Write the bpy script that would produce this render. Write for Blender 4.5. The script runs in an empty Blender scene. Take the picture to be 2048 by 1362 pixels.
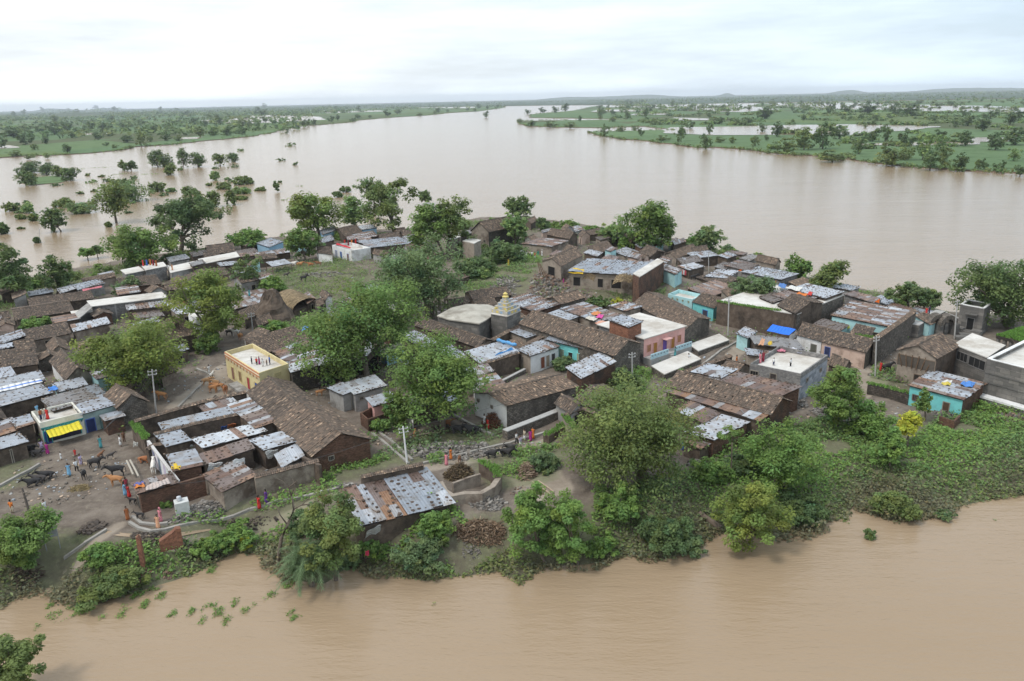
import bpy, math, random
import numpy as np
from mathutils import Vector, Matrix
R = math.radians
C = bpy.context.scene.collection
sc = bpy.context.scene
# ------------------------------------------------------------------ camera
FPX, CX, CY, CAMZ = 1570.0, 1024.0, 681.0, 48.0
PITCH, ROLL = math.atan((681 - 197) / 1570.0), R(1.28)
_c, _s = math.cos(PITCH), math.sin(PITCH)
_F = np.array([0, _c, -_s]); _Rt = np.array([1.0, 0, 0]); _U = np.array([0, _s, _c])
_R2 = _Rt * math.cos(ROLL) - _U * math.sin(ROLL)
_U2 = _U * math.cos(ROLL) + _Rt * math.sin(ROLL)
cam_data = bpy.data.cameras.new('camera')
cam_data.sensor_width = 36.0
cam_data.lens = FPX / 2048 * 36.0
cam_data.clip_start = 0.5
cam_data.clip_end = 90000
cam = bpy.data.objects.new('camera', cam_data)
C.objects.link(cam)
cam.matrix_world = Matrix(((_R2[0], _U2[0], -_F[0], 0), (_R2[1], _U2[1], -_F[1], 0), (_R2[2], _U2[2], -_F[2], CAMZ), (0, 0, 0, 1)))
sc.camera = cam
# ------------------------------------------------------------------ sky, sun, exposure
SUN_EL, SUN_AZ = R(58), R(-125)          # azimuth from +Y towards +X: behind the viewer, to the left
world = bpy.data.worlds.new('World'); sc.world = world
world.use_nodes = True
wn, wl = world.node_tree.nodes, world.node_tree.links
wn.clear()
w_out = wn.new('ShaderNodeOutputWorld'); w_bg = wn.new('ShaderNodeBackground')
w_sky = wn.new('ShaderNodeTexSky'); w_sky.sky_type = 'NISHITA'; w_sky.sun_disc = False
w_sky.sun_elevation = SUN_EL; w_sky.sun_rotation = SUN_AZ; w_sky.air_density = 1.0; w_sky.dust_density = 2.0; w_sky.ozone_density = 1.0
w_tc = wn.new('ShaderNodeTexCoord')
w_map = wn.new('ShaderNodeMapping'); w_map.inputs['Scale'].default_value = (1.0, 1.0, 7.0)
w_n1 = wn.new('ShaderNodeTexNoise'); w_n1.inputs['Scale'].default_value = 2.6; w_n1.inputs['Detail'].default_value = 6; w_n1.inputs['Roughness'].default_value = 0.6
w_r1 = wn.new('ShaderNodeValToRGB'); w_r1.color_ramp.elements[0].position = 0.36; w_r1.color_ramp.elements[0].color = (0.66, 0.66, 0.66, 1)
w_r1.color_ramp.elements[1].position = 0.62; w_r1.color_ramp.elements[1].color = (1, 1, 1, 1)
w_mix = wn.new('ShaderNodeMixRGB'); w_mix.inputs['Color2'].default_value = (10.6, 10.9, 11.2, 1)
w_sepx = wn.new('ShaderNodeSeparateXYZ')
w_side = wn.new('ShaderNodeMapRange'); w_side.inputs[1].default_value = -0.30; w_side.inputs[2].default_value = 0.62; w_side.inputs[3].default_value = 0.0; w_side.inputs[4].default_value = 1.0
w_tint = wn.new('ShaderNodeMixRGB'); w_tint.inputs['Color1'].default_value = (0.865, 0.885, 0.90, 1); w_tint.inputs['Color2'].default_value = (0.645, 0.75, 0.84, 1)
w_mul = wn.new('ShaderNodeMixRGB'); w_mul.blend_type = 'MULTIPLY'; w_mul.inputs[0].default_value = 1.0
wl.new(w_tc.outputs['Generated'], w_map.inputs['Vector']); wl.new(w_map.outputs[0], w_n1.inputs['Vector'])
wl.new(w_n1.outputs['Fac'], w_r1.inputs[0]); wl.new(w_r1.outputs[0], w_mix.inputs[0])
wl.new(w_sky.outputs[0], w_mix.inputs['Color1'])
wl.new(w_tc.outputs['Generated'], w_sepx.inputs[0]); wl.new(w_sepx.outputs[0], w_side.inputs[0])
wl.new(w_mix.outputs[0], w_mul.inputs['Color1']); wl.new(w_side.outputs[0], w_tint.inputs[0]); wl.new(w_tint.outputs[0], w_mul.inputs['Color2'])
w_el = wn.new('ShaderNodeValToRGB'); w_e = w_el.color_ramp.elements; w_e[0].position = 0.0; w_e[0].color = (1.2,) * 3 + (1,); w_e[1].position = 0.5; w_e[1].color = (1.18,) * 3 + (1,)
for p_, v_ in ((0.03, 1.06), (0.07, 1.02), (0.2, 1.02)): w_q = w_e.new(p_); w_q.color = (v_, v_, v_, 1)
w_mul2 = wn.new('ShaderNodeMixRGB'); w_mul2.blend_type = 'MULTIPLY'; w_mul2.inputs[0].default_value = 1.0
wl.new(w_sepx.outputs[2], w_el.inputs[0]); wl.new(w_mul.outputs[0], w_mul2.inputs['Color1']); wl.new(w_el.outputs[0], w_mul2.inputs['Color2'])
wl.new(w_mul2.outputs[0], w_bg.inputs['Color'])
w_bg.inputs['Strength'].default_value = 0.1
wl.new(w_bg.outputs[0], w_out.inputs['Surface'])
sun_data = bpy.data.lights.new('sun', 'SUN'); sun_data.energy = 1.5; sun_data.angle = R(12); sun_data.color = (1.0, 0.96, 0.9)
sun = bpy.data.objects.new('sun', sun_data); C.objects.link(sun)
_sd = Vector((math.sin(SUN_AZ) * math.cos(SUN_EL), math.cos(SUN_AZ) * math.cos(SUN_EL), math.sin(SUN_EL)))
sun.rotation_euler = (-_sd).to_track_quat('-Z', 'Y').to_euler()
sun.location = (-60, -60, 160)
sc.view_settings.view_transform = 'Standard'; sc.view_settings.look = 'None'
sc.view_settings.exposure = 0.34; sc.view_settings.gamma = 1.0; sc.view_settings.use_curve_mapping = False
sc.render.engine = 'CYCLES'
sc.cycles.use_denoising = True
sc.cycles.max_bounces = 5; sc.cycles.diffuse_bounces = 3; sc.cycles.glossy_bounces = 2; sc.cycles.transmission_bounces = 2
sc.cycles.volume_bounces = 0; sc.cycles.transparent_max_bounces = 4
# ------------------------------------------------------------------ photo pixel -> world point
def ray(px, py):
 return _F * FPX + (px - CX) * _R2 - (py - CY) * _U2
def P(px, py, z=0.0):
 d = ray(px, py)
 t = (z - CAMZ) / min(d[2], -1e-3)
 return np.array([d[0] * t, d[1] * t, z])
def proj(p):
 v = np.asarray(p, float) - np.array([0, 0, CAMZ])
 dep = v @ _F
 return CX + FPX * (v @ _R2) / dep, CY - FPX * (v @ _U2) / dep, dep
def pts_at(pl, z): return np.array([P(a, b, z)[:2] for a, b in pl])
# ------------------------------------------------------------------ terrain height
SHORE_PX = [(-700, 1420), (-260, 1262), (0, 1216), (40, 1192), (95, 1172), (130, 1195), (215, 1200), (290, 1178), (380, 1152), (425, 1128), (470, 1104), (540, 1108), (575, 1160), (650, 1168), (700, 1128),
   (755, 1148), (850, 1160), (940, 1150), (1000, 1142), (1040, 1168), (1090, 1132), (1180, 1128), (1260, 1108), (1330, 1120), (1400, 1096), (1416, 1070), (1445, 1062), (1550, 1078),
   (1640, 1042), (1690, 1040), (1706, 1010), (1764, 1005), (1735, 1022), (1790, 1042), (1880, 1022), (1960, 1002), (2048, 990), (2300, 950), (2700, 900),
   (2700, 720), (2300, 690), (2080, 655), (1905, 640), (1800, 605), (1690, 585), (1600, 560), (1500, 532), (1440, 505), (1350, 488), (1250, 472), (1150, 456), (1060, 446), (950, 446),
   (840, 468), (740, 472), (640, 474), (560, 486), (480, 494), (420, 508), (330, 520), (240, 532), (170, 548), (100, 556), (60, 572), (0, 590), (-200, 640), (-700, 800), (-1100, 1000)]
SHORE = pts_at(SHORE_PX, 0.0)
def inside(poly, x, y):
 x = np.asarray(x, float); y = np.asarray(y, float)
 r = np.zeros(x.shape, bool)
 n = len(poly)
 for i in range(n):
  x0, y0 = poly[i]; x1, y1 = poly[(i + 1) % n]
  if y0 == y1: continue
  c = ((y0 > y) != (y1 > y)) & (x < (x1 - x0) * (y - y0) / (y1 - y0) + x0)
  r ^= c
 return r
def dist_poly(poly, x, y):
 x = np.asarray(x, float); y = np.asarray(y, float)
 d = np.full(x.shape, 1e18)
 n = len(poly)
 for i in range(n):
  a = poly[i]; b = poly[(i + 1) % n]
  e = b - a; L = max(e @ e, 1e-9)
  t = np.clip(((x - a[0]) * e[0] + (y - a[1]) * e[1]) / L, 0, 1)
  d = np.minimum(d, (x - a[0] - t * e[0]) ** 2 + (y - a[1] - t * e[1]) ** 2)
 return np.sqrt(d)
def signed_shore(x, y):
 d = dist_poly(SHORE, x, y)
 return np.where(inside(SHORE, x, y), d, -d)
HILLS = [(1000, 530, 7, 15, 3.8), (1090, 545, 8, 14, 3.5), (1180, 535, 8, 17, 3.5), (1270, 545, 8, 15, 3.2), (945, 495, 7, 18, 2.0), (640, 560, 4.5, 22, 1.4), (505, 600, 5, 8, 1.2), (735, 1072, 2.5, 6, 1.6), (800, 1060, 2.5, 6, .8), (1100, 490, 6, 18, 2.5)]
HILLS = [(*P(a, b, z)[:2], s, h) for a, b, z, s, h in HILLS]
def _sm(t): t = np.clip(t, 0, 1); return t * t * (3 - 2 * t)
def height(x, y):
 x = np.asarray(x, float); y = np.asarray(y, float)
 sd = signed_shore(x, y)
 base = 3.3 * _sm(sd / 6.5) ** 0.75 + np.clip(sd, -6, 0) * 0.25
 m = np.zeros(x.shape)
 for hx, hy, s, h in HILLS:
  m = np.maximum(m, h * np.exp(-((x - hx) ** 2 + (y - hy) ** 2) / (2 * s * s))) * 0.75 + 0.25 * (m + h * np.exp(-((x - hx) ** 2 + (y - hy) ** 2) / (2 * s * s)))
 n = 0.12 * np.sin(x * 0.9 + 1.3 * np.sin(y * 0.5)) * np.sin(y * 0.8 + 1.1 * np.sin(x * 0.43)) + 0.07 * np.sin(x * 2.3 + y * 1.1) * np.sin(y * 2.0 - x * 0.7)
 return base + m * _sm(sd / 11) + n * _sm((sd + 1) / 4)
def hz(x, y): return float(height(np.array([x]), np.array([y]))[0])
_gc = {}
def G(px, py):
 """point of the terrain seen at this photo pixel"""
 k = (px, py)
 if k not in _gc:
  z = 3.3
  for i in range(14):
   p = P(px, py, z)
   z = 0.5 * z + 0.5 * max(hz(p[0], p[1]), 0.0)
  _gc[k] = P(px, py, z)
 return _gc[k].copy()
# ------------------------------------------------------------------ object helpers
def tag(o, label=None, cat=None, group=None, kind=None):
 if label: o['label'] = label
 if cat: o['category'] = cat; o['kind'] = 'thing'
 if group: o['group'] = group
 if kind: o['kind'] = kind
 return o
def empty(name, loc, label, cat, group=None, rz=0.0, s=1.0):
 o = bpy.data.objects.new(name, None); C.objects.link(o)
 o.empty_display_size = 0.5
 o.location = [float(v) for v in loc]; o.rotation_euler = (0, 0, rz); o.scale = (s, s, s)
 return tag(o, label, cat, group)
def copy_tree(o, parent=None):
 c = o.copy(); C.objects.link(c)
 if parent is not None: c.parent = parent
 for ch in list(o.children): copy_tree(ch, c)
 return c
class MB:
 """collects faces (any size) with uv, colour and material slot, then links them as one mesh object"""
 def __init__(s): s.v = []; s.f = []; s.uv = []; s.col = []; s.mi = []
 def face(s, pts, uv=None, col=(1, 1, 1), m=0):
  i = len(s.v); n = len(pts)
  s.v.extend([tuple(map(float, p)) for p in pts]); s.f.append(tuple(range(i, i + n)))
  s.uv.append(uv if uv is not None else [(0, 0)] * n); s.col.append(col); s.mi.append(m)
 def quad(s, a, b, c, d, col=(1, 1, 1), m=0, us=None):
  a, b, c, d = [np.asarray(q, float) for q in (a, b, c, d)]
  L = np.linalg.norm(b - a); H = np.linalg.norm(d - a); u0 = us or 0.0
  s.face([a, b, c, d], [(u0, 0), (u0 + L, 0), (u0 + L, H), (u0, H)], col, m)
 def box(s, o, ex, ey, ez, col=(1, 1, 1), m=0, skip=()):
  """corner o and three edge vectors"""
  o, ex, ey, ez = [np.asarray(q, float) for q in (o, ex, ey, ez)]
  p = [o, o + ex, o + ex + ey, o + ey]; q = [a + ez for a in p]
  if np.dot(np.cross(ex, ey), ez) < 0: p.reverse(); q.reverse()
  for k in range(4):
   if k not in skip: s.quad(p[k], p[(k + 1) % 4], q[(k + 1) % 4], q[k], col, m)
  if 'top' not in skip: s.quad(*q, col=col, m=m)
  if 'bot' not in skip: s.quad(*p[::-1], col=col, m=m)
 def cbox(s, c, sx, sy, sz, rz=0.0, col=(1, 1, 1), m=0):
  """box standing on centre point c"""
  ca, sa = math.cos(rz), math.sin(rz)
  ex = np.array([ca * sx, sa * sx, 0]); ey = np.array([-sa * sy, ca * sy, 0])
  s.box(np.asarray(c, float) - ex / 2 - ey / 2, ex, ey, (0, 0, sz), col, m)
 def tube(s, pts, rad, n=6, col=(1, 1, 1), m=0, cap=True):
  pts = [np.asarray(p, float) for p in pts]
  rings = []
  for i, p in enumerate(pts):
   d = pts[min(i + 1, len(pts) - 1)] - pts[max(i - 1, 0)]
   d = d / (np.linalg.norm(d) + 1e-9)
   a = np.cross(d, (0, 0, 1.0) if abs(d[2]) < 0.9 else (1.0, 0, 0)); a /= np.linalg.norm(a) + 1e-9
   b = np.cross(d, a)
   r = rad[i] if hasattr(rad, '__len__') else rad
   rings.append([p + r * (math.cos(2 * math.pi * k / n) * a + math.sin(2 * math.pi * k / n) * b) for k in range(n)])
  i0 = len(s.v)
  for rg in rings: s.v.extend([tuple(map(float, q)) for q in rg])
  for i in range(len(rings) - 1):
   for k in range(n):
    k2 = (k + 1) % n
    s.f.append((i0 + i * n + k, i0 + (i + 1) * n + k, i0 + (i + 1) * n + k2, i0 + i * n + k2))
    s.uv.append([(k / n, i), (k / n, i + 1), ((k + 1) / n, i + 1), ((k + 1) / n, i)]); s.col.append(col); s.mi.append(m)
  if cap:
   for base, rev in ((i0, False), (i0 + (len(rings) - 1) * n, True)):
    f = tuple(range(base, base + n)); s.f.append(f[::-1] if rev else f)
    s.uv.append([(0, 0)] * n); s.col.append(col); s.mi.append(m)
 def loft(s, rings, col=(1, 1, 1), m=0, cap=True):
  n = len(rings[0]); i0 = len(s.v)
  for rg in rings: s.v.extend([tuple(map(float, q)) for q in rg])
  for i in range(len(rings) - 1):
   for k in range(n):
    k2 = (k + 1) % n
    s.f.append((i0 + i * n + k, i0 + i * n + k2, i0 + (i + 1) * n + k2, i0 + (i + 1) * n + k))
    s.uv.append([(k, i), (k + 1, i), (k + 1, i + 1), (k, i + 1)]); s.col.append(col); s.mi.append(m)
  if cap:
   s.f.append(tuple(range(i0, i0 + n))[::-1]); s.uv.append([(0, 0)] * n); s.col.append(col); s.mi.append(m)
   b = i0 + (len(rings) - 1) * n
   s.f.append(tuple(range(b, b + n))); s.uv.append([(0, 0)] * n); s.col.append(col); s.mi.append(m)
 def mesh(s, name, mats, org=(0, 0, 0), smooth=False):
  me = bpy.data.meshes.new(name)
  V = np.array(s.v, float).reshape(-1, 3) - np.asarray(org, float)
  me.from_pydata(V.tolist(), [], s.f)
  for mt in (mats if isinstance(mats, (list, tuple)) else [mats]): me.materials.append(mt)
  uvl = me.uv_layers.new(name='UVMap')
  uvl.data.foreach_set('uv', np.array([c for f in s.uv for c in f], np.float32).ravel())
  ca = me.color_attributes.new('Col', 'FLOAT_COLOR', 'CORNER')
  cc = np.concatenate([np.repeat([[c[0], c[1], c[2], 1.0]], len(f), 0) for c, f in zip(s.col, s.f)]) if s.f else np.zeros((0, 4))
  ca.data.foreach_set('color', cc.astype(np.float32).ravel())
  me.polygons.foreach_set('material_index', np.array(s.mi, np.int32))
  if smooth: me.polygons.foreach_set('use_smooth', np.ones(len(s.f), bool))
  me.update()
  return me
 def build(s, name, mats, parent=None, org=None, smooth=False):
  if org is None: org = np.array(parent.location) if parent is not None else (0, 0, 0)
  o = bpy.data.objects.new(name, s.mesh(name, mats, org, smooth)); C.objects.link(o)
  if parent is not None: o.parent = parent
  else: o.location = [float(q) for q in org]
  return o
def quads_mesh(name, V, col, mat):
 """V: (n,4,3) quads, col: (n,3) one colour per quad"""
 n = len(V)
 me = bpy.data.meshes.new(name)
 me.vertices.add(4 * n); me.vertices.foreach_set('co', V.astype(np.float32).ravel())
 me.loops.add(4 * n); me.loops.foreach_set('vertex_index', np.arange(4 * n, dtype=np.int32))
 me.polygons.add(n); me.polygons.foreach_set('loop_start', np.arange(0, 4 * n, 4, dtype=np.int32))
 me.update(calc_edges=True)
 ca = me.color_attributes.new('Col', 'FLOAT_COLOR', 'CORNER')
 c4 = np.ones((n, 4, 4), np.float32); c4[:, :, :3] = col[:, None, :]
 ca.data.foreach_set('color', c4.ravel())
 me.materials.append(mat)
 return me
# ------------------------------------------------------------------ materials
MATS = {}
def mk(name, c1, c2=None, scale=1.0, rough=0.85, bump=0.0, coord='Object', attr=False, spec=0.3, metal=0.0, detail=5.0, stain=None, stain_scale=0.25, brick=None, wave=None, lo=0.35, hi=0.65, aniso=None):
 m = bpy.data.materials.new(name); m.use_nodes = True
 n, l = m.node_tree.nodes, m.node_tree.links
 b = n['Principled BSDF']
 b.inputs['Roughness'].default_value = rough; b.inputs['Metallic'].default_value = metal
 b.inputs['Specular IOR Level'].default_value = spec
 c2 = c2 or c1
 tc = n.new('ShaderNodeTexCoord'); src = tc.outputs[coord]
 if aniso:
  mp = n.new('ShaderNodeMapping'); mp.inputs['Scale'].default_value = aniso; l.new(src, mp.inputs[0]); src = mp.outputs[0]
 nz = n.new('ShaderNodeTexNoise'); nz.inputs['Scale'].default_value = scale; nz.inputs['Detail'].default_value = detail; nz.inputs['Roughness'].default_value = 0.65
 l.new(src, nz.inputs['Vector'])
 mr = n.new('ShaderNodeMapRange'); mr.inputs[1].default_value = lo; mr.inputs[2].default_value = hi; l.new(nz.outputs['Fac'], mr.inputs[0])
 mx = n.new('ShaderNodeMixRGB'); mx.inputs[1].default_value = (*c1, 1); mx.inputs[2].default_value = (*c2, 1); l.new(mr.outputs[0], mx.inputs[0])
 out = mx.outputs[0]; hsrc = nz.outputs['Fac']
 if brick:
  bw, bh, mort, mc = brick
  bt = n.new('ShaderNodeTexBrick'); bt.inputs['Scale'].default_value = 1.0; bt.inputs['Brick Width'].default_value = bw; bt.inputs['Row Height'].default_value = bh
  bt.inputs['Mortar Size'].default_value = mort; bt.inputs['Mortar Smooth'].default_value = 0.4; bt.inputs['Bias'].default_value = 0.0
  bt.inputs['Color1'].default_value = (0.6, 0.6, 0.6, 1); bt.inputs['Color2'].default_value = (1.25, 1.2, 1.15, 1); bt.inputs['Mortar'].default_value = (*mc, 1)
  nb = n.new('ShaderNodeTexNoise'); nb.inputs['Scale'].default_value = 1.5; l.new(tc.outputs['UV'], nb.inputs['Vector'])
  va = n.new('ShaderNodeMixRGB'); va.blend_type = 'ADD'; va.inputs[0].default_value = 0.12; l.new(tc.outputs['UV'], va.inputs[1]); l.new(nb.outputs['Color'], va.inputs[2])
  l.new(va.outputs[0], bt.inputs['Vector'])
  mb = n.new('ShaderNodeMixRGB'); mb.blend_type = 'MULTIPLY'; mb.inputs[0].default_value = 1.0; l.new(out, mb.inputs[1]); l.new(bt.outputs['Color'], mb.inputs[2]); out = mb.outputs[0]
  hsrc = bt.outputs['Color']
 if stain:
  sn = n.new('ShaderNodeTexNoise'); sn.inputs['Scale'].default_value = stain_scale; sn.inputs['Detail'].default_value = 6; sn.inputs['Roughness'].default_value = 0.7
  l.new(tc.outputs['Object'], sn.inputs['Vector'])
  sr = n.new('ShaderNodeMapRange'); sr.inputs[1].default_value = 0.48; sr.inputs[2].default_value = 0.64; l.new(sn.outputs['Fac'], sr.inputs[0])
  sx = n.new('ShaderNodeMixRGB'); sx.inputs[2].default_value = (*stain, 1); l.new(sr.outputs[0], sx.inputs[0]); l.new(out, sx.inputs[1]); out = sx.outputs[0]
 if attr:
  at = n.new('ShaderNodeAttribute'); at.attribute_name = 'Col'
  ma = n.new('ShaderNodeMixRGB'); ma.blend_type = 'MULTIPLY'; ma.inputs[0].default_value = 1.0; l.new(out, ma.inputs[1]); l.new(at.outputs['Color'], ma.inputs[2]); out = ma.outputs[0]
 l.new(out, b.inputs['Base Color'])
 if bump:
  bp = n.new('ShaderNodeBump'); bp.inputs['Strength'].default_value = min(bump, 1.0); bp.inputs['Distance'].default_value = 0.08; l.new(hsrc, bp.inputs['Height']); l.new(bp.outputs[0], b.inputs['Normal'])
 MATS[name] = m
 return m
def leaf_mat(name, gain=2.05, trans=0.42):
 m = bpy.data.materials.new(name); m.use_nodes = True
 n, l = m.node_tree.nodes, m.node_tree.links
 b = n['Principled BSDF']; b.inputs['Roughness'].default_value = 0.6; b.inputs['Specular IOR Level'].default_value = 0.25
 at = n.new('ShaderNodeAttribute'); at.attribute_name = 'Col'
 hs = n.new('ShaderNodeHueSaturation'); hs.inputs['Value'].default_value = gain; l.new(at.outputs['Color'], hs.inputs['Color'])
 l.new(hs.outputs[0], b.inputs['Base Color'])
 tr = n.new('ShaderNodeBsdfTranslucent'); l.new(hs.outputs[0], tr.inputs['Color'])
 mx = n.new('ShaderNodeMixShader'); mx.inputs[0].default_value = trans
 l.new(b.outputs[0], mx.inputs[1]); l.new(tr.outputs[0], mx.inputs[2]); l.new(mx.outputs[0], n['Material Output'].inputs['Surface'])
 MATS[name] = m
 return m
leaf_mat('leaf'); leaf_mat('far_leaf', 1.9, 0.3)
mk('bark', (0.10, 0.08, 0.06), (0.17, 0.14, 0.11), 4.0, 0.9, 0.5)
mk('mud', (0.085, 0.062, 0.046), (0.15, 0.115, 0.088), 1.2, 0.95, 0.4, stain=(0.05, 0.038, 0.03), stain_scale=0.35)
mk('mud_light', (0.24, 0.20, 0.16), (0.33, 0.28, 0.23), 1.0, 0.95, 0.4, stain=(0.12, 0.09, 0.07), stain_scale=0.3)
mk('brick', (0.12, 0.065, 0.045), (0.17, 0.10, 0.07), 1.5, 0.95, 0.5, brick=(0.3, 0.1, 0.012, (0.55, 0.5, 0.45)), stain=(0.05, 0.038, 0.03), stain_scale=0.3)
mk('red_brick', (0.22, 0.10, 0.065), (0.28, 0.14, 0.09), 1.5, 0.95, 0.5, brick=(0.4, 0.14, 0.016, (0.8, 0.75, 0.7)))
mk('stone', (0.12, 0.105, 0.09), (0.22, 0.20, 0.175), 2.0, 0.95, 0.6, brick=(0.5, 0.26, 0.03, (0.35, 0.32, 0.3)), stain=(0.07, 0.06, 0.05), stain_scale=0.3)
mk('dark_stone', (0.065, 0.055, 0.047), (0.12, 0.105, 0.09), 2.0, 0.95, 0.6, brick=(0.55, 0.3, 0.04, (0.4, 0.38, 0.35)), stain=(0.04, 0.035, 0.028), stain_scale=0.3)
mk('temple_stone', (0.15, 0.145, 0.135), (0.23, 0.22, 0.205), 1.0, 0.9, 0.4, brick=(1.4, 0.6, 0.025, (0.5, 0.5, 0.5)), stain=(0.09, 0.085, 0.078), stain_scale=0.25)
mk('concrete', (0.27, 0.26, 0.245), (0.36, 0.35, 0.33), 1.0, 0.9, 0.2, stain=(0.17, 0.155, 0.14), stain_scale=0.3)
mk('grey_block', (0.19, 0.185, 0.18), (0.25, 0.245, 0.24), 1.5, 0.9, 0.3, brick=(0.45, 0.22, 0.014, (1.2, 1.2, 1.2)), stain=(0.13, 0.125, 0.12), stain_scale=0.3)
mk('blue_block', (0.24, 0.265, 0.30), (0.31, 0.335, 0.37), 1.0, 0.9, 0.2, brick=(1.0, 0.5, 0.01, (1.15, 1.15, 1.15)))
mk('old_slab', (0.36, 0.335, 0.285), (0.46, 0.43, 0.37), 0.5, 0.9, 0.2, stain=(0.25, 0.225, 0.185), stain_scale=0.2)
mk('slab', (0.52, 0.495, 0.45), (0.62, 0.595, 0.55), 0.6, 0.9, 0.1, stain=(0.40, 0.36, 0.31), stain_scale=0.16)
mk('white', (0.66, 0.66, 0.65), (0.76, 0.76, 0.75), 1.0, 0.85, 0.1, stain=(0.46, 0.44, 0.41), stain_scale=0.3)
mk('cream', (0.60, 0.58, 0.50), (0.68, 0.66, 0.58), 1.0, 0.85, 0.1, stain=(0.46, 0.43, 0.36), stain_scale=0.35)
mk('yellow', (0.60, 0.50, 0.26), (0.67, 0.57, 0.32), 0.8, 0.85, 0.1, stain=(0.46, 0.38, 0.22), stain_scale=0.25)
mk('pink', (0.66, 0.36, 0.32), (0.72, 0.42, 0.37), 0.9, 0.85, 0.1, stain=(0.52, 0.30, 0.27), stain_scale=0.3)
mk('peach', (0.50, 0.36, 0.29), (0.58, 0.44, 0.36), 0.9, 0.9, 0.2, stain=(0.27, 0.19, 0.15), stain_scale=0.3)
mk('cyan', (0.16, 0.52, 0.52), (0.20, 0.58, 0.57), 0.9, 0.8, 0.1, stain=(0.14, 0.42, 0.42), stain_scale=0.35)
mk('pale_cyan', (0.36, 0.60, 0.62), (0.44, 0.68, 0.69), 0.9, 0.8, 0.1, stain=(0.30, 0.48, 0.48), stain_scale=0.35)
mk('teal_grey', (0.22, 0.30, 0.28), (0.30, 0.38, 0.36), 0.9, 0.9, 0.2, stain=(0.15, 0.19, 0.18), stain_scale=0.35)
mk('light_blue', (0.24, 0.40, 0.52), (0.30, 0.46, 0.58), 0.9, 0.9, 0.2)
mk('tin', (0.80, 0.80, 0.81), (0.95, 0.95, 0.95), 0.9, 0.42, 0.1, attr=True, spec=0.5, metal=0.25, stain=(0.60, 0.52, 0.45), stain_scale=0.7)
mk('tile', (0.8, 0.8, 0.8), (1.15, 1.15, 1.15), 1.5, 0.95, 0.2, attr=True)
mk('plain', (0.88, 0.88, 0.88), (1.08, 1.08, 1.08), 2.0, 0.85, 0.2, attr=True)
mk('cloth', (0.9, 0.9, 0.9), (1.05, 1.05, 1.05), 3.0, 0.9, 0.4, attr=True)
mk('dark', (0.012, 0.011, 0.011), (0.02, 0.018, 0.017), 2.0, 0.9)
mk('wood', (0.10, 0.06, 0.035), (0.16, 0.10, 0.06), 3.0, 0.8, 0.3)
mk('pole_grey', (0.36, 0.35, 0.33), (0.44, 0.43, 0.41), 2.0, 0.85, 0.2)
mk('wire', (0.08, 0.08, 0.08), None, 2.0, 0.6)
mk('stones', (0.055, 0.042, 0.035), (0.11, 0.085, 0.07), 3.0, 0.95, 0.4, attr=True)
mk('straw', (0.17, 0.125, 0.07), (0.27, 0.20, 0.115), 3.0, 0.95, 0.6, attr=True)
mk('skin', (0.13, 0.07, 0.045), (0.17, 0.095, 0.06), 3.0, 0.6)
mk('hair', (0.012, 0.010, 0.010), None, 3.0, 0.6)
# ------------------------------------------------------------------ water
def water_material():
 m = bpy.data.materials.new('flood_water'); m.use_nodes = True
 n, l = m.node_tree.nodes, m.node_tree.links
 b = n['Principled BSDF']; b.inputs['Roughness'].default_value = 0.15; b.inputs['IOR'].default_value = 1.37
 tc = n.new('ShaderNodeTexCoord')
 def noise(sc_, aniso, det=4, rot=0.0):
  mp = n.new('ShaderNodeMapping'); mp.inputs['Scale'].default_value = aniso; mp.inputs['Rotation'].default_value = (0, 0, rot); l.new(tc.outputs['Object'], mp.inputs[0])
  z = n.new('ShaderNodeTexNoise'); z.inputs['Scale'].default_value = sc_; z.inputs['Detail'].default_value = det; z.inputs['Roughness'].default_value = 0.6; l.new(mp.outputs[0], z.inputs['Vector'])
  return z
 big = noise(0.02, (0.5, 1.6, 1), 5, R(-25))
 cr = n.new('ShaderNodeValToRGB'); cr.color_ramp.elements[0].position = 0.3; cr.color_ramp.elements[0].color = (0.288, 0.206, 0.126, 1)
 cr.color_ramp.elements[1].position = 0.7; cr.color_ramp.elements[1].color = (0.32, 0.238, 0.16, 1)
 l.new(big.outputs['Fac'], cr.inputs[0]); l.new(cr.outputs[0], b.inputs['Base Color'])
 w1 = noise(0.55, (0.35, 1.5, 1), 4, R(38)); w2 = noise(2.2, (0.5, 1.4, 1), 3, R(25)); w3 = noise(0.05, (0.35, 1.6, 1), 6, R(-30))
 a1 = n.new('ShaderNodeMath'); a1.operation = 'MULTIPLY_ADD'; a1.inputs[1].default_value = 0.35; l.new(w2.outputs['Fac'], a1.inputs[0]); l.new(w1.outputs['Fac'], a1.inputs[2])
 a2 = n.new('ShaderNodeMath'); a2.operation = 'MULTIPLY_ADD'; a2.inputs[1].default_value = 2.2; l.new(w3.outputs['Fac'], a2.inputs[0]); l.new(a1.outputs[0], a2.inputs[2])
 bp = n.new('ShaderNodeBump'); bp.inputs['Strength'].default_value = 0.7; bp.inputs['Distance'].default_value = 0.19
 l.new(a2.outputs[0], bp.inputs['Height']); l.new(bp.outputs[0], b.inputs['Normal'])
 return m
WATER = water_material()
FAR = 22000.0
mb = MB(); mb.face([(-FAR, -400, 0), (FAR, -400, 0), (FAR, FAR, 0), (-FAR, FAR, 0)])
river = mb.build('river_water', WATER); tag(river, 'wide muddy brown flooded river', kind='structure')
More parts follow.
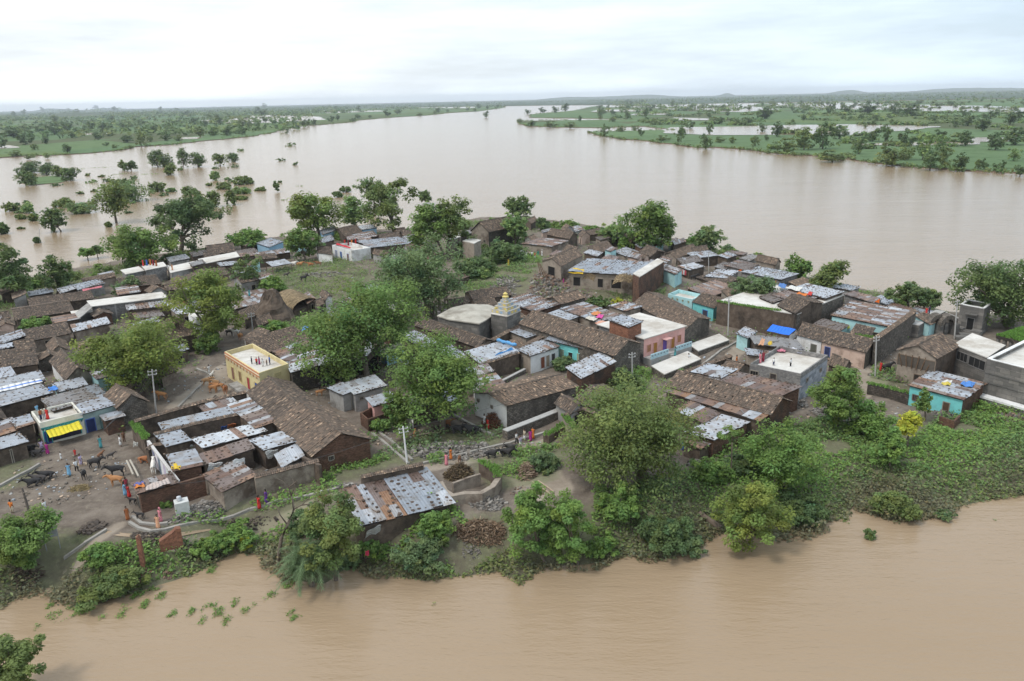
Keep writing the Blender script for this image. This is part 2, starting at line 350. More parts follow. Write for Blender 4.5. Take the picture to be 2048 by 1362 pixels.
# ------------------------------------------------------------------ island ground
GRASS = [[(620, 945), (740, 905), (790, 935), (655, 978), (540, 1000)], [(900, 600), (930, 560), (1060, 515), (1090, 560), (1050, 610), (960, 610)], [(905, 545), (920, 515), (1060, 488), (1045, 520), (960, 560)],
         [(545, 548), (680, 520), (745, 560), (705, 605), (620, 615), (555, 590)], [(-60, 560), (60, 558), (75, 615), (-60, 640)], [(55, 572), (210, 535), (350, 525), (300, 545), (240, 552), (100, 590)],
         [(1180, 605), (1230, 595), (1335, 598), (1330, 625), (1240, 628)], [(600, 640), (640, 640), (640, 690), (540, 690), (520, 660)], [(930, 905), (1010, 905), (1120, 880), (1140, 900), (1110, 960), (985, 985)],
         [(1640, 830), (1840, 845), (1960, 780), (2100, 790), (2200, 960), (1700, 1010), (1400, 1060), (1390, 920)], [(350, 1045), (640, 985), (680, 985), (690, 1005), (350, 1060)], [(1735, 765), (1825, 780), (1810, 745), (1740, 745)],
         [(1200, 780), (1245, 735), (1310, 750), (1290, 800)], [(740, 930), (820, 870), (1010, 850), (1000, 890), (830, 925)], [(-100, 905), (60, 905), (80, 960), (-100, 1010)]]
PATHS = [[(130, 1105), (240, 1040), (262, 1046), (140, 1118)], [(330, 815), (430, 735), (500, 700), (470, 690), (545, 690), (455, 760), (470, 790), (360, 850)], [(1390, 760), (1470, 690), (1500, 695), (1430, 760), (1300, 800)],
         [(1700, 735), (1760, 720), (1780, 760), (1735, 800), (1720, 775)], [(1020, 950), (1120, 930), (1150, 985), (1080, 1000), (1030, 985)], [(840, 930), (1060, 882), (1120, 870), (1120, 882), (1050, 905), (850, 945)],
         [(330, 1062), (640, 1000), (690, 985), (700, 1000), (640, 1018), (330, 1078)]]
WET = [[(120, 1140), (260, 1070), (340, 1065), (500, 1045), (480, 1062), (330, 1085), (240, 1120)], [(140, 1065), (180, 1040), (240, 1045), (170, 1085)], [(790, 880), (900, 840), (960, 880), (830, 905)]]
GRASS = [pts_at(p, 3.5) for p in GRASS]; PATHS = [pts_at(p, 3.4) for p in PATHS]; WET = [pts_at(p, 3.4) for p in WET]
def ground_mesh():
 x0, x1, y0, y1, st = -230, 260, 52, 330, 1.15
 nx, ny = int((x1 - x0) / st), int((y1 - y0) / st)
 X, Y = np.meshgrid(np.linspace(x0, x1, nx), np.linspace(y0, y1, ny))
 X = X.ravel(); Y = Y.ravel(); Z = height(X, Y)
 sd = signed_shore(X, Y)
 col = np.zeros((len(X), 4), np.float32); col[:, 3] = 1
 for ch, polys, soft in ((0, GRASS, 3.0), (1, PATHS, 0.9), (2, WET, 2.0)):
  for pl in polys:
   d = dist_poly(pl, X, Y); s = np.where(inside(pl, X, Y), d, -d)
   col[:, ch] = np.maximum(col[:, ch], np.clip(0.5 + s / soft, 0, 1))
 col[:, 0] = np.maximum(col[:, 0], np.clip((9 - sd) / 6, 0.27, 0.85) * (1 - col[:, 1]))
 idx = np.arange(nx * ny).reshape(ny, nx)
 F = np.stack([idx[:-1, :-1], idx[:-1, 1:], idx[1:, 1:], idx[1:, :-1]], -1).reshape(-1, 4)
 keep = (Z[F] > -1.3).any(1); F = F[keep]
 used = np.unique(F); remap = np.full(nx * ny, -1); remap[used] = np.arange(len(used))
 F = remap[F]
 me = bpy.data.meshes.new('ground')
 me.from_pydata(np.stack([X, Y, Z], 1)[used].tolist(), [], F.tolist())
 ca = me.color_attributes.new('Zone', 'FLOAT_COLOR', 'POINT'); ca.data.foreach_set('color', col[used].ravel())
 me.polygons.foreach_set('use_smooth', np.ones(len(F), bool)); me.update()
 m = bpy.data.materials.new('ground'); m.use_nodes = True
 n, l = m.node_tree.nodes, m.node_tree.links
 b = n['Principled BSDF']; b.inputs['Roughness'].default_value = 0.95; b.inputs['Specular IOR Level'].default_value = 0.2
 tc = n.new('ShaderNodeTexCoord'); at = n.new('ShaderNodeAttribute'); at.attribute_name = 'Zone'
 sp = n.new('ShaderNodeSeparateColor'); l.new(at.outputs['Color'], sp.inputs[0])
 def nz(s, d=6):
  q = n.new('ShaderNodeTexNoise'); q.inputs['Scale'].default_value = s; q.inputs['Detail'].default_value = d; q.inputs['Roughness'].default_value = 0.7; l.new(tc.outputs['Object'], q.inputs['Vector']); return q
 def mix(f, a, c2):
  q = n.new('ShaderNodeMixRGB'); l.new(f, q.inputs[0])
  for i, v in ((1, a), (2, c2)):
   if isinstance(v, tuple): q.inputs[i].default_value = (*v, 1)
   else: l.new(v, q.inputs[i])
  return q.outputs[0]
 def rng(s, a, c2):
  q = n.new('ShaderNodeMapRange'); q.inputs[1].default_value = a; q.inputs[2].default_value = c2; l.new(s, q.inputs[0]); return q.outputs[0]
 n1, n2, n3 = nz(0.35), nz(1.6), nz(0.12)
 dirt = mix(rng(n1.outputs['Fac'], 0.35, 0.65), (0.105, 0.083, 0.066), (0.205, 0.17, 0.138))
 dirt = mix(rng(n2.outputs['Fac'], 0.55, 0.75), dirt, (0.26, 0.215, 0.17))
 wet = mix(rng(n2.outputs['Fac'], 0.4, 0.6), (0.045, 0.035, 0.028), (0.12, 0.095, 0.075))
 path = mix(rng(n1.outputs['Fac'], 0.4, 0.7), (0.25, 0.205, 0.16), (0.34, 0.29, 0.235))
 grass = mix(rng(n2.outputs['Fac'], 0.35, 0.65), (0.07, 0.10, 0.03), (0.135, 0.17, 0.06))
 def edge(ch, noise, k=0.6):
  a_ = n.new('ShaderNodeMath'); a_.operation = 'MULTIPLY_ADD'; a_.inputs[1].default_value = k; l.new(noise, a_.inputs[0]); l.new(sp.outputs[ch], a_.inputs[2])
  return rng(a_.outputs[0], 0.5 + k * 0.5 - 0.18, 0.5 + k * 0.5 + 0.18)
 out = mix(edge(2, n1.outputs['Fac']), dirt, wet)
 out = mix(edge(1, n1.outputs['Fac'], 0.4), out, path)
 gp = n.new('ShaderNodeMath'); gp.operation = 'MULTIPLY_ADD'; gp.inputs[1].default_value = 1.5; gp.inputs[2].default_value = -0.35; l.new(n1.outputs['Fac'], gp.inputs[0])
 ga = n.new('ShaderNodeMath'); ga.operation = 'MULTIPLY'; ga.use_clamp = True; l.new(gp.outputs[0], ga.inputs[0]); l.new(edge(0, n2.outputs['Fac'], 0.9), ga.inputs[1])
 out = mix(ga.outputs[0], out, grass)
 l.new(out, b.inputs['Base Color'])
 bp = n.new('ShaderNodeBump'); bp.inputs['Strength'].default_value = 0.6; bp.inputs['Distance'].default_value = 0.25; l.new(n2.outputs['Fac'], bp.inputs['Height']); l.new(bp.outputs[0], b.inputs['Normal'])
 me.materials.append(m)
 o = bpy.data.objects.new('ground', me); C.objects.link(o)
 return tag(o, 'muddy village mound of earth and grass', kind='structure')
ground_mesh()
# ------------------------------------------------------------------ far banks, fields, hills
def field_material():
 m = bpy.data.materials.new('far_fields'); m.use_nodes = True
 n, l = m.node_tree.nodes, m.node_tree.links
 b = n['Principled BSDF']; b.inputs['Roughness'].default_value = 0.95; b.inputs['Specular IOR Level'].default_value = 0.1
 tc = n.new('ShaderNodeTexCoord')
 mp = n.new('ShaderNodeMapping'); mp.inputs['Scale'].default_value = (0.006, 0.0035, 1); mp.inputs['Rotation'].default_value = (0, 0, 0.3); l.new(tc.outputs['Object'], mp.inputs[0])
 v = n.new('ShaderNodeTexVoronoi'); v.inputs['Scale'].default_value = 1.0; v.inputs['Randomness'].default_value = 0.8; l.new(mp.outputs[0], v.inputs['Vector'])
 cr = n.new('ShaderNodeValToRGB'); e = cr.color_ramp.elements
 e[0].position = 0.0; e[0].color = (0.085, 0.138, 0.062, 1); e[1].position = 1.0; e[1].color = (0.118, 0.178, 0.08, 1)
 for p_, c_ in ((0.35, (0.108, 0.165, 0.074, 1)), (0.6, (0.11, 0.15, 0.05, 1)), (0.75, (0.085, 0.095, 0.045, 1)), (0.85, (0.094, 0.152, 0.068, 1))):
  q = e.new(p_); q.color = c_
 sep = n.new('ShaderNodeSeparateColor'); l.new(v.outputs['Color'], sep.inputs[0]); l.new(sep.outputs[0], cr.inputs[0])
 nz = n.new('ShaderNodeTexNoise'); nz.inputs['Scale'].default_value = 0.05; nz.inputs['Detail'].default_value = 8; nz.inputs['Roughness'].default_value = 0.75; l.new(tc.outputs['Object'], nz.inputs['Vector'])
 mr = n.new('ShaderNodeMapRange'); mr.inputs[1].default_value = 0.52; mr.inputs[2].default_value = 0.66; l.new(nz.outputs['Fac'], mr.inputs[0])
 mx = n.new('ShaderNodeMixRGB'); mx.inputs[2].default_value = (0.045, 0.08, 0.025, 1); l.new(mr.outputs[0], mx.inputs[0]); l.new(cr.outputs[0], mx.inputs[1])
 l.new(mx.outputs[0], b.inputs['Base Color'])
 return m
FIELD = field_material()
mk('bank_soil', (0.13, 0.095, 0.065), (0.19, 0.14, 0.1), 0.3, 0.95)
def land(name, px, top, label, rough=True, seed=0, mat=None, world_pts=None, bank=True):
 rnd = random.Random(seed)
 pl = [tuple(P(a, b, 0.0)[:2]) for a, b in px] + (world_pts or [])
 pts = []
 for i in range(len(pl)):
  a, b = np.array(pl[i]), np.array(pl[(i + 1) % len(pl)])
  L = np.linalg.norm(b - a); k = max(1, min(14, int(L / 25))) if rough and L < 1500 else 1
  nrm = np.array([-(b - a)[1], (b - a)[0]]) / (L + 1e-9)
  for j in range(k):
   w = 0 if j == 0 else rnd.uniform(-1, 1) * min(6, L / k * 0.3)
   pts.append(a + (b - a) * j / k + nrm * w)
 m_ = MB()
 m_.face([(p[0], p[1], top) for p in pts])
 if bank:
  for i in range(len(pts)):
   a, b = pts[i], pts[(i + 1) % len(pts)]
   m_.quad((a[0], a[1], -1), (b[0], b[1], -1), (b[0], b[1], top), (a[0], a[1], top), m=1)
 o = m_.build(name, [mat or FIELD, MATS['bank_soil']])
 import bmesh
 bm = bmesh.new(); bm.from_mesh(o.data); bmesh.ops.triangulate(bm, faces=bm.faces[:]); bm.to_mesh(o.data); bm.free()
 return tag(o, label, kind='structure')
MATS_PLAIN = mk('plain_woods', (0.026, 0.05, 0.022), (0.055, 0.085, 0.034), 0.004, 0.95, detail=10)
Z1_, Z2_ = 0.8, 1.1
LEFT_LAND = [(-500, 372), (-200, 342), (0, 316), (60, 312), (102, 311), (178, 307), (239, 301), (267, 294), (342, 290), (420, 281), (506, 273), (543, 266), (595, 253), (640, 250), (700, 245), (718, 241), (787, 235), (855, 231),
             (900, 226), (958, 223), (1006, 216), (1006, 213), (960, 212), (800, 212.6), (660, 213.5), (560, 216)]
land('far_bank', LEFT_LAND, Z1_, 'green flooded farmland on the far left bank', world_pts=[(-1300, 6200), (-9000, 6200), (-9000, 1000)], seed=1)
RIGHT_LAND = [(1186, 213), (1150, 221), (1062, 229), (1058, 236), (1270, 239), (1150, 241), (1100, 241), (1034, 243), (1040, 248), (1057, 253), (1110, 255), (1200, 256), (1290, 253), (1350, 261), (1250, 262.5), (1175, 265),
              (1200, 272), (1231, 277), (1299, 283), (1350, 289), (1399, 296), (1430, 295), (1495, 300), (1539, 306), (1587, 310), (1639, 312), (1649, 317), (1683, 320), (1690, 313), (1700, 313), (1712, 322), (1775, 329), (1833, 335), (1929, 342), (2048, 347), (2300, 362), (2700, 400)]
land('far_bank', RIGHT_LAND, Z1_, 'green flooded farmland on the far right bank', world_pts=[(9000, 1500), (9000, 3200), (2500, 3400)], seed=2)
land('far_plain', [], 1.6, 'wooded plain along the horizon', mat=MATS_PLAIN, world_pts=[(-20000, 6000), (-1000, 5900), (300, 5200), (700, 4300), (2500, 3500), (9000, 3300), (21000, 3300), (21500, 21500), (-21500, 21500), (-21500, 6000)], rough=False, seed=3)
FLOODS = [[(400, 240), (470, 238), (505, 232), (560, 230), (640, 234), (652, 240), (600, 243), (540, 246), (470, 248), (420, 247)], [(655, 212.8), (700, 212), (860, 214), (960, 213.5), (940, 217), (830, 216), (690, 217)],
          [(1340, 256), (1480, 254), (1590, 251), (1700, 250), (1800, 252), (1882, 254), (1830, 261), (1720, 268), (1700, 272), (1560, 271), (1420, 272), (1330, 268)], [(1930, 277), (2060, 278), (2060, 284), (1930, 286)], [(1700, 291), (1810, 287), (1960, 286), (1960, 291), (1800, 294)],
          [(1200, 209), (1330, 207.5), (1520, 207), (1500, 213), (1560, 219), (1480, 225), (1380, 223), (1320, 217), (1210, 214.5)], [(1530, 207), (1700, 206), (1840, 210), (1990, 213), (2060, 217), (2060, 226), (1900, 224), (1760, 220), (1620, 219), (1560, 214)],
          [(1348, 236), (1420, 238), (1430, 241), (1350, 242)], [(1270, 228), (1340, 226), (1340, 230), (1260, 231)], [(1200, 220), (1300, 219), (1290, 223), (1180, 224)], [(150, 268), (200, 266), (230, 268), (170, 271)], [(360, 276), (410, 275), (400, 279), (350, 280)],
          [(640, 224), (760, 221), (770, 223), (650, 227)], [(-100, 296), (20, 292), (40, 297), (-100, 305)]]
for i, fl in enumerate(FLOODS):
 land('flood_water', fl, Z2_, 'sheet of flood water lying on the far fields', seed=20 + i, mat=WATER, bank=False)
mk('far_hill', (0.05, 0.075, 0.04), (0.08, 0.1, 0.055), 0.002, 0.95)
def hill_ridge(px0, px1, ypx, dist, hgt, label, seed, flat=0.6):
 rnd = random.Random(seed)
 a = P(px0, ypx + 30, 0); b = P(px1, ypx + 30, 0)
 a = a[:2] / np.linalg.norm(a[:2]) * dist; b = b[:2] / np.linalg.norm(b[:2]) * dist
 n = 28; m_ = MB(); rows = []
 for j in range(6):
  row = []
  for i in range(n + 1):
   t = i / n; env = min(1, min(t, 1 - t) / (0.5 - flat * 0.4)) ** 0.8
   s = [0, 0.55, 0.95, 1.0, 0.6, 0][j]
   c = a + (b - a) * t; d = c / np.linalg.norm(c)
   row.append((*(c + d * (j - 2) * 350), 1.0 + hgt * env * s * (0.86 + 0.14 * math.sin(t * 9 + seed) + rnd.uniform(-.04, .04))))
  rows.append(row)
 for j in range(5):
  for i in range(n): m_.face([rows[j][i], rows[j][i + 1], rows[j + 1][i + 1], rows[j + 1][i]])
 return tag(m_.build('hills', MATS['far_hill'], smooth=True), label, kind='structure')
hill_ridge(1060, 1380, 190, 15500, 62, 'long flat blue hill on the horizon', 1)
hill_ridge(1425, 1475, 188, 14500, 62, 'small rounded blue hill on the horizon', 2, 0.1)
hill_ridge(1640, 1745, 185, 15000, 60, 'low blue hill at the horizon to the right', 3, 0.4)
hill_ridge(1790, 2100, 183, 16500, 55, 'long low blue hill at the right end of the horizon', 4)
hill_ridge(60, 175, 226, 17000, 55, 'faint pale hill on the left horizon', 5, 0.3)
hill_ridge(90, 225, 230, 5200, 30, 'low wooded rise on the left bank', 6, 0.3)
# ------------------------------------------------------------------ haze
mb = MB(); mb.box((-22500, -600, -4), (45000, 0, 0), (0, 23000, 0), (0, 0, 154))
hzm = bpy.data.materials.new('haze'); hzm.use_nodes = True
_n = hzm.node_tree.nodes; _n.remove(_n['Principled BSDF'])
_pv = _n.new('ShaderNodeVolumePrincipled'); _pv.inputs['Density'].default_value = 6.2e-5; _pv.inputs['Color'].default_value = (0.86, 0.93, 1.0, 1); _pv.inputs['Anisotropy'].default_value = 0.0
hzm.node_tree.links.new(_pv.outputs[0], _n['Material Output'].inputs['Volume'])
haze = mb.build('haze', hzm); tag(haze, 'pale blue haze over the flooded plain', kind='stuff')
# ------------------------------------------------------------------ houses
rng = random.Random(7)
STONES = []      # (x, y, z, r, house label)
TIN = {'grey': [(0.36, 0.39, 0.43), (0.42, 0.45, 0.49), (0.31, 0.34, 0.38), (0.48, 0.50, 0.53)],
       'white': [(0.46, 0.49, 0.53), (0.55, 0.58, 0.61), (0.41, 0.44, 0.49), (0.36, 0.385, 0.42)],
       'mix': [(0.42, 0.45, 0.49), (0.34, 0.36, 0.39), (0.21, 0.13, 0.095), (0.50, 0.52, 0.54), (0.25, 0.19, 0.155), (0.38, 0.40, 0.43)],
       'rust': [(0.19, 0.115, 0.085), (0.24, 0.145, 0.10), (0.165, 0.115, 0.095), (0.29, 0.18, 0.12), (0.36, 0.35, 0.35), (0.21, 0.16, 0.14)],
       'stripe': [(0.44, 0.47, 0.51), (0.30, 0.165, 0.09), (0.40, 0.42, 0.45), (0.22, 0.135, 0.10), (0.52, 0.54, 0.57)],
       'dark': [(0.20, 0.19, 0.185), (0.25, 0.24, 0.235), (0.17, 0.14, 0.125), (0.34, 0.35, 0.37)]}
TILE = [(0.105, 0.084, 0.068)] * 9 + [(0.122, 0.096, 0.076)] * 9 + [(0.088, 0.073, 0.06)] * 7 + [(0.15, 0.112, 0.086)] * 4 + [(0.29, 0.22, 0.16), (0.22, 0.165, 0.12), (0.18, 0.13, 0.095)]
TILE_D = [(0.085, 0.07, 0.058)] * 4 + [(0.105, 0.085, 0.07)] * 3 + [(0.065, 0.055, 0.047)] * 3 + [(0.14, 0.105, 0.08), (0.20, 0.155, 0.115)]
def nrm(v): return v / (np.linalg.norm(v) + 1e-9)
def bil(a, b, c, d, u, v): return a * (1 - u) * (1 - v) + b * u * (1 - v) + c * u * v + d * (1 - u) * v
def tiles(m, a, b, c, d, pal=TILE, pitch=0.24, row=0.38):
 """overlapping half-round clay tiles from eave a-b up to ridge d-c"""
 a, b, c, d = [np.asarray(q, float) for q in (a, b, c, d)]
 nu = max(3, int(np.linalg.norm(b - a) / pitch)); nv = max(2, int(np.linalg.norm(d - a) / row))
 up = nrm(np.cross(b - a, d - a)); up = up if up[2] > 0 else -up
 m.face([a - up * .05, b - up * .05, c - up * .05, d - up * .05], None, (0.05, 0.04, 0.032))
 sag = [rng.uniform(-.06, .03) for _ in range(nu + 1)]
 for i in range(nu):
  patch = rng.random()
  for j in range(nv):
   if rng.random() < 0.012: continue
   u0, u1 = i / nu, (i + 1) / nu; v0, v1 = (j - 0.12) / nv, (j + 1) / nv
   lift = rng.uniform(0, .045); jit = rng.uniform(-.04, .04)
   o = up * (lift + sag[i]); ul = up * 0.085
   um = (u0 + u1) / 2
   p0 = bil(a, b, c, d, u0, max(v0, -.03)) + o + up * .04; p1 = bil(a, b, c, d, um, max(v0, -.03)) + o + ul + up * .04; p2 = bil(a, b, c, d, u1, max(v0, -.03)) + o + up * .04
   q0 = bil(a, b, c, d, u0, v1) + o; q1 = bil(a, b, c, d, um, v1) + o + ul; q2 = bil(a, b, c, d, u1, v1) + o
   k = pal[int(rng.random() ** 1.0 * len(pal)) % len(pal)]; g = rng.uniform(.86, 1.14); k = tuple(x * g * v_ for x, v_ in zip(k, (1.42, 1.36, 1.32)))
   m.face([p0, p1, q1, q0], None, k); m.face([p1, p2, q2, q1], None, k)
def ridge_tiles(m, a, b, r=0.16):
 a, b = np.asarray(a, float), np.asarray(b, float); n = max(2, int(np.linalg.norm(b - a) / 0.5))
 for i in range(n):
  p, q = a + (b - a) * i / n, a + (b - a) * (i + 1.12) / n
  m.tube([p + (0, 0, rng.uniform(-.03, .05)), q + (0, 0, rng.uniform(-.03, .05))], r, 5, rng.choice(TILE))
def stones_on(a, b, c, d, label, dens=1.0, big=1.0, skip=0.18):
 a, b, c, d = [np.asarray(q, float) for q in (a, b, c, d)]
 nu = max(2, int(np.linalg.norm(b - a) / 0.95 * dens)); nv = max(2, int(np.linalg.norm(d - a) / 1.05 * dens))
 for i in range(nu):
  for j in range(nv):
   if rng.random() < skip: continue
   p = bil(a, b, c, d, min(.98, max(.02, (i + .5 + rng.uniform(-.28, .28)) / nu)), min(.97, max(.03, (j + .5 + rng.uniform(-.22, .22)) / nv)))
   STONES.append((p[0], p[1], p[2] + 0.09, rng.uniform(.11, .23) * big, label))
def tin_sheets(m, a, b, c, d, pal='grey', w=0.95, L=2.6, runs=None):
 """loose corrugated sheets, a-b is the low edge; sheets run up the slope"""
 a, b, c, d = [np.asarray(q, float) for q in (a, b, c, d)]
 P_ = TIN[pal]; b0_ = rng.choice(P_); odd = .09 if pal in ('grey', 'white', 'dark') else 1.0
 nu = max(2, int(round(np.linalg.norm(b - a) / w))); nv = max(1, int(round(np.linalg.norm(d - a) / L)))
 m.face([a - (0, 0, .06), b - (0, 0, .06), c - (0, 0, .06), d - (0, 0, .06)], None, (0.10, 0.08, 0.07))
 for j in range(nv):
  for i in range(nu):
   ov = .10
   u0, u1 = i / nu - .02 / nu, (i + 1 + ov) / nu; v0, v1 = max(0, j / nv - .05 / nv), min(1.0, (j + 1.05) / nv)
   u1 = min(u1, 1.01)
   jz = rng.uniform(0, .05); sk = rng.uniform(-.02, .02)
   q = [bil(a, b, c, d, u0, v0 + sk), bil(a, b, c, d, u1, v0 + sk), bil(a, b, c, d, u1, v1 + sk), bil(a, b, c, d, u0, v1 + sk)]
   for t, z_ in enumerate((rng.uniform(0, .03), rng.uniform(0, .05), rng.uniform(0, .05), rng.uniform(0, .03))): q[t] = q[t] + (0, 0, .02 + jz + z_ + (nv - j) * .012)
   k = (b0_ if rng.random() > odd else rng.choice(P_ + TIN['rust'])); g = rng.uniform(.90, 1.08); k = tuple(x * g for x in k)
   nf = 4
   for f in range(nf):
    s0, s1 = f / nf, (f + 1) / nf; sm = (s0 + s1) / 2
    e0 = q[0] + (q[1] - q[0]) * s0; e1 = q[0] + (q[1] - q[0]) * sm + (0, 0, .035); e2 = q[0] + (q[1] - q[0]) * s1
    t0 = q[3] + (q[2] - q[3]) * s0; t1 = q[3] + (q[2] - q[3]) * sm + (0, 0, .035); t2 = q[3] + (q[2] - q[3]) * s1
    m.face([e0, e1, t1, t0], None, k); m.face([e1, e2, t2, t1], None, k)
WALLM = ['mud', 'stone', 'brick', 'dark_stone', 'mud_light', 'concrete', 'grey_block', 'white', 'cyan', 'pale_cyan', 'yellow', 'pink', 'peach', 'cream', 'teal_grey', 'light_blue', 'blue_block', 'temple_stone', 'red_brick', 'slab', 'dark', 'plain', 'old_slab']
WI = {n: i for i, n in enumerate(WALLM)}
WMATS = [MATS[n] for n in WALLM]
HOUSES = []
class House:
 def __init__(s, name, label, at, cat='house', group=None):
  p = G(*at); s.root = empty(name, p, label, cat, group); s.label = label; s.org = p; s.blocks = []; HOUSES.append(s)
 def part(s, name, mb_, mats, label=None, parent=None):
  o = mb_.build(name, mats, parent or s.root, org=s.org)
  if label: o['label'] = label
  return o
 def block(s, A, B, Cc, h, roof='tin', wall='mud', faces=None, pal='grey', rise=None, zg=None, stones=1.0, over=0.28, tilt=0.35, depth=0.9, wallname='wall', tpal=TILE, big=1.0, ztop=None):
  """A, B, Cc: photo pixels of three wall-top corners, B the nearest; fourth corner completes the parallelogram"""
  z = 3.4
  if ztop is None:
   for _ in range(10):
    a, b, c = P(*A, z + h), P(*B, z + h), P(*Cc, z + h); ce = (a + c) / 2
    zz = hz(ce[0], ce[1]) if zg is None else zg
    z = .5 * z + .5 * zz
   zt = z + h + rng.uniform(-.05, .05)
  else: zt = ztop
  a, b, c = P(*A, zt)[:2], P(*B, zt)[:2], P(*Cc, zt)[:2]; d = a + c - b
  cr = (b - a)[0] * (c - b)[1] - (b - a)[1] * (c - b)[0]
  zb = min(hz(*q) for q in (a, b, c, d)) - depth
  if cr < 0: pass
  bl = dict(a=a, b=b, c=c, d=d, zt=zt, z=z, zb=zb); s.blocks.append(bl)
  T = lambda q, zz: np.array([q[0], q[1], zz])
  m = MB(); faces = faces or {}
  names = ['AB', 'BC', 'CD', 'DA']; q4 = [a, b, c, d]
  top = zt if roof not in ('para',) else zt - 0.75
  for k in range(4):
   p0, p1 = q4[k], q4[(k + 1) % 4]
   m.quad(T(p0, zb), T(p1, zb), T(p1, top), T(p0, top), m=WI[faces.get(names[k], wall)])
  rm = 'dark' if roof in ('gab', 'gbc', 'shed', 'tin', 'hip') else 'slab'
  m.quad(T(a, top), T(b, top), T(c, top), T(d, top), m=WI[rm])
  ab, bc = nrm(b - a), nrm(c - b)
  LA, LB = np.linalg.norm(b - a), np.linalg.norm(c - b)
  if roof == 'para':
   t = .22
   for (p0, e, L, inw) in ((a, ab, LA, bc), (d, ab, LA, -bc), (a + bc * t, bc, LB - 2 * t, ab), (b + bc * t, bc, LB - 2 * t, -ab)):
    m.box(T(p0, top), (*(e * L), 0), (*(inw * t), 0), (0, 0, .75), m=WI[wall], skip=('bot',))
  s.part(wallname, m, WMATS)
  o2 = over
  ea, eb, ec, ed = a - ab * o2 - bc * o2, b + ab * o2 - bc * o2, c + ab * o2 + bc * o2, d - ab * o2 + bc * o2
  r = MB()
  if roof == 'tin':
   zl, zh = zt + .06, zt + .06 + tilt
   ls = [T(ea, zl), T(eb, zl), T(ec, zh), T(ed, zh)] if LA >= LB else [T(eb, zl), T(ec, zl), T(ed, zh), T(ea, zh)]
   bl['roof'] = ls
   tin_sheets(r, *ls, pal=pal); s.part('tin_roof', r, MATS['tin'])
   w = MB();
   hi = [(c, d)] if LA >= LB else [(d, a)]
   for p0, p1 in hi: w.quad(T(p0, zt), T(p1, zt), T(p1, zh - .1), T(p0, zh - .1), m=WI[wall])
   s.part('upper_wall', w, WMATS)
   if stones: stones_on(*ls, s.label, dens=stones, big=big)
   eg = MB(); L4 = [np.asarray(q) for q in ls]
   for i0_ in (0, 1, 2, 3):
    if rng.random() < .35: continue
    p0, p1 = L4[i0_], L4[(i0_ + 1) % 4]; n_ = int(np.linalg.norm(p1 - p0) / .34)
    for t_ in range(n_):
     if rng.random() < .2: continue
     q_ = p0 + (p1 - p0) * ((t_ + rng.random()) / n_) + nrm((L4[0] + L4[2]) / 2 - p0) * rng.uniform(0, .5); a_ = rng.uniform(0, 3.1); z_ = rng.uniform(.12, .3)
     eg.box(q_ + (0, 0, .03), (math.cos(a_) * z_, math.sin(a_) * z_, rng.uniform(-.05, .05)), (-math.sin(a_) * z_ * .7, math.cos(a_) * z_ * .7, .03), (0, 0, z_ * .5), rng.choice(TILE), skip=('bot',))
   for _ in range(int(LA * LB / 22)):
    q_ = bil(*L4, rng.uniform(.1, .9), rng.uniform(.1, .9)); a_ = rng.uniform(0, 3.1); l_ = rng.uniform(.8, 2.2)
    eg.box(q_ + (0, 0, .12), (math.cos(a_) * l_, math.sin(a_) * l_, 0), (-math.sin(a_) * .1, math.cos(a_) * .1, 0), (0, 0, .08), rng.choice([(.16, .12, .09), (.3, .22, .15), (.2, .2, .2)]), skip=('bot',))
   if eg.f: s.part('roof_clutter', eg, MATS['tile'])['kind'] = 'stuff'
  elif roof in ('gab', 'gbc'):
   rise = rise or 1.2
   if roof == 'gbc': ea, eb, ec, ed = eb, ec, ed, ea; ga, gb, gc, gd = b, c, d, a
   else: ga, gb, gc, gd = a, b, c, d
   zl = zt - .02
   r0, r1 = (ea + ed) / 2, (eb + ec) / 2
   tiles(r, T(ea, zl), T(eb, zl), T(r1, zt + rise), T(r0, zt + rise), tpal)
   tiles(r, T(ec, zl), T(ed, zl), T(r0, zt + rise), T(r1, zt + rise), tpal)
   ridge_tiles(r, T(r0, zt + rise + .05), T(r1, zt + rise + .05))
   s.part('tile_roof', r, MATS['tile'])
   for p0, p1 in ((gb, gc), (gd, ga)):
    w = MB()
    fk = {'gab': {0: 'BC', 1: 'DA'}, 'gbc': {0: 'CD', 1: 'AB'}}[roof][0 if p0 is gb else 1]
    w.face([T(p0, zt), T(p1, zt), T((p0 + p1) / 2, zt + rise * .93)], [(0, 0), (np.linalg.norm(p1 - p0), 0), (np.linalg.norm(p1 - p0) / 2, rise)], m=WI[faces.get(fk, wall)])
    s.part('gable', w, WMATS)
  elif roof == 'shed':
   rise = rise if rise is not None else 1.0
   tiles(r, T(ea, zt), T(eb, zt), T(ec, zt + rise), T(ed, zt + rise), tpal) if LA >= LB else tiles(r, T(eb, zt), T(ec, zt), T(ed, zt + rise), T(ea, zt + rise), tpal)
   s.part('tile_roof', r, MATS['tile'])
   w = MB()
   p0, p1, p2 = ((c, d, None) if LA >= LB else (d, a, None))
   w.quad(T(p0, zt), T(p1, zt), T(p1, zt + rise - .1), T(p0, zt + rise - .1), m=WI[wall])
   tri = ((b, c), (a, d)) if LA >= LB else ((c, d), (b, a))
   for l_, h_ in tri: w.face([T(l_, zt), T(h_, zt), T(h_, zt + rise - .1)], [(0, 0), (2, 0), (2, 1)], m=WI[wall])
   s.part('upper_wall', w, WMATS)
  elif roof == 'hip':
   rise = rise or 1.6; ce = (ea + ec) / 2; dv = (eb - ea) * .18 if LA >= LB else (ec - eb) * .18
   r0, r1 = T(ce - dv, zt + rise), T(ce + dv, zt + rise)
   E = [T(q, zt - .02) for q in (ea, eb, ec, ed)]
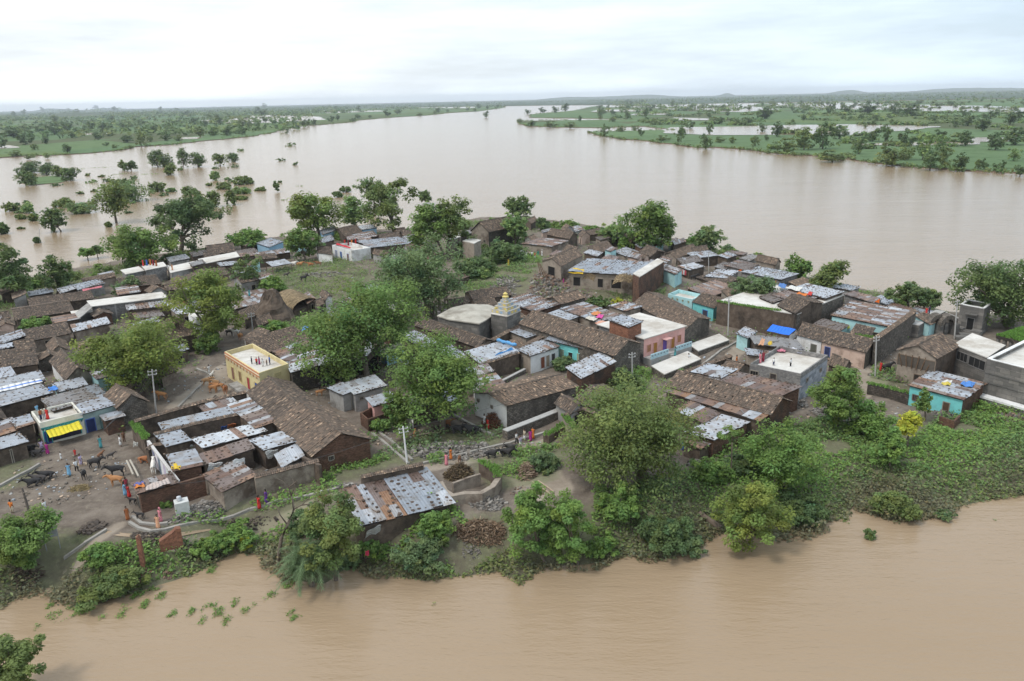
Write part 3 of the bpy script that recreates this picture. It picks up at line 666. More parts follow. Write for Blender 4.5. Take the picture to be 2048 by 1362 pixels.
   if LA >= LB: ss = [(E[0], E[1], r1, r0), (E[2], E[3], r0, r1), (E[1], E[2], r1, r1), (E[3], E[0], r0, r0)]
   else: ss = [(E[1], E[2], r1, r0), (E[3], E[0], r0, r1), (E[2], E[3], r1, r1), (E[0], E[1], r0, r0)]
   for q in ss: tiles(r, *q, tpal)
   s.part('tile_roof', r, MATS['tile'])
  elif roof == 'flat':
   r.box(T(ea, zt + .004), (*(eb - ea), 0), (*(ec - eb), 0), (0, 0, .16)); s.part('roof_slab', r, MATS['slab']); bl['zr'] = zt + .165
  if roof == 'para': bl['zr'] = top
  return bl
 def opening(s, bl, face, u, w, h, z0=0.0, kind='door', col=(0.012, 0.011, 0.011), frame=(0.25, 0.22, 0.18), proud=.04, label=None):  # near-black panels paint the shade of open doorways and windows
  k = 'AB BC CD DA'.split().index(face); q = [bl['a'], bl['b'], bl['c'], bl['d']]; p0, p1 = q[k], q[(k + 1) % 4]
  e = nrm(p1 - p0); o = np.array([e[1], -e[0]]); ce = (bl['a'] + bl['c']) / 2
  c = p0 + (p1 - p0) * u
  if np.dot(o, c - ce) < 0: o = -o
  zb = bl.get('zdoor', bl['z']) + z0
  f = MB(); t = .11
  def pan(m_, s0, s1, z_0, z_1, pr, cc):
   m_.box(np.array([*(c + e * s0 - o * .1), z_0]), (*(e * (s1 - s0)), 0), (*(o * (pr + .1)), 0), (0, 0, z_1 - z_0), cc)
  pan(f, -w / 2 - t, -w / 2, zb, zb + h + t, proud + .05, frame); pan(f, w / 2, w / 2 + t, zb, zb + h + t, proud + .05, frame); pan(f, -w / 2, w / 2, zb + h, zb + h + t, proud + .05, frame)
  if kind == 'window':
   pan(f, -w / 2, w / 2, zb - t, zb, proud + .05, frame)
   for g in range(1, 3): pan(f, -w / 2 + w * g / 3 - .02, -w / 2 + w * g / 3 + .02, zb, zb + h, proud + .03, frame)
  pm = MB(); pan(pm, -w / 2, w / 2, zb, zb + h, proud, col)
  o_ = s.part(kind, pm, MATS['plain'], label)
  fo = f.build('frame', MATS['plain'], o_, org=s.org)
  return o_
 def wallline(s, pl, h, t=.5, wall='mud', cap='tile', zg=None, onground=False, name='yard_wall', ztop=None):
  """wall whose TOP follows these photo pixels (or its foot when onground)"""
  pts = []
  for p in pl:
   if onground: g = G(*p); pts.append(np.array([g[0], g[1], g[2] + h]))
   else:
    z = 3.4
    for _ in range(8):
     q = P(*p, z + h); z = .5 * z + .5 * (hz(q[0], q[1]) if zg is None else zg)
    pts.append(P(*p, z + h))
  m = MB(); r = MB(); cp = MB()
  n = len(pts); nr = []
  for i in range(n):
   dd = nrm(pts[min(i + 1, n - 1)][:2] - pts[max(i - 1, 0)][:2]); nr.append(np.array([-dd[1], dd[0], 0]) * t / 2)
  acc = 0
  for i in range(n - 1):
   p, q = pts[i], pts[i + 1]; L = np.linalg.norm(q[:2] - p[:2])
   zb = min(hz(p[0], p[1]), hz(q[0], q[1])) - .8
   c4 = [p - nr[i], q - nr[i + 1], q + nr[i + 1], p + nr[i]]
   lo = [np.array([v[0], v[1], zb]) for v in c4]
   for k in range(4):
    if (k == 1 and i < n - 2) or (k == 3 and i > 0): continue
    m.quad(lo[k], lo[(k + 1) % 4], c4[(k + 1) % 4], c4[k], m=WI[wall], us=acc)
   m.face(c4, [(0, 0), (L, 0), (L, t), (0, t)], m=WI[wall])
   acc += L
   if cap == 'tile':
    ov = nr[i] / (t / 2) * .18
    tiles(r, p - nr[i] - ov + (0, 0, .02), q - nr[i + 1] - ov + (0, 0, .02), q + (0, 0, .32), p + (0, 0, .32)); tiles(r, q + nr[i + 1] + ov + (0, 0, .02), p + nr[i] + ov + (0, 0, .02), p + (0, 0, .32), q + (0, 0, .32))
   elif cap == 'slab':
    cp.box(c4[0] + (0, 0, .004), c4[1] - c4[0], c4[3] - c4[0], (0, 0, .12), (.4, .39, .37))
   elif cap == 'grass':
    na = max(2, int(L / .5))
    for a_ in range(na):
     u = (a_ + .5) / na; ctr = p + (q - p) * u
     for _ in range(26):
      x = ctr + np.array([rng.uniform(-.5, .5), rng.uniform(-.5, .5), .1]); hh = rng.uniform(.15, .4); an = rng.uniform(0, 6.28); w_ = .09
      dx = np.array([math.cos(an) * w_, math.sin(an) * w_, 0]); le = np.array([rng.uniform(-.15, .15), rng.uniform(-.15, .15), hh])
      g = rng.uniform(.75, 1.3)
      cp.face([x - dx, x + dx, x + dx * .6 + le, x - dx * .6 + le], None, (.085 * g, .15 * g, .035 * g))
  s.part(name, m, WMATS)
  if cap == 'tile': s.part('coping', r, MATS['tile'])
  elif cap == 'slab': s.part('coping', cp, MATS['plain'])
  elif cap == 'grass': s.part('grass_top', cp, MATS['leaf'])['kind'] = 'stuff'
  return pts
def thing_mb(name, mb_, mat, label, cat, group=None, org=None, smooth=False):
 V = np.array(mb_.v); o = org if org is not None else np.array([V[:, 0].mean(), V[:, 1].mean(), V[:, 2].min()])
 return tag(mb_.build(name, mat, org=o, smooth=smooth), label, cat, group)
def sheet(name, label, cat, corners, col, group=None, bands=None, sag=.15, n=8, wr=.05, thick=.03, drape=None):
 """cloth or tarpaulin: corners = four world points"""
 a, b, c, d = [np.asarray(q, float) for q in corners]; m = MB(); rr = random.Random(sum(map(ord, label)))
 ph = [rr.uniform(0, 6) for _ in range(4)]
 def f(u, v):
  p = bil(a, b, c, d, u, v)
  z = -sag * 4 * u * (1 - u) * 4 * v * (1 - v) + wr * (math.sin(u * 9 + ph[0] + v * 3) + math.sin(v * 11 + ph[1] - u * 4) * .7)
  return p + np.array([wr * .4 * math.sin(v * 13 + ph[2]), wr * .4 * math.sin(u * 12 + ph[3]), z])
 for i in range(n):
  for j in range(n):
   u0, u1, v0, v1 = i / n, (i + 1) / n, j / n, (j + 1) / n
   k = col if not bands else bands[min(len(bands) - 1, int((j + .5) / n * len(bands)))]
   m.face([f(u0, v0), f(u1, v0), f(u1, v1), f(u0, v1)], None, k)
 o = thing_mb(name, m, MATS['cloth'], label, cat, group, smooth=True)
 md = o.modifiers.new('thickness', 'SOLIDIFY'); md.thickness = thick
 return o
def px_sheet(name, label, cat, pxs, z, col, **kw):
 if not hasattr(z, '__len__'): z = [z] * 4
 return sheet(name, label, cat, [P(a, b, zz) for (a, b), zz in zip(pxs, z)], col, **kw)
def zroof(bl, dz=.25): return bl['zt'] + dz
# --- big courtyard compound in the front left
c1 = House('courtyard_house', 'big courtyard house with striped tin roofs, long gabled tile hall and painted wall, front left', (480, 930))
g2 = c1.block((551, 845), (626, 911), (739, 879), 2.8, 'gab', 'mud', rise=2.0, faces={'BC': 'brick'})
g1 = c1.block((497, 785), (550, 842), (640, 818), 2.8, 'gab', 'mud', rise=1.7, tpal=TILE_D)
c1.block((321, 849), (330, 863), (470, 829), 2.5, 'tin', 'mud_light', pal='grey', stones=.9, zg=3.4, tilt=.1)
c1.block((402, 815), (420, 831), (480, 813), 2.5, 'tin', 'mud', pal='mix', stones=.6, zg=3.4, tilt=.1)
c1.block((458, 811), (512, 856), (553, 843), 2.7, 'tin', 'mud', pal='mix', zg=3.4, tilt=.1)
c1.block((313, 869), (334, 893), (378, 883), 2.4, 'tin', 'mud', pal='grey', zg=3.4, tilt=.1)
c1.block((389, 881), (408, 896), (530, 864), 2.4, 'tin', 'mud', pal='white', zg=3.4, tilt=.1, stones=1.1)
t3 = c1.block((338, 911), (350, 942), (402, 932), 2.7, 'tin', 'brick', pal='white', zg=3.4, tilt=.1, stones=.8)
c1.block((397, 913), (408, 930), (505, 899), 2.6, 'tin', 'mud', pal='rust', zg=3.4, tilt=.1, stones=1.2)
c1.block((502, 882), (529, 900), (588, 885), 2.6, 'tin', 'mud', pal='white', zg=3.4, tilt=.1)
c1.block((553, 914), (566, 935), (606, 913), 2.2, 'tin', 'mud', pal='grey', zg=3.4, tilt=.2, stones=.6)
c1.block((409, 951), (446, 983), (510, 954), 2.1, 'tin', 'mud_light', pal='rust', zg=3.3, tilt=.1, stones=1.3)
sh = c1.block((268, 970), (279, 987), (352, 967), 2.6, 'tin', 'brick', pal='mix', zg=3.2, tilt=.1, stones=1.3)
c1.wallline([(268, 844), (400, 806), (492, 785)], 2.9, .5, 'mud')
c1.wallline([(309, 869), (400, 846), (478, 829)], 2.7, .4, 'mud')
c1.wallline([(509, 955), (575, 938), (637, 922)], 2.6, .5, 'mud_light')
c1.wallline([(350, 968), (408, 951)], 2.5, .4, 'brick', cap=None)
c1.wallline([(606, 913), (640, 930)], 2.6, .4, 'mud', cap=None)
c1.wallline([(294, 900), (310, 890), (345, 888)], 2.3, .4, 'mud')
c1.wallline([(266, 846), (293, 879)], 2.5, .6, 'mud', cap='grass')
pw0, pw1 = P(293, 880, 5.9), P(354, 964, 5.7); m = MB()
dv = pw1 - pw0; nn = np.array([dv[1], -dv[0], 0]); nn = nn / np.linalg.norm(nn); nn = nn if nn[0] < 0 else -nn
m.box(np.array([pw0[0], pw0[1], 2.4]), (dv[0], dv[1], 0), -nn * .35, (0, 0, 3.4), (.5, .48, .46))
c1.part('painted_wall', m, MATS['plain'])
m = MB(); cols = [(.62, .58, .62), (.60, .60, .58), (.16, .17, .26), (.58, .55, .58), (.12, .16, .2), (.62, .62, .62), (.45, .40, .5), (.55, .60, .58), (.20, .34, .26), (.62, .64, .62), (.42, .58, .46)]
for i, k in enumerate(cols):
 u0, u1 = i / len(cols), (i + 1) / len(cols); q = pw0 + dv * u0; q1 = pw0 + dv * u1
 m.quad(np.array([q[0], q[1], 3.3]) + nn * .01, np.array([q1[0], q1[1], 3.3]) + nn * .01, np.array([q1[0], q1[1], 5.5]) + nn * .01, np.array([q[0], q[1], 5.5]) + nn * .01, k)
c1.part('mural', m, MATS['plain'], 'pale mural panels in white, violet and green')
c1.opening(sh, 'AB', .5, .9, 1.7, col=(.02, .02, .02)); c1.opening(g2, 'BC', .3, .6, .5, 1.5, 'window')
# --- shops at the left of the square
s1 = House('shop', 'cream shop with zigzag parapet, flat roof and a yellow awning', (120, 895), 'shop')
sb = s1.block((62, 823), (79, 846), (164, 825), 3.3, 'para', 'cream', faces={'AB': 'mud_light'}, zg=3.3)
s1.opening(sb, 'BC', .5, 4.2, 1.9, .3, 'door', (.03, .03, .05), (.05, .3, .3)); s1.opening(sb, 'BC', .12, .8, 1.9, 0, 'door', (.05, .06, .25), (.05, .3, .3))
m = MB()
for i in range(11):
 u = i / 11; a = sb['b'] + (sb['c'] - sb['b']) * u; b = sb['b'] + (sb['c'] - sb['b']) * (u + 1 / 11)
 o_ = nrm(sb['b'] - sb['a']) * .03
 m.face([(*(a + o_), sb['zt'] - .95), (*(b + o_), sb['zt'] - .95), (*((a + b) / 2 + o_), sb['zt'] - 1.4)], None, (.03, .12, .12))
 m.face([(*(a + o_), sb['zt'] - .8), (*(b + o_), sb['zt'] - .8), (*(b + o_), sb['zt'] - .95), (*(a + o_), sb['zt'] - .95)], None, (.03, .25, .25))
s1.part('trim', m, MATS['plain'])
z_ = sb['z']
eb_, on_ = sb['c'] - sb['b'], -nrm(sb['a'] - sb['b'])
aw = sheet('awning', 'bright yellow cloth awning hanging over the shop front', 'awning', [(*(sb['b'] + eb_ * u_ - nrm(np.array([-eb_[1], eb_[0]])) * d_), z_ + h_) for u_, d_, h_ in ((.1, 2.0, 1.55), (.88, 2.0, 1.75), (.88, .15, 2.3), (.1, .15, 2.1))], (.72, .60, .05), sag=.12)
s2 = House('house', 'pale green house front with blue door beside the shop, tin roof', (190, 870))
b2 = s2.block((146, 806), (163, 829), (232, 811), 3.0, 'tin', 'teal_grey', pal='white', zg=3.3, tilt=.15)
s2.opening(b2, 'BC', .2, 1.1, 2.0, 0, 'door', (.02, .03, .10), (.08, .14, .4)); s2.opening(b2, 'BC', .55, .6, 1.6, .2, 'window', (.2, .3, .28), (.1, .2, .2))
s3 = House('kiosk', 'small dark kiosk with a bright tin roof before the stone gable house', (225, 850), 'kiosk')
s3.block((203, 832), (212, 842), (247, 834), 2.3, 'tin', 'brick', pal='white', zg=3.2, tilt=.1, stones=.8)
s4 = House('gable_house', 'house with a grey rubble gable end and brown tile roof by the leaning pole', (265, 820))
b4 = s4.block((208, 794), (236, 815), (293, 803), 3.0, 'gab', 'stone', rise=1.6, zg=3.3, faces={'BC': 'stone', 'AB': 'mud'})
s5 = House('tin_house', 'long shed of dark striped tin sheets behind the shops', (150, 810))
s5.block((86, 800), (108, 822), (190, 800), 2.9, 'tin', 'mud', pal='dark', zg=3.3, tilt=.2); s5.block((150, 782), (165, 798), (206, 788), 3.0, 'tin', 'mud', pal='grey', zg=3.3, tilt=.2)
s6 = House('tin_house', 'low mud house with grey tin roof at the left edge below the shop', (20, 915))
b6 = s6.block((-50, 893), (-34, 909), (52, 885), 2.3, 'tin', 'mud', pal='white', zg=3.3, tilt=.1, stones=.8)
s6.opening(b6, 'BC', .62, .1, 1.9)
s7 = House('tin_house', 'rusty tin roofed house left of the shop with the yellow awning', (10, 880))
s7.block((-40, 858), (-22, 880), (40, 860), 2.4, 'tin', 'mud', pal='stripe', zg=3.3, tilt=.1); s7.block((27, 840), (36, 857), (66, 849), 2.7, 'tin', 'mud', pal='grey', zg=3.3, tilt=.1)
s8 = House('tin_house', 'wide pale tin roof with ragged edge next to a blue tarpaulin, left edge', (30, 825))
s8.block((-30, 790), (-2, 814), (103, 788), 2.6, 'tin', 'mud', pal='white', zg=3.3, tilt=.15, stones=1.1)
s9 = House('tin_house', 'left edge house roofed with white sheeting and a blue strip', (30, 790))
b9 = s9.block((-30, 770), (-22, 790), (88, 763), 2.6, 'tin', 'mud', pal='white', zg=3.3, tilt=.15, stones=.9)
px_sheet('tarpaulin', 'long white and blue sheeting laid over a tin roof at the left edge', 'tarpaulin', [(-20, 788), (86, 764), (82, 756), (-22, 778)], b9['zt'] + .45, (.7, .7, .7), bands=[(.72, .72, .72), (.10, .22, .60), (.72, .72, .70)], sag=0, wr=.04)
px_sheet('tarpaulin', 'small crumpled blue tarpaulin on the wall behind the shops', 'tarpaulin', [(97, 782), (117, 778), (112, 771), (96, 774)], 6.3, (.08, .24, .62), sag=.1)
s10 = House('gable_house', 'tile roofed house with a narrow white end wall in the left quarter', (130, 780))
s10.block((102, 722), (133, 760), (182, 744), 2.7, 'gab', 'mud_light', rise=1.5, zg=3.4, tpal=TILE_D, faces={'AB': 'white'})
s11 = House('gable_house', 'broad dark tile roofed house at the left edge under a second smaller roof', (30, 745))
s11.block((-14, 704), (-8, 739), (75, 728), 2.4, 'gbc', 'mud', rise=1.4, zg=3.4, tpal=TILE_D)
s11.block((28, 690), (36, 702), (70, 696), 2.6, 'gbc', 'mud', rise=1.2, zg=3.4, tpal=TILE_D)
s12 = House('tin_house', 'white tin roof dotted with rows of stones at the far left', (25, 690))
s12.block((-4, 676), (4, 688), (50, 676), 2.5, 'tin', 'mud', pal='white', zg=3.4, tilt=.4, stones=1.2); s12.block((-30, 698), (-24, 704), (38, 692), 2.3, 'tin', 'mud', pal='white', zg=3.4, tilt=.1)
s13 = House('tile_house', 'long low tile roofed house with a dark doorway, left of the yellow green tree', (95, 690))
b13 = s13.block((50, 668), (55, 683), (140, 667), 2.4, 'shed', 'mud_light', rise=.9, zg=3.4, tpal=TILE_D)
s13.opening(b13, 'BC', .45, .9, 1.8)
s14 = House('tin_house', 'low house with stone dotted white tin roof behind the yellow green tree', (185, 665))
s14.block((144, 654), (150, 664), (218, 648), 2.5, 'tin', 'mud_light', pal='white', zg=3.4, tilt=.3, stones=1.1)
s15 = House('mud_house', 'roofless brown mud house in front of the sloping stair slab', (130, 650))
s15.block((104, 636), (109, 647), (158, 639), 2.5, 'tin', 'mud', pal='rust', zg=3.4, tilt=.1, stones=.8)
s16 = House('concrete_house', 'long grey block house with a pale flat roof and a sloping stair slab, no plaster', (260, 640))
b16 = s16.block((178, 603), (186, 613), (332, 595), 3.6, 'flat', 'grey_block', zg=3.4, over=.4)
s16.block((143, 624), (147, 631), (186, 624), 2.3, 'flat', 'grey_block', zg=3.4, over=.2)
m = MB(); a0, a1 = P(150, 628, 6.0), P(176, 607, 7.2); w_ = P(186, 613, 7.2) - P(178, 603, 7.2)
m.box(a0, a1 - a0, w_, (0, 0, .2)); s16.part('stair_slab', m, MATS['concrete'])
for i in range(5):
 u = (i + .4) / 5; p = b16['b'] + (b16['c'] - b16['b']) * u; e = nrm(b16['c'] - b16['b']); o_ = nrm(b16['b'] - b16['a'])
 m = MB(); m.box((*(p + o_ * .0), 2.6), (*(e * .3), 0), (*(o_ * .06), 0), (0, 0, b16['zt'] - 2.62)); s16.part('column', m, MATS['concrete'])
for u in (.18, .5, .8): s16.opening(b16, 'BC', u, .8, .6, 2.0, 'window')
s17 = House('tin_house', 'brown house with broken white sheets and rubble on its roof beside the grey block house', (300, 640))
s17.block((253, 611), (257, 621), (343, 612), 2.9, 'tin', 'mud', pal='mix', zg=3.4, tilt=.1, stones=1.4)
s18 = House('gable_house', 'tile roof hipped at both ends, between the yellow green tree and the leafy green tree', (350, 700))
s18.block((315, 652), (337, 680), (393, 667), 3.2, 'hip', 'mud', rise=2.0, zg=3.4)
s18b = House('white_house', 'small white plastered block at the lane fork beside the tall leafy tree', (392, 668))
s18b.block((376, 628), (392, 640), (411, 633), 3.4, 'flat', 'white', zg=3.4, over=.05)
s19 = House('tin_house', 'small white tin roof just behind the hipped tile house', (285, 665))
s19.block((262, 650), (270, 658), (318, 644), 2.5, 'tin', 'mud', pal='white', zg=3.4, tilt=.1)
s20 = House('tile_house', 'long low tile roof row with weathered dark tiles above the left fruit trees', (90, 645))
s20.block((24, 617), (34, 640), (146, 622), 2.3, 'gbc', 'mud', rise=1.0, zg=3.4, tpal=TILE_D)
s21 = House('tile_house', 'dark weathered tile roof row behind the tree-shaded lane on the far left', (120, 615))
s21.block((56, 597), (62, 612), (186, 597), 2.3, 'gbc', 'mud', rise=.9, zg=3.4, tpal=TILE_D)
s22 = House('tin_house', 'small grey tin roofed hut next to the leaning left edge tree', (80, 595))
s22.block((57, 586), (60, 593), (105, 585), 2.2, 'tin', 'mud', pal='grey', zg=3.2, tilt=.2, stones=1.2)
s23 = House('tin_house', 'long concrete edged tin roof by the dark upright tree, behind red drying cloths', (165, 585))
s23.block((115, 579), (122, 587), (152, 579), 2.3, 'tin', 'mud', pal='grey', zg=3.3, tilt=.2, stones=1.2); s23.block((146, 571), (158, 580), (208, 569), 2.5, 'tin', 'concrete', pal='grey', zg=3.3, tilt=.2, stones=1.2)
s24 = House('brick_house', 'brown brick house with a weathered tile roof below the unfinished concrete house', (285, 590))
b24 = s24.block((238, 563), (246, 575), (322, 568), 2.5, 'shed', 'brick', rise=.9, zg=3.4, tpal=TILE_D)
s24.opening(b24, 'BC', .65, .6, .6, 1.2, 'window')
s25 = House('concrete_house', 'unfinished grey concrete house in two blocks with people on the upper roof', (275, 560))
b25 = s25.block((243, 541), (253, 549), (287, 542), 3.4, 'flat', 'grey_block', zg=3.4, over=.25); b25b = s25.block((286, 533), (292, 541), (332, 533), 3.8, 'flat', 'grey_block', zg=3.4, over=.25)
s25.opening(b25, 'BC', .6, 1.4, 1.2, .8, 'window', (.05, .05, .05)); s25.block((275, 548), (279, 552), (308, 547), 2.2, 'flat', 'grey_block', zg=3.4, over=.1)
s26 = House('flat_roof_house', 'long flat roofed house with dark brown walls and a pale slab, by the ivy mound', (420, 535))
b26 = s26.block((398, 519), (403, 529), (478, 514), 3.2, 'flat', 'mud', zg=3.4); b26b = s26.block((335, 535), (343, 546), (402, 533), 3.0, 'flat', 'concrete', zg=3.4)
s26.block((380, 527), (386, 533), (410, 527), 3.8, 'tin', 'mud', pal='dark', zg=3.4, tilt=.1, stones=0)
s27 = House('gable_house', 'dark grey gable roofed hall at the water edge, next to the almond tree', (440, 510))
s27.block((412, 500), (418, 509), (470, 503), 2.2, 'gbc', 'mud', rise=2.0, zg=3.2, tpal=TILE_D)
s27.block((380, 506), (388, 514), (425, 508), 2.2, 'tin', 'mud', pal='dark', zg=3.2, tilt=.2, stones=1.5)
s28 = House('tin_house', 'light blue walled house with stone laden tin roof by the far water edge', (555, 505))
s28.block((514, 487), (538, 495), (566, 485), 2.9, 'tin', 'light_blue', pal='grey', zg=3.4, tilt=.2, stones=1.2)
s29 = House('tin_house', 'low tin roofs heaped with rubble below the light blue house', (550, 520))
s29.block((512, 507), (520, 515), (580, 505), 2.0, 'tin', 'mud', pal='mix', zg=3.4, tilt=.1, stones=1.7); s29.block((470, 503), (476, 511), (515, 505), 2.0, 'tin', 'mud', pal='dark', zg=3.4, tilt=.1, stones=1.7)
m_, p0 = MB(), None
s30 = House('cattle_shed', 'open cattle shed with a bright white sheet roof on posts in the grass field', (560, 545), 'shed')
q = [P(532, 527, 6.3), P(545, 534, 6.3), P(583, 527, 6.3)]; q.append(q[0] + q[2] - q[1])
r = MB(); tin_sheets(r, q[1], q[2], q[3] + (0, 0, .3), q[0] + (0, 0, .3), 'white'); s30.part('tin_roof', r, MATS['tin']); stones_on(q[1], q[2], q[3] + (0, 0, .3), q[0] + (0, 0, .3), s30.label, .7)
for k in q:
 m = MB(); m.tube([(k[0], k[1], 3.0), (k[0], k[1], 6.32)], .09, 6); s30.part('post', m, MATS['wood'])
m = MB(); ce = (q[0] + q[2]) / 2; m.cbox((ce[0], ce[1] - .6, 3.2), 2.6, 1.2, 1.3); s30.part('trough', m, MATS['concrete'])
s31 = House('white_house', 'white walled flat house with red saris drying on its roof', (700, 520))
b31 = s31.block((664, 490), (703, 501), (741, 495), 3.4, 'para', 'white', zg=4.0)
for u, k in ((.2, (.3, .32, .34)), (.45, (.05, .12, .28)), (.8, (.2, .12, .07))): s31.opening(b31, 'AB', u, 1.0, 2.0, 0, 'door', k, (.25, .3, .5))
s31.block((632, 494), (637, 506), (664, 509), 2.6, 'gbc', 'white', rise=1.2, zg=4.0, tpal=TILE_D)
s32 = House('tin_house', 'brown walled house with stone strewn tin roof joined to the white house', (790, 510))
s32.block((715, 483), (742, 496), (828, 488), 3.2, 'tin', 'mud', pal='grey', zg=3.8, tilt=.2, stones=1.5)
for i, (A_, B_, C_, h_, rf, wl_, pl_, lb) in enumerate([
  ((670, 458), (690, 472), (724, 464), 2.6, 'gbc', 'mud', 'grey', 'dark gabled tile house at the back of the white house, near the water'),
  ((714, 453), (724, 460), (753, 457), 2.8, 'tin', 'light_blue', 'white', 'small whitewashed blue house with tin roof behind the drying saris'),
  ((754, 470), (764, 483), (802, 478), 2.4, 'gbc', 'mud', 'grey', 'gabled tile house right of the drying red saris'),
  ((640, 477), (646, 487), (668, 481), 2.4, 'tin', 'mud', 'grey', 'narrow tin roofed house at the left back corner of the white house'),
  ((640, 463), (646, 470), (674, 460), 2.5, 'tin', 'light_blue', 'grey', 'pale blue tin roofed house under the far light green trees'),
  ((690, 470), (698, 481), (755, 474), 2.3, 'tin', 'mud', 'mix', 'low tin roof littered with rubble behind the red saris'),
  ((800, 466), (808, 473), (840, 469), 2.2, 'gbc', 'mud', 'grey', 'last dark gabled roof before the river right of the white house'),
  ((806, 474), (812, 482), (842, 476), 2.2, 'tin', 'mud', 'grey', 'rubble covered tin roof under the tall tree by the river')]):
 hh = House('tile_house' if rf == 'gbc' else 'tin_house', lb, B_); hh.block(A_, B_, C_, h_, rf, wl_, pal=pl_, rise=1.2, zg=3.6, tilt=.2, stones=1.4, tpal=TILE_D)
s33 = House('thatched_hut', 'thatched hut with a rounded straw roof beside the ruined stone tower', (600, 640), 'hut')
q = [P(548, 603, 5.2), P(588, 622, 5.2), P(636, 607, 5.2)]; q.append(q[0] + q[2] - q[1])
m = MB(); m.box((*q[0][:2], 3), (*(q[1] - q[0])[:2], 0), (*(q[2] - q[1])[:2], 0), (0, 0, 2.2), m=WI['mud']); s33.part('wall', m, WMATS)
m = MB(); e0 = (q[0] + q[3]) / 2; e1 = (q[1] + q[2]) / 2; hw = (q[2] - q[1]) / 2 * 1.15
for i in range(40):
 for j in range(14):
  an0, an1 = math.pi * j / 14, math.pi * (j + 1) / 14; u0, u1 = i / 40 - .02, (i + 1.3) / 40
  f = lambda u, an: e0 + (e1 - e0) * u + hw * math.cos(an) + np.array([0, 0, 2.1 * math.sin(an) - .2 + rng.uniform(-.05, .05)])
  g_ = rng.uniform(.5, 1.2); m.face([f(u0, an0), f(u1, an0), f(u1, an1), f(u0, an1)], None, (g_, g_, g_))
s33.part('thatch', m, MATS['straw'])
s34 = House('tile_house', 'long low house with patched tile and tin roof beside the ruined tower', (500, 620))
s34.block((440, 597), (452, 606), (540, 588), 2.0, 'tin', 'mud', pal='rust', zg=3.6, tilt=.2, stones=.5); s34.block((452, 607), (466, 620), (548, 600), 2.1, 'tin', 'mud', pal='mix', zg=3.6, tilt=.1, stones=.7); s34.block((478, 628), (490, 640), (552, 612), 2.0, 'shed', 'mud', rise=.5, zg=3.5, tpal=TILE_D)
s35 = House('ruined_tower', 'crumbling conical stone tower with grass on it', (540, 650), 'tower')
b0 = G(540, 650); m = MB(); rr = random.Random(5); rings = []
for k in range(9):
 t = k / 8; rad = 4.6 * (1 - t) ** 1.1 + 1.0
 rings.append([(b0[0] + (rad + rr.uniform(-.4, .4)) * math.cos(2 * math.pi * i / 18), b0[1] + 3 + (rad * .8 + rr.uniform(-.4, .4)) * math.sin(2 * math.pi * i / 18), 3.0 + t * 7.6 + rr.uniform(-.25, .25)) for i in range(18)])
m.loft(rings); s35.part('wall', m, MATS['mud'])
# --- yellow house and neighbours
y1 = House('yellow_house', 'pale yellow plastered house with striped parapet, children on its flat roof', (520, 790))
by = y1.block((449, 703), (518, 746), (577, 727), 4.5, 'para', 'yellow', zg=3.4)
for u, w_, h_, k, kd in ((.2, .9, 2.1, (.25, .12, .10), 'door'), (.42, .9, 1.6, (.2, .1, .06), 'window'), (.66, .9, 2.1, (.35, .03, .05), 'door'), (.88, .9, 2.1, (.03, .10, .40), 'door')):
 y1.opening(by, 'AB', u, w_, h_, .3 if kd == 'door' else .9, kd, k, (.45, .36, .18))
y1.opening(by, 'BC', .6, 1.0, .35, 3.2, 'window', (.5, .42, .22), (.5, .42, .22))
m = MB(); e = nrm(by['b'] - by['a']); L = np.linalg.norm(by['b'] - by['a']); o_ = -nrm(by['c'] - by['b'])
for zo, k in ((-.05, (.55, .16, .10)), (-.3, (.75, .68, .5)), (-.55, (.5, .15, .09))):
 m.box((*by['a'], by['zt'] + zo - .2), (*(e * L), 0), (*(o_ * .07), 0), (0, 0, .12), k)
for i in range(22):
 m.box((*(by['a'] + e * (L * (i + .2) / 22)), by['zt'] - 1.25), (*(e * .25), 0), (*(o_ * .1), 0), (0, 0, .35), (.62, .52, .4) if i % 2 else (.4, .2, .12))
y1.part('cornice', m, MATS['plain'])
m = MB(); m.box((*(by['a'] + e * L * .3 + o_ * .05), 2.8), (*(e * L * .68), 0), (*(o_ * 1.7), 0), (0, 0, 1.0)); y1.part('plinth', m, MATS['concrete'])
y2 = House('tile_house', 'brown tile roofed house joined to the back of the yellow house', (560, 690))
y2.block((492, 688), (530, 706), (628, 678), 3.0, 'shed', 'mud', rise=.9, zg=3.4, tpal=TILE_D)
y3 = House('tin_house', 'house of striped rusty tin sheets beside the yellow house, stone side wall', (620, 750))
y3.block((548, 704), (582, 733), (650, 708), 3.6, 'tin', 'dark_stone', pal='stripe', zg=3.4, tilt=.2, stones=.6); y3.block((576, 732), (584, 745), (674, 723), 3.6, 'tin', 'dark_stone', pal='white', zg=3.4, tilt=.1, stones=1.2)
y4 = House('barn', 'dark open barn on posts under the big round tree', (700, 740), 'barn')
y4.block((672, 705), (684, 727), (760, 705), 3.0, 'tin', 'dark', pal='mix', zg=3.4, tilt=.1)  # near-black wall colour stands for the shade inside the open barn
for px, py in ((690, 748), (712, 742), (735, 738), (758, 746)):
 g = G(px, py); m = MB(); m.tube([g - (0, 0, .2), g + (0, 0, 2.9)], .1, 6); y4.part('post', m, MATS['wood'])
y5 = House('concrete_shed', 'grey plastered shed with white tin roofs in two steps', (700, 820), 'shed')
y5a = y5.block((658, 777), (686, 790), (712, 781), 2.7, 'tin', 'concrete', pal='white', zg=3.4, tilt=.1, stones=.75); y5b = y5.block((690, 769), (710, 789), (769, 772), 2.75, 'tin', 'concrete', pal='white', zg=3.4, tilt=.1, stones=.75)
y5.opening(y5b, 'BC', .2, .5, .4, 1.7, 'window'); y5.opening(y5a, 'BC', .75, .7, 1.8, 0, 'door', (.2, .2, .19))
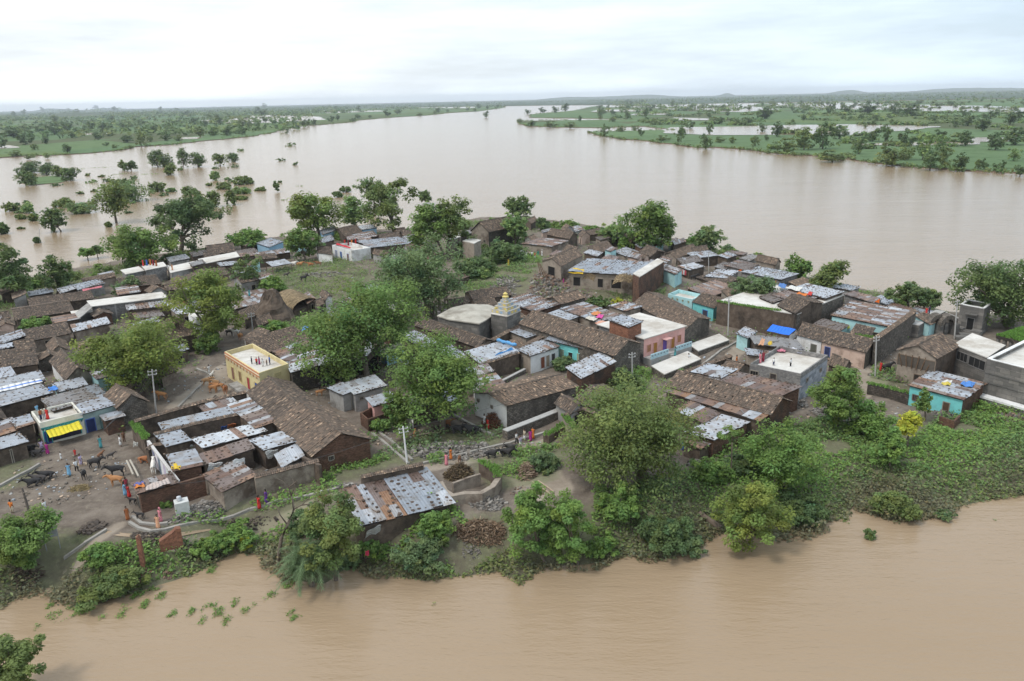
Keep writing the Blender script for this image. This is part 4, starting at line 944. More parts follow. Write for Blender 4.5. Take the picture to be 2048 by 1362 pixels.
y6 = House('brick_hut', 'pink plastered hut with clothes and a walled red-brown yard beside the front neem tree', (745, 850), 'hut')
y6.block((735, 799), (748, 813), (792, 800), 2.4, 'tin', 'pink', pal='white', zg=3.4, tilt=.1, stones=.6)
y6.wallline([(742, 815), (722, 826), (736, 838), (775, 825)], 1.9, .3, 'brick', cap=None)
# --- central compound
c2 = House('courtyard_house', 'large central courtyard house with turquoise veranda and a white end wall', (1060, 800))
w0 = c2.block((949, 786), (1013, 810), (1152, 772), 3.3, 'gbc', 'stone', rise=.9, zg=3.5, faces={'AB': 'white'}, over=.35)
c2.opening(w0, 'AB', .55, .35, .35, 2.0, 'window'); c2.opening(w0, 'AB', .12, .35, .35, 2.2, 'window')
c2.block((946, 757), (966, 780), (1010, 772), 3.0, 'tin', 'white', pal='stripe', zg=3.5, tilt=.1, stones=.6)
wb = c2.block((1134, 738), (1163, 757), (1230, 725), 3.5, 'tin', 'brick', pal='white', zg=3.5, tilt=.15, stones=1.2)
gb_ = c2.block((1040, 647), (1228, 711), (1281, 687), 4.0, 'gab', 'stone', rise=1.6, zg=3.6)
cy = c2.block((1093, 680), (1192, 704), (1213, 693), 3.2, 'tin', 'cyan', pal='grey', zg=3.6, tilt=.5, stones=1.15)
for u, w_, h_, z0, kd, k in ((.12, 1.0, 2.0, 0, 'door', (.03, .03, .03)), (.32, 1.0, 1.7, .5, 'window', (.35, .33, .22)), (.5, .9, 2.0, 0, 'door', (.03, .02, .02)), (.68, 1.0, 1.7, .5, 'window', (.4, .36, .22)), (.87, 1.3, 1.9, 0, 'door', (.04, .02, .02))): c2.opening(cy, 'AB', u, w_, h_, z0, kd, k, (.25, .62, .6))
wr = c2.block((1034, 699), (1061, 712), (1117, 694), 2.9, 'tin', 'white', pal='white', zg=3.6, tilt=.1, stones=1.4, faces={'AB': 'mud_light'})
for u, w_, k in ((.42, .9, (.20, .07, .04)), (.60, .8, (.30, .24, .18)), (.8, .8, (.06, .05, .05))): c2.opening(wr, 'BC', u, w_, 2.0, 0, 'door', k, (.6, .6, .6))
c2.opening(wr, 'AB', .4, .4, .4, 1.6, 'window')
c2.block((1018, 662), (1052, 676), (1094, 664), 2.8, 'tin', 'mud_light', pal='grey', zg=3.6, tilt=.1, stones=1.2)
bt = c2.block((932, 706), (962, 728), (1035, 705), 2.9, 'tin', 'mud', pal='white', zg=3.6, tilt=.1, stones=.9)
c2.wallline([(958, 731), (1036, 706)], 3.0, .5, 'mud'); c2.wallline([(950, 700), (1000, 672), (1043, 648)], 3.0, .6, 'mud'); c2.wallline([(1036, 699), (1075, 678), (1108, 662)], 3.2, .6, 'mud')
c2.wallline([(1000, 764), (1050, 738)], .6, .5, 'stone', cap='slab');
px_sheet('tarpaulin', 'crumpled blue tarpaulin hanging over the courtyard wall edge', 'tarpaulin', [(994, 717), (1030, 703), (1024, 696), (990, 708)], [bt['zt'] - .3, bt['zt'] - .1, bt['zt'] + .5, bt['zt'] + .5], (.09, .30, .62), sag=.2, wr=.12)
m = MB(); r0, r1 = P(995, 680, bt['zt'] + .6), P(1032, 690, bt['zt'] + .6); m.tube([r0 + (r1 - r0) * u + (0, 0, .08 * math.sin(u * 14)) for u in np.linspace(0, 1, 12)], [.28 + .05 * math.sin(i * 2.1) for i in range(12)], 7, (.12, .33, .6))
thing_mb('tarpaulin_roll', m, MATS['cloth'], 'long rolled up blue tarpaulin lying on the courtyard tin roof', 'tarpaulin', smooth=True)
c3 = House('retaining_wall', 'long grey stone retaining wall with a flat top along the road', (1080, 850), 'wall')
c3.wallline([(1010, 862), (1080, 835), (1152, 806)], 1.9, 1.0, 'stone', cap='slab', zg=2.6, name='wall')
c3.wallline([(1152, 806), (1210, 782)], 2.2, .7, 'stone', cap='slab', zg=2.6, name='wall')
t1 = House('temple', 'grey stone temple with a rounded pale flat roof and a stepped white yellow spire', (980, 650), 'temple')
tz = 3.5 + 4.6
tp = [P(a, b, tz) for a, b in ((878, 633), (900, 640), (930, 644), (958, 648), (971, 641), (984, 632), (996, 620), (975, 612), (935, 611), (905, 618))]
m = MB()
for i in range(len(tp)):
 a, b = tp[i], tp[(i + 1) % len(tp)]; m.quad((*a[:2], 2.5), (*b[:2], 2.5), b, a, m=WI['temple_stone'])
t1.part('wall', m, WMATS)
m = MB(); ce = sum(tp) / len(tp); ring = lambda k, z: [(*(ce[:2] + (p[:2] - ce[:2]) * k), z) for p in tp]
m.loft([ring(1.06, tz + .004), ring(1.06, tz + .22), ring(.7, tz + .5), ring(.3, tz + .7)]); t1.part('roof_slab', m, MATS['old_slab'])
for px, py in ((880, 668), (893, 664)):
 p = P(px, py - 3, 3.6); m = MB(); m.cbox((p[0], p[1], 2.8), .6, .6, 5.2); t1.part('pillar', m, MATS['temple_stone'])
tw = t1.block((982, 628), (1014, 634), (1041, 622), 5.6, 'flat', 'temple_stone', zg=3.5, over=.1)
ce = (tw['a'] + tw['c']) / 2; zt = tw['zr']; an = math.atan2(*(tw['b'] - tw['a'])[::-1])
spire = MB(); k = 0
for w_, h_, zz in ((3.9, .7, 0), (3.0, .6, .7), (2.2, .6, 1.3), (1.4, .5, 1.9), (.9, .4, 2.4)):
 spire.cbox((*ce, zt + zz + .002), w_, w_, h_ - .004, an, (.42, .40, .35))
 nb = max(2, int(w_ / .8))
 for f in range(4):
  a_ = an + f * math.pi / 2
  for i in range(nb):
   u = (i + .5) / nb - .5; cx = ce + np.array([math.cos(a_), math.sin(a_)]) * (u * w_) + np.array([-math.sin(a_), math.cos(a_)]) * (w_ / 2)
   spire.cbox((*cx, zt + zz + .12), w_ / nb * .55, .06, h_ - .28, a_, (.62, .48, .14) if (i + f) % 3 else (.25, .36, .5))
 k += 1
spire.tube([(*ce, zt + 2.75), (*ce, zt + 3.0), (*ce, zt + 3.2), (*ce, zt + 3.5), (*ce, zt + 3.9)], [.5, .65, .3, .45, .02], 10, (.62, .50, .18))
t1.part('spire', spire, MATS['plain'])
for a_ in (0, 1, 2, 3):
 q = [tw['a'], tw['b'], tw['c'], tw['d']][a_]; q = q + nrm(ce - q) * .9; m = MB(); m.cbox((*q, zt + .002), .7, .7, .6, an, (.45, .43, .38)); m.tube([(*q, zt + .6), (*q, zt + .9), (*q, zt + 1.1)], [.28, .24, .03], 8, (.45, .38, .16)); t1.part('corner_turret', m, MATS['plain'])
t2 = House('tin_house', 'house behind the temple spire with rubble strewn tin roof and brown tile end', (1080, 640))
t2.block((1005, 603), (1072, 624), (1122, 609), 3.2, 'tin', 'brick', pal='mix', zg=3.7, tilt=.2, stones=1.6); t2.block((1090, 598), (1122, 608), (1170, 594), 3.3, 'gbc', 'stone', rise=1.0, zg=3.8)
t3_ = House('tile_house', 'weathered tile roofed house among the bushes behind the banyan', (930, 615))
t3_.block((930, 586), (948, 600), (1022, 590), 2.4, 'gbc', 'mud', rise=1.1, zg=4.2, tpal=TILE_D); t3_.block((900, 552), (912, 562), (940, 556), 2.4, 'shed', 'mud', rise=.6, zg=4.5)
t4 = House('tile_house', 'long brown tile roof and grey tin roof between the two front neem trees', (850, 720))
t4.block((830, 650), (955, 694), (985, 682), 3.0, 'gab', 'mud', rise=1.0, zg=3.4, tpal=TILE_D); t4.block((800, 672), (850, 697), (880, 688), 2.8, 'tin', 'mud', pal='grey', zg=3.4, tilt=.1, stones=1.3)
pk = House('pink_house', 'pink house with a pale blue balcony rail and white flat roof', (1330, 730))
bp_ = pk.block((1198, 650), (1288, 678), (1370, 653), 4.3, 'flat', 'grey_block', zg=3.5, faces={'BC': 'pink'}, over=.3)
bp_['zdoor'] = bp_['z'] + 1.0
for u, w_, h_, z0, kd, k in ((.12, .9, 1.3, .7, 'window', (.30, .14, .04)), (.27, .9, 2.0, 0, 'door', (.36, .17, .04)), (.50, 1.1, 2.2, 0, 'door', (.14, .08, .30)), (.70, .9, 2.0, 0, 'door', (.36, .17, .04)), (.86, .9, 1.3, .7, 'window', (.30, .14, .04))): pk.opening(bp_, 'BC', u, w_, h_, z0, kd, k, (.62, .34, .3))
e = nrm(bp_['c'] - bp_['b']); o_ = nrm(bp_['b'] - bp_['a']); L = np.linalg.norm(bp_['c'] - bp_['b'])
m = MB(); m.box((*bp_['b'], 2.6), (*(e * L), 0), (*(o_ * 1.8), 0), (0, 0, bp_['z'] + 1.0 - 2.6), (.38, .37, .35)); pk.part('plinth', m, MATS['plain'])
for u0, u1 in ((0, .42), (.58, 1.0)):
 m = MB(); m.box((*(bp_['b'] + e * L * u0 + o_ * 1.65), bp_['z'] + 1.002), (*(e * L * (u1 - u0)), 0), (*(o_ * .12), 0), (0, 0, .95), (.48, .66, .70))
 for i in range(6):
  m.box((*(bp_['b'] + e * L * (u0 + (u1 - u0) * (i + .25) / 6) + o_ * 1.78), bp_['z'] + 1.5), (*(e * L * (u1 - u0) / 12), 0), (*(o_ * .02), 0), (0, 0, .22), (.2, .26, .3))
 pk.part('balcony', m, MATS['plain'])
m = MB(); m.box((*(bp_['b'] + e * L * .42 + o_ * 0), bp_['z'] + 3.3), (*(e * L * .16), 0), (*(o_ * 1.2), 0), (0, 0, .12), (.6, .36, .33)); pk.part('canopy', m, MATS['plain'])
m = MB()
for i in range(4): m.box((*(bp_['b'] + e * L * .44 + o_ * (1.82 + i * .35)), 2.6), (*(e * L * .12), 0), (*(o_ * .34), 0), (0, 0, bp_['z'] + .8 - i * .25 - 2.6), (.4, .39, .37))
pk.part('steps', m, MATS['plain'])
br = pk.block((1219, 641), (1257, 655), (1283, 645), 1.5, 'tin', 'red_brick', pal='white', stones=1.2, tilt=.1, ztop=bp_['zr'] + 2.0, depth=0, wallname='stair_room')
pk2 = House('tin_house', 'tin roofed yard rooms with pink and orange cloths on the roof by the stair room', (1150, 670))
pb1 = pk2.block((1087, 632), (1126, 645), (1157, 634), 2.8, 'tin', 'mud_light', pal='grey', zg=3.7, tilt=.1, stones=1.1); pb2 = pk2.block((1122, 618), (1194, 645), (1240, 632), 3.0, 'tin', 'mud_light', pal='mix', zg=3.7, tilt=.1, stones=1.0)
for lab, pxq, k in (('bright pink cloth bundle drying on the tin roof', [(1192, 634), (1203, 637), (1208, 630), (1196, 628)], (.66, .10, .34)), ('orange cloth drying on the tin roof above the pink bundle', [(1182, 628), (1196, 631), (1203, 624), (1190, 622)], (.62, .25, .10)),
     ('pale quilt spread on the tin roof next to the brick stair room', [(1170, 637), (1188, 642), (1196, 636), (1178, 632)], (.6, .56, .48)), ('peach cloth spread flat in front of the pink bundle', [(1190, 647), (1206, 651), (1216, 643), (1200, 640)], (.66, .36, .26))):
 px_sheet('cloth', lab, 'cloth', pxq, pb2['zt'] + .45, k, sag=-.1, wr=.08, n=6)
pk3 = House('tile_house', 'long tile roofed house with stone gable end to the right of the pink house', (1400, 690))
pk3.block((1268, 606), (1367, 662), (1419, 638), 3.0, 'gab', 'stone', rise=1.4, zg=3.6)
pf = House('platform', 'raised stone platform with steps in front of the pink house', (1345, 748), 'platform')
pf.block((1303, 733), (1329, 750), (1402, 719), .9, 'flat', 'stone', zg=3.3, over=.05)
pf2 = House('platform', 'stone edged platform by the lane beyond the pink house', (1420, 705), 'platform')
pf2.block((1378, 690), (1397, 703), (1458, 681), .8, 'flat', 'stone', zg=3.3, over=.05)
cy1 = House('cyan_house', 'pale turquoise house with white roof edge and a small dark door', (1360, 620))
b = cy1.block((1336, 588), (1385, 599), (1406, 589), 3.2, 'para', 'pale_cyan', zg=3.8); cy1.opening(b, 'AB', .45, .9, 1.8, 0, 'door', (.03, .03, .05), (.2, .3, .6))
for u in (.2, .4, .62, .85): cy1.opening(b, 'AB', u, .2, .2, 2.4, 'window', (.35, .12, .06), (.3, .3, .2))
cy2 = House('cyan_house', 'bright turquoise house with tile roof and people in its doorway', (1410, 635))
b = cy2.block((1386, 604), (1427, 616), (1446, 604), 2.9, 'shed', 'cyan', rise=.8, zg=3.7); cy2.opening(b, 'AB', .62, 1.3, 1.9, 0, 'door', (.05, .05, .07), (.08, .2, .5))
# --- houses on the mound
h1 = House('tin_house', 'big tin roofed house on the mound with thatch porches and a yellow tarpaulin', (1210, 575))
b = h1.block((1139, 543), (1265, 551), (1297, 533), 3.1, 'tin', 'mud_light', pal='grey', tilt=.9, stones=1.25, over=.5)
for u, w_ in ((.12, 1.6), (.5, 1.2), (.75, 2.2)): h1.opening(b, 'AB', u, w_, 1.9, 0, 'door', (.015, .013, .012))
h1.block((1266, 548), (1279, 555), (1328, 524), 5.6, 'flat', 'brick', over=.05)
zz = b['zt']
px_sheet('tarpaulin', 'bright yellow tarpaulin over the left corner of the mound house roof', 'tarpaulin', [(1137, 545), (1166, 548), (1168, 539), (1142, 535)], [zz - .1, zz - .1, zz + .45, zz + .45], (.72, .47, .03), sag=.05)
for i, (pxq, lb) in enumerate((([(1163, 560), (1188, 563), (1192, 552), (1170, 550)], 'straw'), ([(1224, 569), (1262, 566), (1268, 552), (1232, 551)], 'straw'))):
 m = MB(); q = [P(*p, z) for p, z in zip(pxq, (zz - 1.2, zz - 1.2, zz + .1, zz + .1))]
 for a in range(16):
  for b_ in range(8):
   f = lambda u, v: bil(*q, u, v) + np.array([0, 0, .5 * math.sin(math.pi * u) + rng.uniform(-.12, .12)])
   g_ = rng.uniform(.6, 1.25); m.face([f(a / 16, b_ / 8), f((a + 1) / 16, b_ / 8), f((a + 1) / 16, (b_ + 1) / 8), f(a / 16, (b_ + 1) / 8)], None, (g_, g_, g_))
 h1.part('thatch', m, MATS['straw'])
h2 = House('tin_house', 'mud house at the top of the grassy mound with people standing before it', (1080, 520))
h2.block((1045, 489), (1103, 494), (1137, 482), 3.0, 'tin', 'mud_light', pal='rust', tilt=.2, stones=1.2); h2.block((1094, 469), (1138, 478), (1155, 470), 3.2, 'gab', 'mud', rise=1.3, tpal=TILE)
h3 = House('ruined_house', 'half fallen tile roofed house with open timber front on the mound', (1120, 550))
b = h3.block((1085, 522), (1122, 532), (1165, 510), 2.8, 'gbc', 'mud_light', rise=1.3, tpal=TILE_D); h3.opening(b, 'AB', .5, 2.6, 2.0, 0, 'door')
for i in range(3):
 g = G(1083 + i * 6, 556 + i * 2); m = MB(); m.tube([g, g + (-.8 - i * .4, 1.0, 3.6)], .09, 5); h3.part('beam', m, MATS['wood'])
h4 = House('ruined_mansion', 'tall ruined mud mansion with sagging tile roof and broken towers by the river', (985, 505), 'ruin')
b = h4.block((943, 462), (977, 464), (1038, 451), 5.6, 'gbc', 'mud_light', rise=2.8, tpal=TILE_D, faces={'BC': 'dark_stone'}); h4.opening(b, 'AB', .35, .6, .7, 2.5, 'window'); h4.opening(b, 'AB', .75, .6, .7, 2.5, 'window')
h4.block((925, 483), (948, 488), (962, 481), 4.6, 'flat', 'mud_light', over=.02); h4.block((893, 478), (905, 481), (922, 474), 4.6, 'flat', 'mud_light', over=.02); h4.block((905, 470), (912, 474), (945, 466), 4.2, 'tin', 'dark_stone', pal='dark', tilt=.2)
h5 = House('tile_house', 'small tile roofed ruin behind the light green willow like tree', (1060, 455))
h5.block((1050, 441), (1062, 447), (1075, 441), 2.6, 'gbc', 'mud', rise=1.0, tpal=TILE_D)
for i, (A_, B_, C_, h_, rf, wl_, pl_, lb) in enumerate([
  ((1176, 500), (1190, 508), (1228, 497), 2.6, 'shed', 'mud', 'grey', 'small tile roofed house behind the big stone studded tin roof'),
  ((1228, 505), (1252, 513), (1276, 504), 2.4, 'tin', 'mud_light', 'white', 'mud hut with a bright tin roof at the back of the mound'),
  ((1280, 503), (1300, 514), (1328, 504), 2.4, 'gab', 'mud', 'grey', 'dark gabled tile house under the loose riverside tree'),
  ((1246, 470), (1262, 484), (1284, 478), 3.2, 'gab', 'mud', 'grey', 'steep dark tile roof beside the riverside tree trunk'),
  ((1330, 508), (1352, 517), (1396, 500), 2.5, 'gbc', 'mud_light', 'grey', 'gabled tile house with mud end wall near the feathery tree'),
  ((1374, 508), (1392, 517), (1436, 512), 2.5, 'tin', 'mud', 'grey', 'flat tin roof of the house before the feathery riverside tree'),
  ((1355, 520), (1366, 530), (1405, 523), 2.3, 'tin', 'mud', 'dark', 'dark tin roofed lean to between gabled house and white canopy'),
  ((1327, 541), (1350, 549), (1364, 540), 2.8, 'tin', 'pale_cyan', 'mix', 'small turquoise hut against the tall wall of the mound house'),
  ((1380, 500), (1388, 506), (1416, 501), 2.3, 'gbc', 'mud', 'grey', 'low dark roof next to the water right of the gabled mud end'),
  ((1162, 466), (1170, 472), (1205, 466), 2.2, 'gbc', 'mud', 'grey', 'low tile roof at the river edge left of the light green shrub tree'),
  ((1207, 474), (1216, 480), (1248, 474), 2.2, 'tin', 'mud', 'dark', 'dark low roof among shrubs at the river edge')]):
 hh = House({'tin': 'tin_house'}.get(rf, 'tile_house'), lb, B_); hh.block(A_, B_, C_, h_, rf, wl_, pal=pl_, rise=1.1, tilt=.2, stones=1.4, tpal=TILE_D)
hc = House('cloth_shed', 'open shed with white roof sheet and red white cloths hanging at its side', (1380, 548), 'shed')
b = hc.block((1357, 534), (1378, 541), (1408, 534), 2.4, 'tin', 'mud', pal='white', tilt=.15, stones=.6)
e = nrm(b['b'] - b['a']); o_ = -nrm(b['c'] - b['b'])
for i, k in enumerate(((.55, .05, .08), (.65, .6, .58), (.6, .12, .10), (.62, .6, .6), (.5, .08, .1))):
 p = b['a'] + e * (.3 + i * .75) + o_ * .5; sheet('cloth', ['dark red cloth hung first at the cloth shed', 'white cloth between the red ones at the cloth shed', 'bright red cloth in the middle at the cloth shed', 'white cloth right of the middle at the cloth shed', 'crimson cloth at the end of the cloth shed'][i], 'cloth', [(*p, b['zt'] - 1.3), (*(p + e * .65), b['zt'] - 1.3), (*(p + e * .65), b['zt'] - .1), (*p, b['zt'] - .1)], k, sag=0, wr=.03, n=4)
# --- right side
r1 = House('tin_house', 'row of concrete edged tin roofs thick with stones near the river', (1500, 570))
r1.block((1411, 554), (1452, 557), (1476, 543), 2.8, 'tin', 'concrete', pal='white', zg=3.6, tilt=.1, stones=1.3); r1.block((1448, 532), (1490, 541), (1518, 530), 3.0, 'tin', 'concrete', pal='dark', zg=3.6, tilt=.1, stones=1.7)
b = r1.block((1483, 545), (1560, 560), (1595, 549), 3.2, 'tin', 'grey_block', pal='grey', zg=3.6, tilt=.1, stones=1.7); r1.wallline([(1595, 549), (1627, 558), (1640, 562)], 2.0, .3, 'concrete', cap=None)
r1.block((1430, 535), (1447, 540), (1465, 530), 2.6, 'tin', 'mud', pal='dark', zg=3.6, tilt=.1, stones=1.6)
r2 = House('tile_house', 'dark tile and rust roofs heaped with rubble in front of the white tin roof', (1430, 585))
r2.block((1394, 555), (1440, 570), (1478, 562), 2.4, 'shed', 'mud', rise=.5, zg=3.6, tpal=TILE_D); r2.block((1376, 578), (1420, 594), (1475, 577), 2.5, 'tin', 'mud', pal='rust', zg=3.6, tilt=.1, stones=.8)
r3 = House('walled_house', 'large mud walled house with grass topped walls, tile ridge and cloth strewn tin roofs', (1560, 660))
b = r3.block((1434, 604), (1594, 630), (1688, 591), 4.6, 'flat', 'mud', zg=3.5, over=.02, faces={'BC': 'stone'}); b['zdoor'] = b['z']
zt3 = b['zr']
r3.opening(b, 'AB', .42, 1.4, 2.2, .2, 'door', (.03, .025, .02), (.62, .58, .52))
r3.block((1556, 610), (1590, 626), (1645, 606), 0, 'gab', 'mud', rise=1.2, ztop=zt3 + .35, tpal=TILE_D); r3.block((1545, 592), (1600, 607), (1645, 592), 0, 'tin', 'mud', pal='rust', ztop=zt3 + .3, tilt=.1); tt = r3.block((1580, 580), (1650, 597), (1684, 585), 0, 'tin', 'mud', pal='grey', ztop=zt3 + .5, tilt=.1, stones=1.2)
r3.block((1520, 596), (1545, 606), (1575, 596), 0, 'tin', 'mud', pal='dark', ztop=zt3 + .2, tilt=.1)
r3.wallline([(1436, 604), (1510, 616), (1560, 622)], 4.7, .5, 'mud', cap='grass', zg=3.5)
for lab, pxq, k in (('blue cloth heap on the walled house roof corner', [(1556, 573), (1570, 577), (1574, 568), (1560, 566)], (.10, .22, .50)), ('white sheets spread on the walled house roof', [(1572, 575), (1598, 582), (1606, 576), (1582, 570)], (.68, .66, .62)), ('orange cloth spread on the walled house tin roof', [(1592, 587), (1612, 592), (1616, 588), (1597, 584)], (.66, .2, .05)), ('red cloth on the walled house roof next to the orange one', [(1614, 589), (1622, 591), (1626, 584), (1618, 583)], (.6, .06, .05))):
 px_sheet('cloth', lab, 'cloth', pxq, zt3 + .95, k, sag=-.1, wr=.08, n=6)
st = House('market_stall', 'stall under a bright blue tarpaulin roof in front of the mud wall', (1560, 690), 'stall')
q = [P(1533, 662, 5.6), P(1578, 671, 5.6), P(1592, 659, 6.2), P(1545, 649, 6.2)]
for p in q:
 m = MB(); m.tube([(p[0], p[1], 2.6), (p[0], p[1], p[2])], .07, 6); st.part('post', m, MATS['wood'])
m = MB(); mid = (q[0] + q[1] + q[2] + q[3]) / 4; m.cbox((mid[0], mid[1], 2.8), 3.6, .7, 1.5); st.part('counter', m, MATS['wood'])
sheet('tarpaulin', 'bright blue tarpaulin stretched over the stall posts', 'tarpaulin', [p + (0, 0, .06) for p in q], (.04, .20, .80), sag=.25, wr=.03)
sheet('cloth', 'white cloth hanging at the right end of the blue stall', 'cloth', [q[1] + (.1, -.1, -1.3), q[2] + (.1, -.1, -1.3), q[2] + (.1, -.1, -.1), q[1] + (.1, -.1, -.1)], (.6, .6, .6), sag=0, wr=.08)
r4 = House('walled_house', 'long walled house whose wide tin roof is patched with rust, pale green front', (1780, 690))
b = r4.block((1664, 633), (1788, 656), (1824, 624), 3.3, 'tin', 'teal_grey', pal='mix', zg=3.6, tilt=.2, stones=1.05, faces={'AB': 'pale_cyan'}); r4.opening(b, 'AB', .72, 1.8, 1.8, 0, 'door', (.03, .02, .02))
r4.wallline([(1752, 677), (1794, 648), (1829, 622)], 4.6, .6, 'stone', cap='tile', zg=3.5); r4.wallline([(1714, 672), (1752, 677)], 3.0, .5, 'mud', cap='grass', zg=3.5); r4.block((1690, 590), (1745, 606), (1762, 600), 3.0, 'tin', 'grey_block', pal='rust', zg=3.6, tilt=.1)
sheet('cloth', 'yellow and white bundles piled at the corner of the pale green front', 'cloth', [P(1683, 662, 5.2), P(1706, 654, 5.4), P(1705, 646, 5.9), P(1684, 655, 5.7)], (.66, .60, .2), bands=[(.66, .62, .12), (.68, .66, .62), (.6, .58, .5)], sag=-.3, wr=.15)
r5 = House('tile_house', 'whitewashed house with brown tile roof right of the blue stall', (1620, 695))
b = r5.block((1594, 669), (1643, 682), (1666, 662), 2.7, 'gab', 'white', rise=1.3, zg=3.5, tpal=TILE_D); r5.opening(b, 'AB', .72, 1.0, 1.6, .1, 'door', (.12, .12, .10), (.2, .18, .16))
r6 = House('tile_house', 'pale pink plastered house with tile roof by the lane', (1690, 715))
b = r6.block((1644, 683), (1731, 704), (1758, 684), 2.9, 'gab', 'peach', rise=1.3, zg=3.4, faces={'BC': 'stone'}, tpal=TILE_D); r6.opening(b, 'AB', .15, .9, 1.8, .3, 'door', (.03, .04, .10), (.12, .16, .35))
r7 = House('tile_house', 'small tile roof between the terrace house and the pink plastered house', (1690, 760))
r7.block((1658, 728), (1686, 741), (1702, 728), 2.3, 'gab', 'mud', rise=1.1, zg=3.4)
r8 = House('terrace_house', 'grey concrete terrace house with people on its wide white flat roof', (1600, 790))
b8 = r8.block((1500, 727), (1602, 748), (1656, 710), 4.6, 'para', 'grey_block', zg=3.4, faces={'BC': 'blue_block'})
r8.opening(b8, 'AB', .1, 1.2, .9, 2.6, 'window'); r8.opening(b8, 'AB', .48, .9, 1.5, 2.2, 'door', (.05, .04, .035)); r8.opening(b8, 'BC', .25, .6, .5, 2.6, 'window'); r8.opening(b8, 'BC', .75, .6, .5, 2.6, 'window')
r8.wallline([(1459, 742), (1500, 754)], 2.5, .3, 'grey_block', cap='slab', zg=3.4)
for i, (lab, pxq, k) in enumerate((('pink towel laid along the terrace edge', [(1553, 702), (1570, 704), (1572, 699), (1556, 697)], (.6, .22, .28)), ('white cloth bundle on the terrace wall', [(1578, 700), (1592, 703), (1594, 697), (1581, 695)], (.64, .64, .68)), ('grey blue blanket heaped on the terrace wall', [(1594, 705), (1604, 707), (1606, 701), (1597, 699)], (.4, .42, .55)), ('orange mat standing against the terrace roof', [(1516, 690), (1527, 690), (1531, 678), (1524, 676)], (.62, .34, .2)), ('small yellow mat on the tiles beside the terrace', [(1536, 690), (1545, 689), (1544, 682), (1536, 683)], (.6, .42, .05)))):
 px_sheet('cloth', lab, 'cloth', pxq, b8['zr'] + .3, k, sag=-.15, wr=.08, n=6)
r9 = House('tile_house', 'tile and tin roofs with a narrow pale room by the lane below the blue stall', (1500, 715))
r9.block((1500, 672), (1512, 690), (1605, 700), 2.4, 'tin', 'mud', pal='dark', zg=3.4, tilt=.1, stones=.8); r9.block((1474, 668), (1495, 676), (1512, 664), 2.5, 'tin', 'pale_cyan', pal='white', zg=3.4, tilt=.1)
r10 = House('courtyard_house', 'front right house with a long tile ridge between rusty and grey tin roofs', (1470, 850))
r10.block((1395, 752), (1560, 792), (1598, 776), 3.3, 'tin', 'brick', pal='rust', zg=3.4, tilt=.15, stones=1.2); r10.block((1385, 745), (1440, 757), (1470, 742), 3.5, 'tin', 'mud', pal='white', zg=3.4, tilt=.15, stones=.9)
g_ = r10.block((1336, 772), (1540, 828), (1580, 803), 3.3, 'gab', 'brick', rise=1.5, zg=3.4, tpal=TILE)
r10.block((1333, 784), (1516, 842), (1541, 828), 3.0, 'tin', 'mud', pal='stripe', zg=3.4, tilt=.3, stones=.7); r10.block((1352, 822), (1406, 846), (1436, 829), 2.9, 'tin', 'mud', pal='stripe', zg=3.3, tilt=.1, stones=.7)
b = r10.block((1376, 868), (1427, 880), (1494, 846), 2.6, 'tin', 'brick', pal='grey', zg=3.3, tilt=.2, stones=1.1); r10.block((1368, 884), (1400, 897), (1426, 884), 1.9, 'tin', 'mud', pal='rust', zg=3.3, tilt=.1, stones=1.0); r10.opening(b, 'AB', .1, .9, 1.6)
r10.wallline([(1370, 745), (1440, 720), (1462, 712)], 3.2, .5, 'mud', zg=3.4)
sheet('cloth', 'white rag sacks hung over the low rusty shed by the bank', 'cloth', [P(1398, 911, 3.4), P(1428, 893, 3.4), P(1428, 880, 5.2), P(1400, 895, 5.2)], (.55, .54, .50), sag=-.2, wr=.12)
r11 = House('ruined_yard', 'broken mud walled yard with grass on the walls, beside the big bank tree', (1160, 870), 'ruin')
r11.wallline([(1128, 833), (1150, 822), (1168, 818)], 2.2, .4, 'mud', zg=3.2); r11.wallline([(1128, 833), (1146, 852), (1160, 868)], 2.2, .5, 'mud_light', cap='grass', zg=3.2); r11.wallline([(1168, 818), (1210, 835)], 2.2, .4, 'brick', zg=3.2)
r12 = House('earth_wall', 'low earth wall overgrown with bright grass beside the road', (1110, 870), 'wall')
r12.wallline([(1092, 872), (1130, 848)], 1.4, .9, 'mud', cap='grass', zg=3.0, name='wall')
# --- far right: ruin, cyan house, stone temple
f1 = House('ruined_house', 'two storey ruined house with collapsed tile roof and bare posts', (1840, 770))
b = f1.block((1798, 700), (1872, 716), (1916, 692), 5.2, 'gbc', 'mud_light', rise=1.5, zg=3.3, faces={'BC': 'mud'}, tpal=TILE_D)
f1.opening(b, 'AB', .5, 5.6, 1.7, 2.9, 'door', (.10, .085, .07), (.2, .15, .11)); f1.opening(b, 'AB', .65, 1.6, 1.9, 0, 'door', (.03, .025, .02), (.16, .12, .09))  # widest panel is no door: its brown paints the shaded upper storey recess
for i in range(6):
 u = .15 + i * .13; p = b['a'] + (b['b'] - b['a']) * u; o_ = -nrm(b['c'] - b['b']); m = MB(); m.tube([(*(p + o_ * .3), b['z'] + 2.8), (*(p + o_ * .4 + (.3 * (i - 2), 0)), b['z'] + 5.0)], .08, 5); f1.part('beam', m, MATS['wood'])
f2 = House('cyan_house', 'turquoise fronted house with brick corner, rusty roof and a blue sheet on top', (1880, 830))
b = f2.block((1820, 773), (1926, 800), (1968, 768), 2.8, 'tin', 'brick', pal='mix', zg=3.3, tilt=.1, stones=1.2, faces={'AB': 'cyan'}); f2.opening(b, 'AB', .13, .7, .8, .9, 'window', (.05, .03, .03), (.15, .12, .1)); f2.opening(b, 'AB', .72, .8, 1.8, 0, 'door', (.08, .05, .03))
f2.wallline([(1880, 832), (1908, 842), (1920, 830)], 1.3, .3, 'brick', cap=None, zg=3.2)
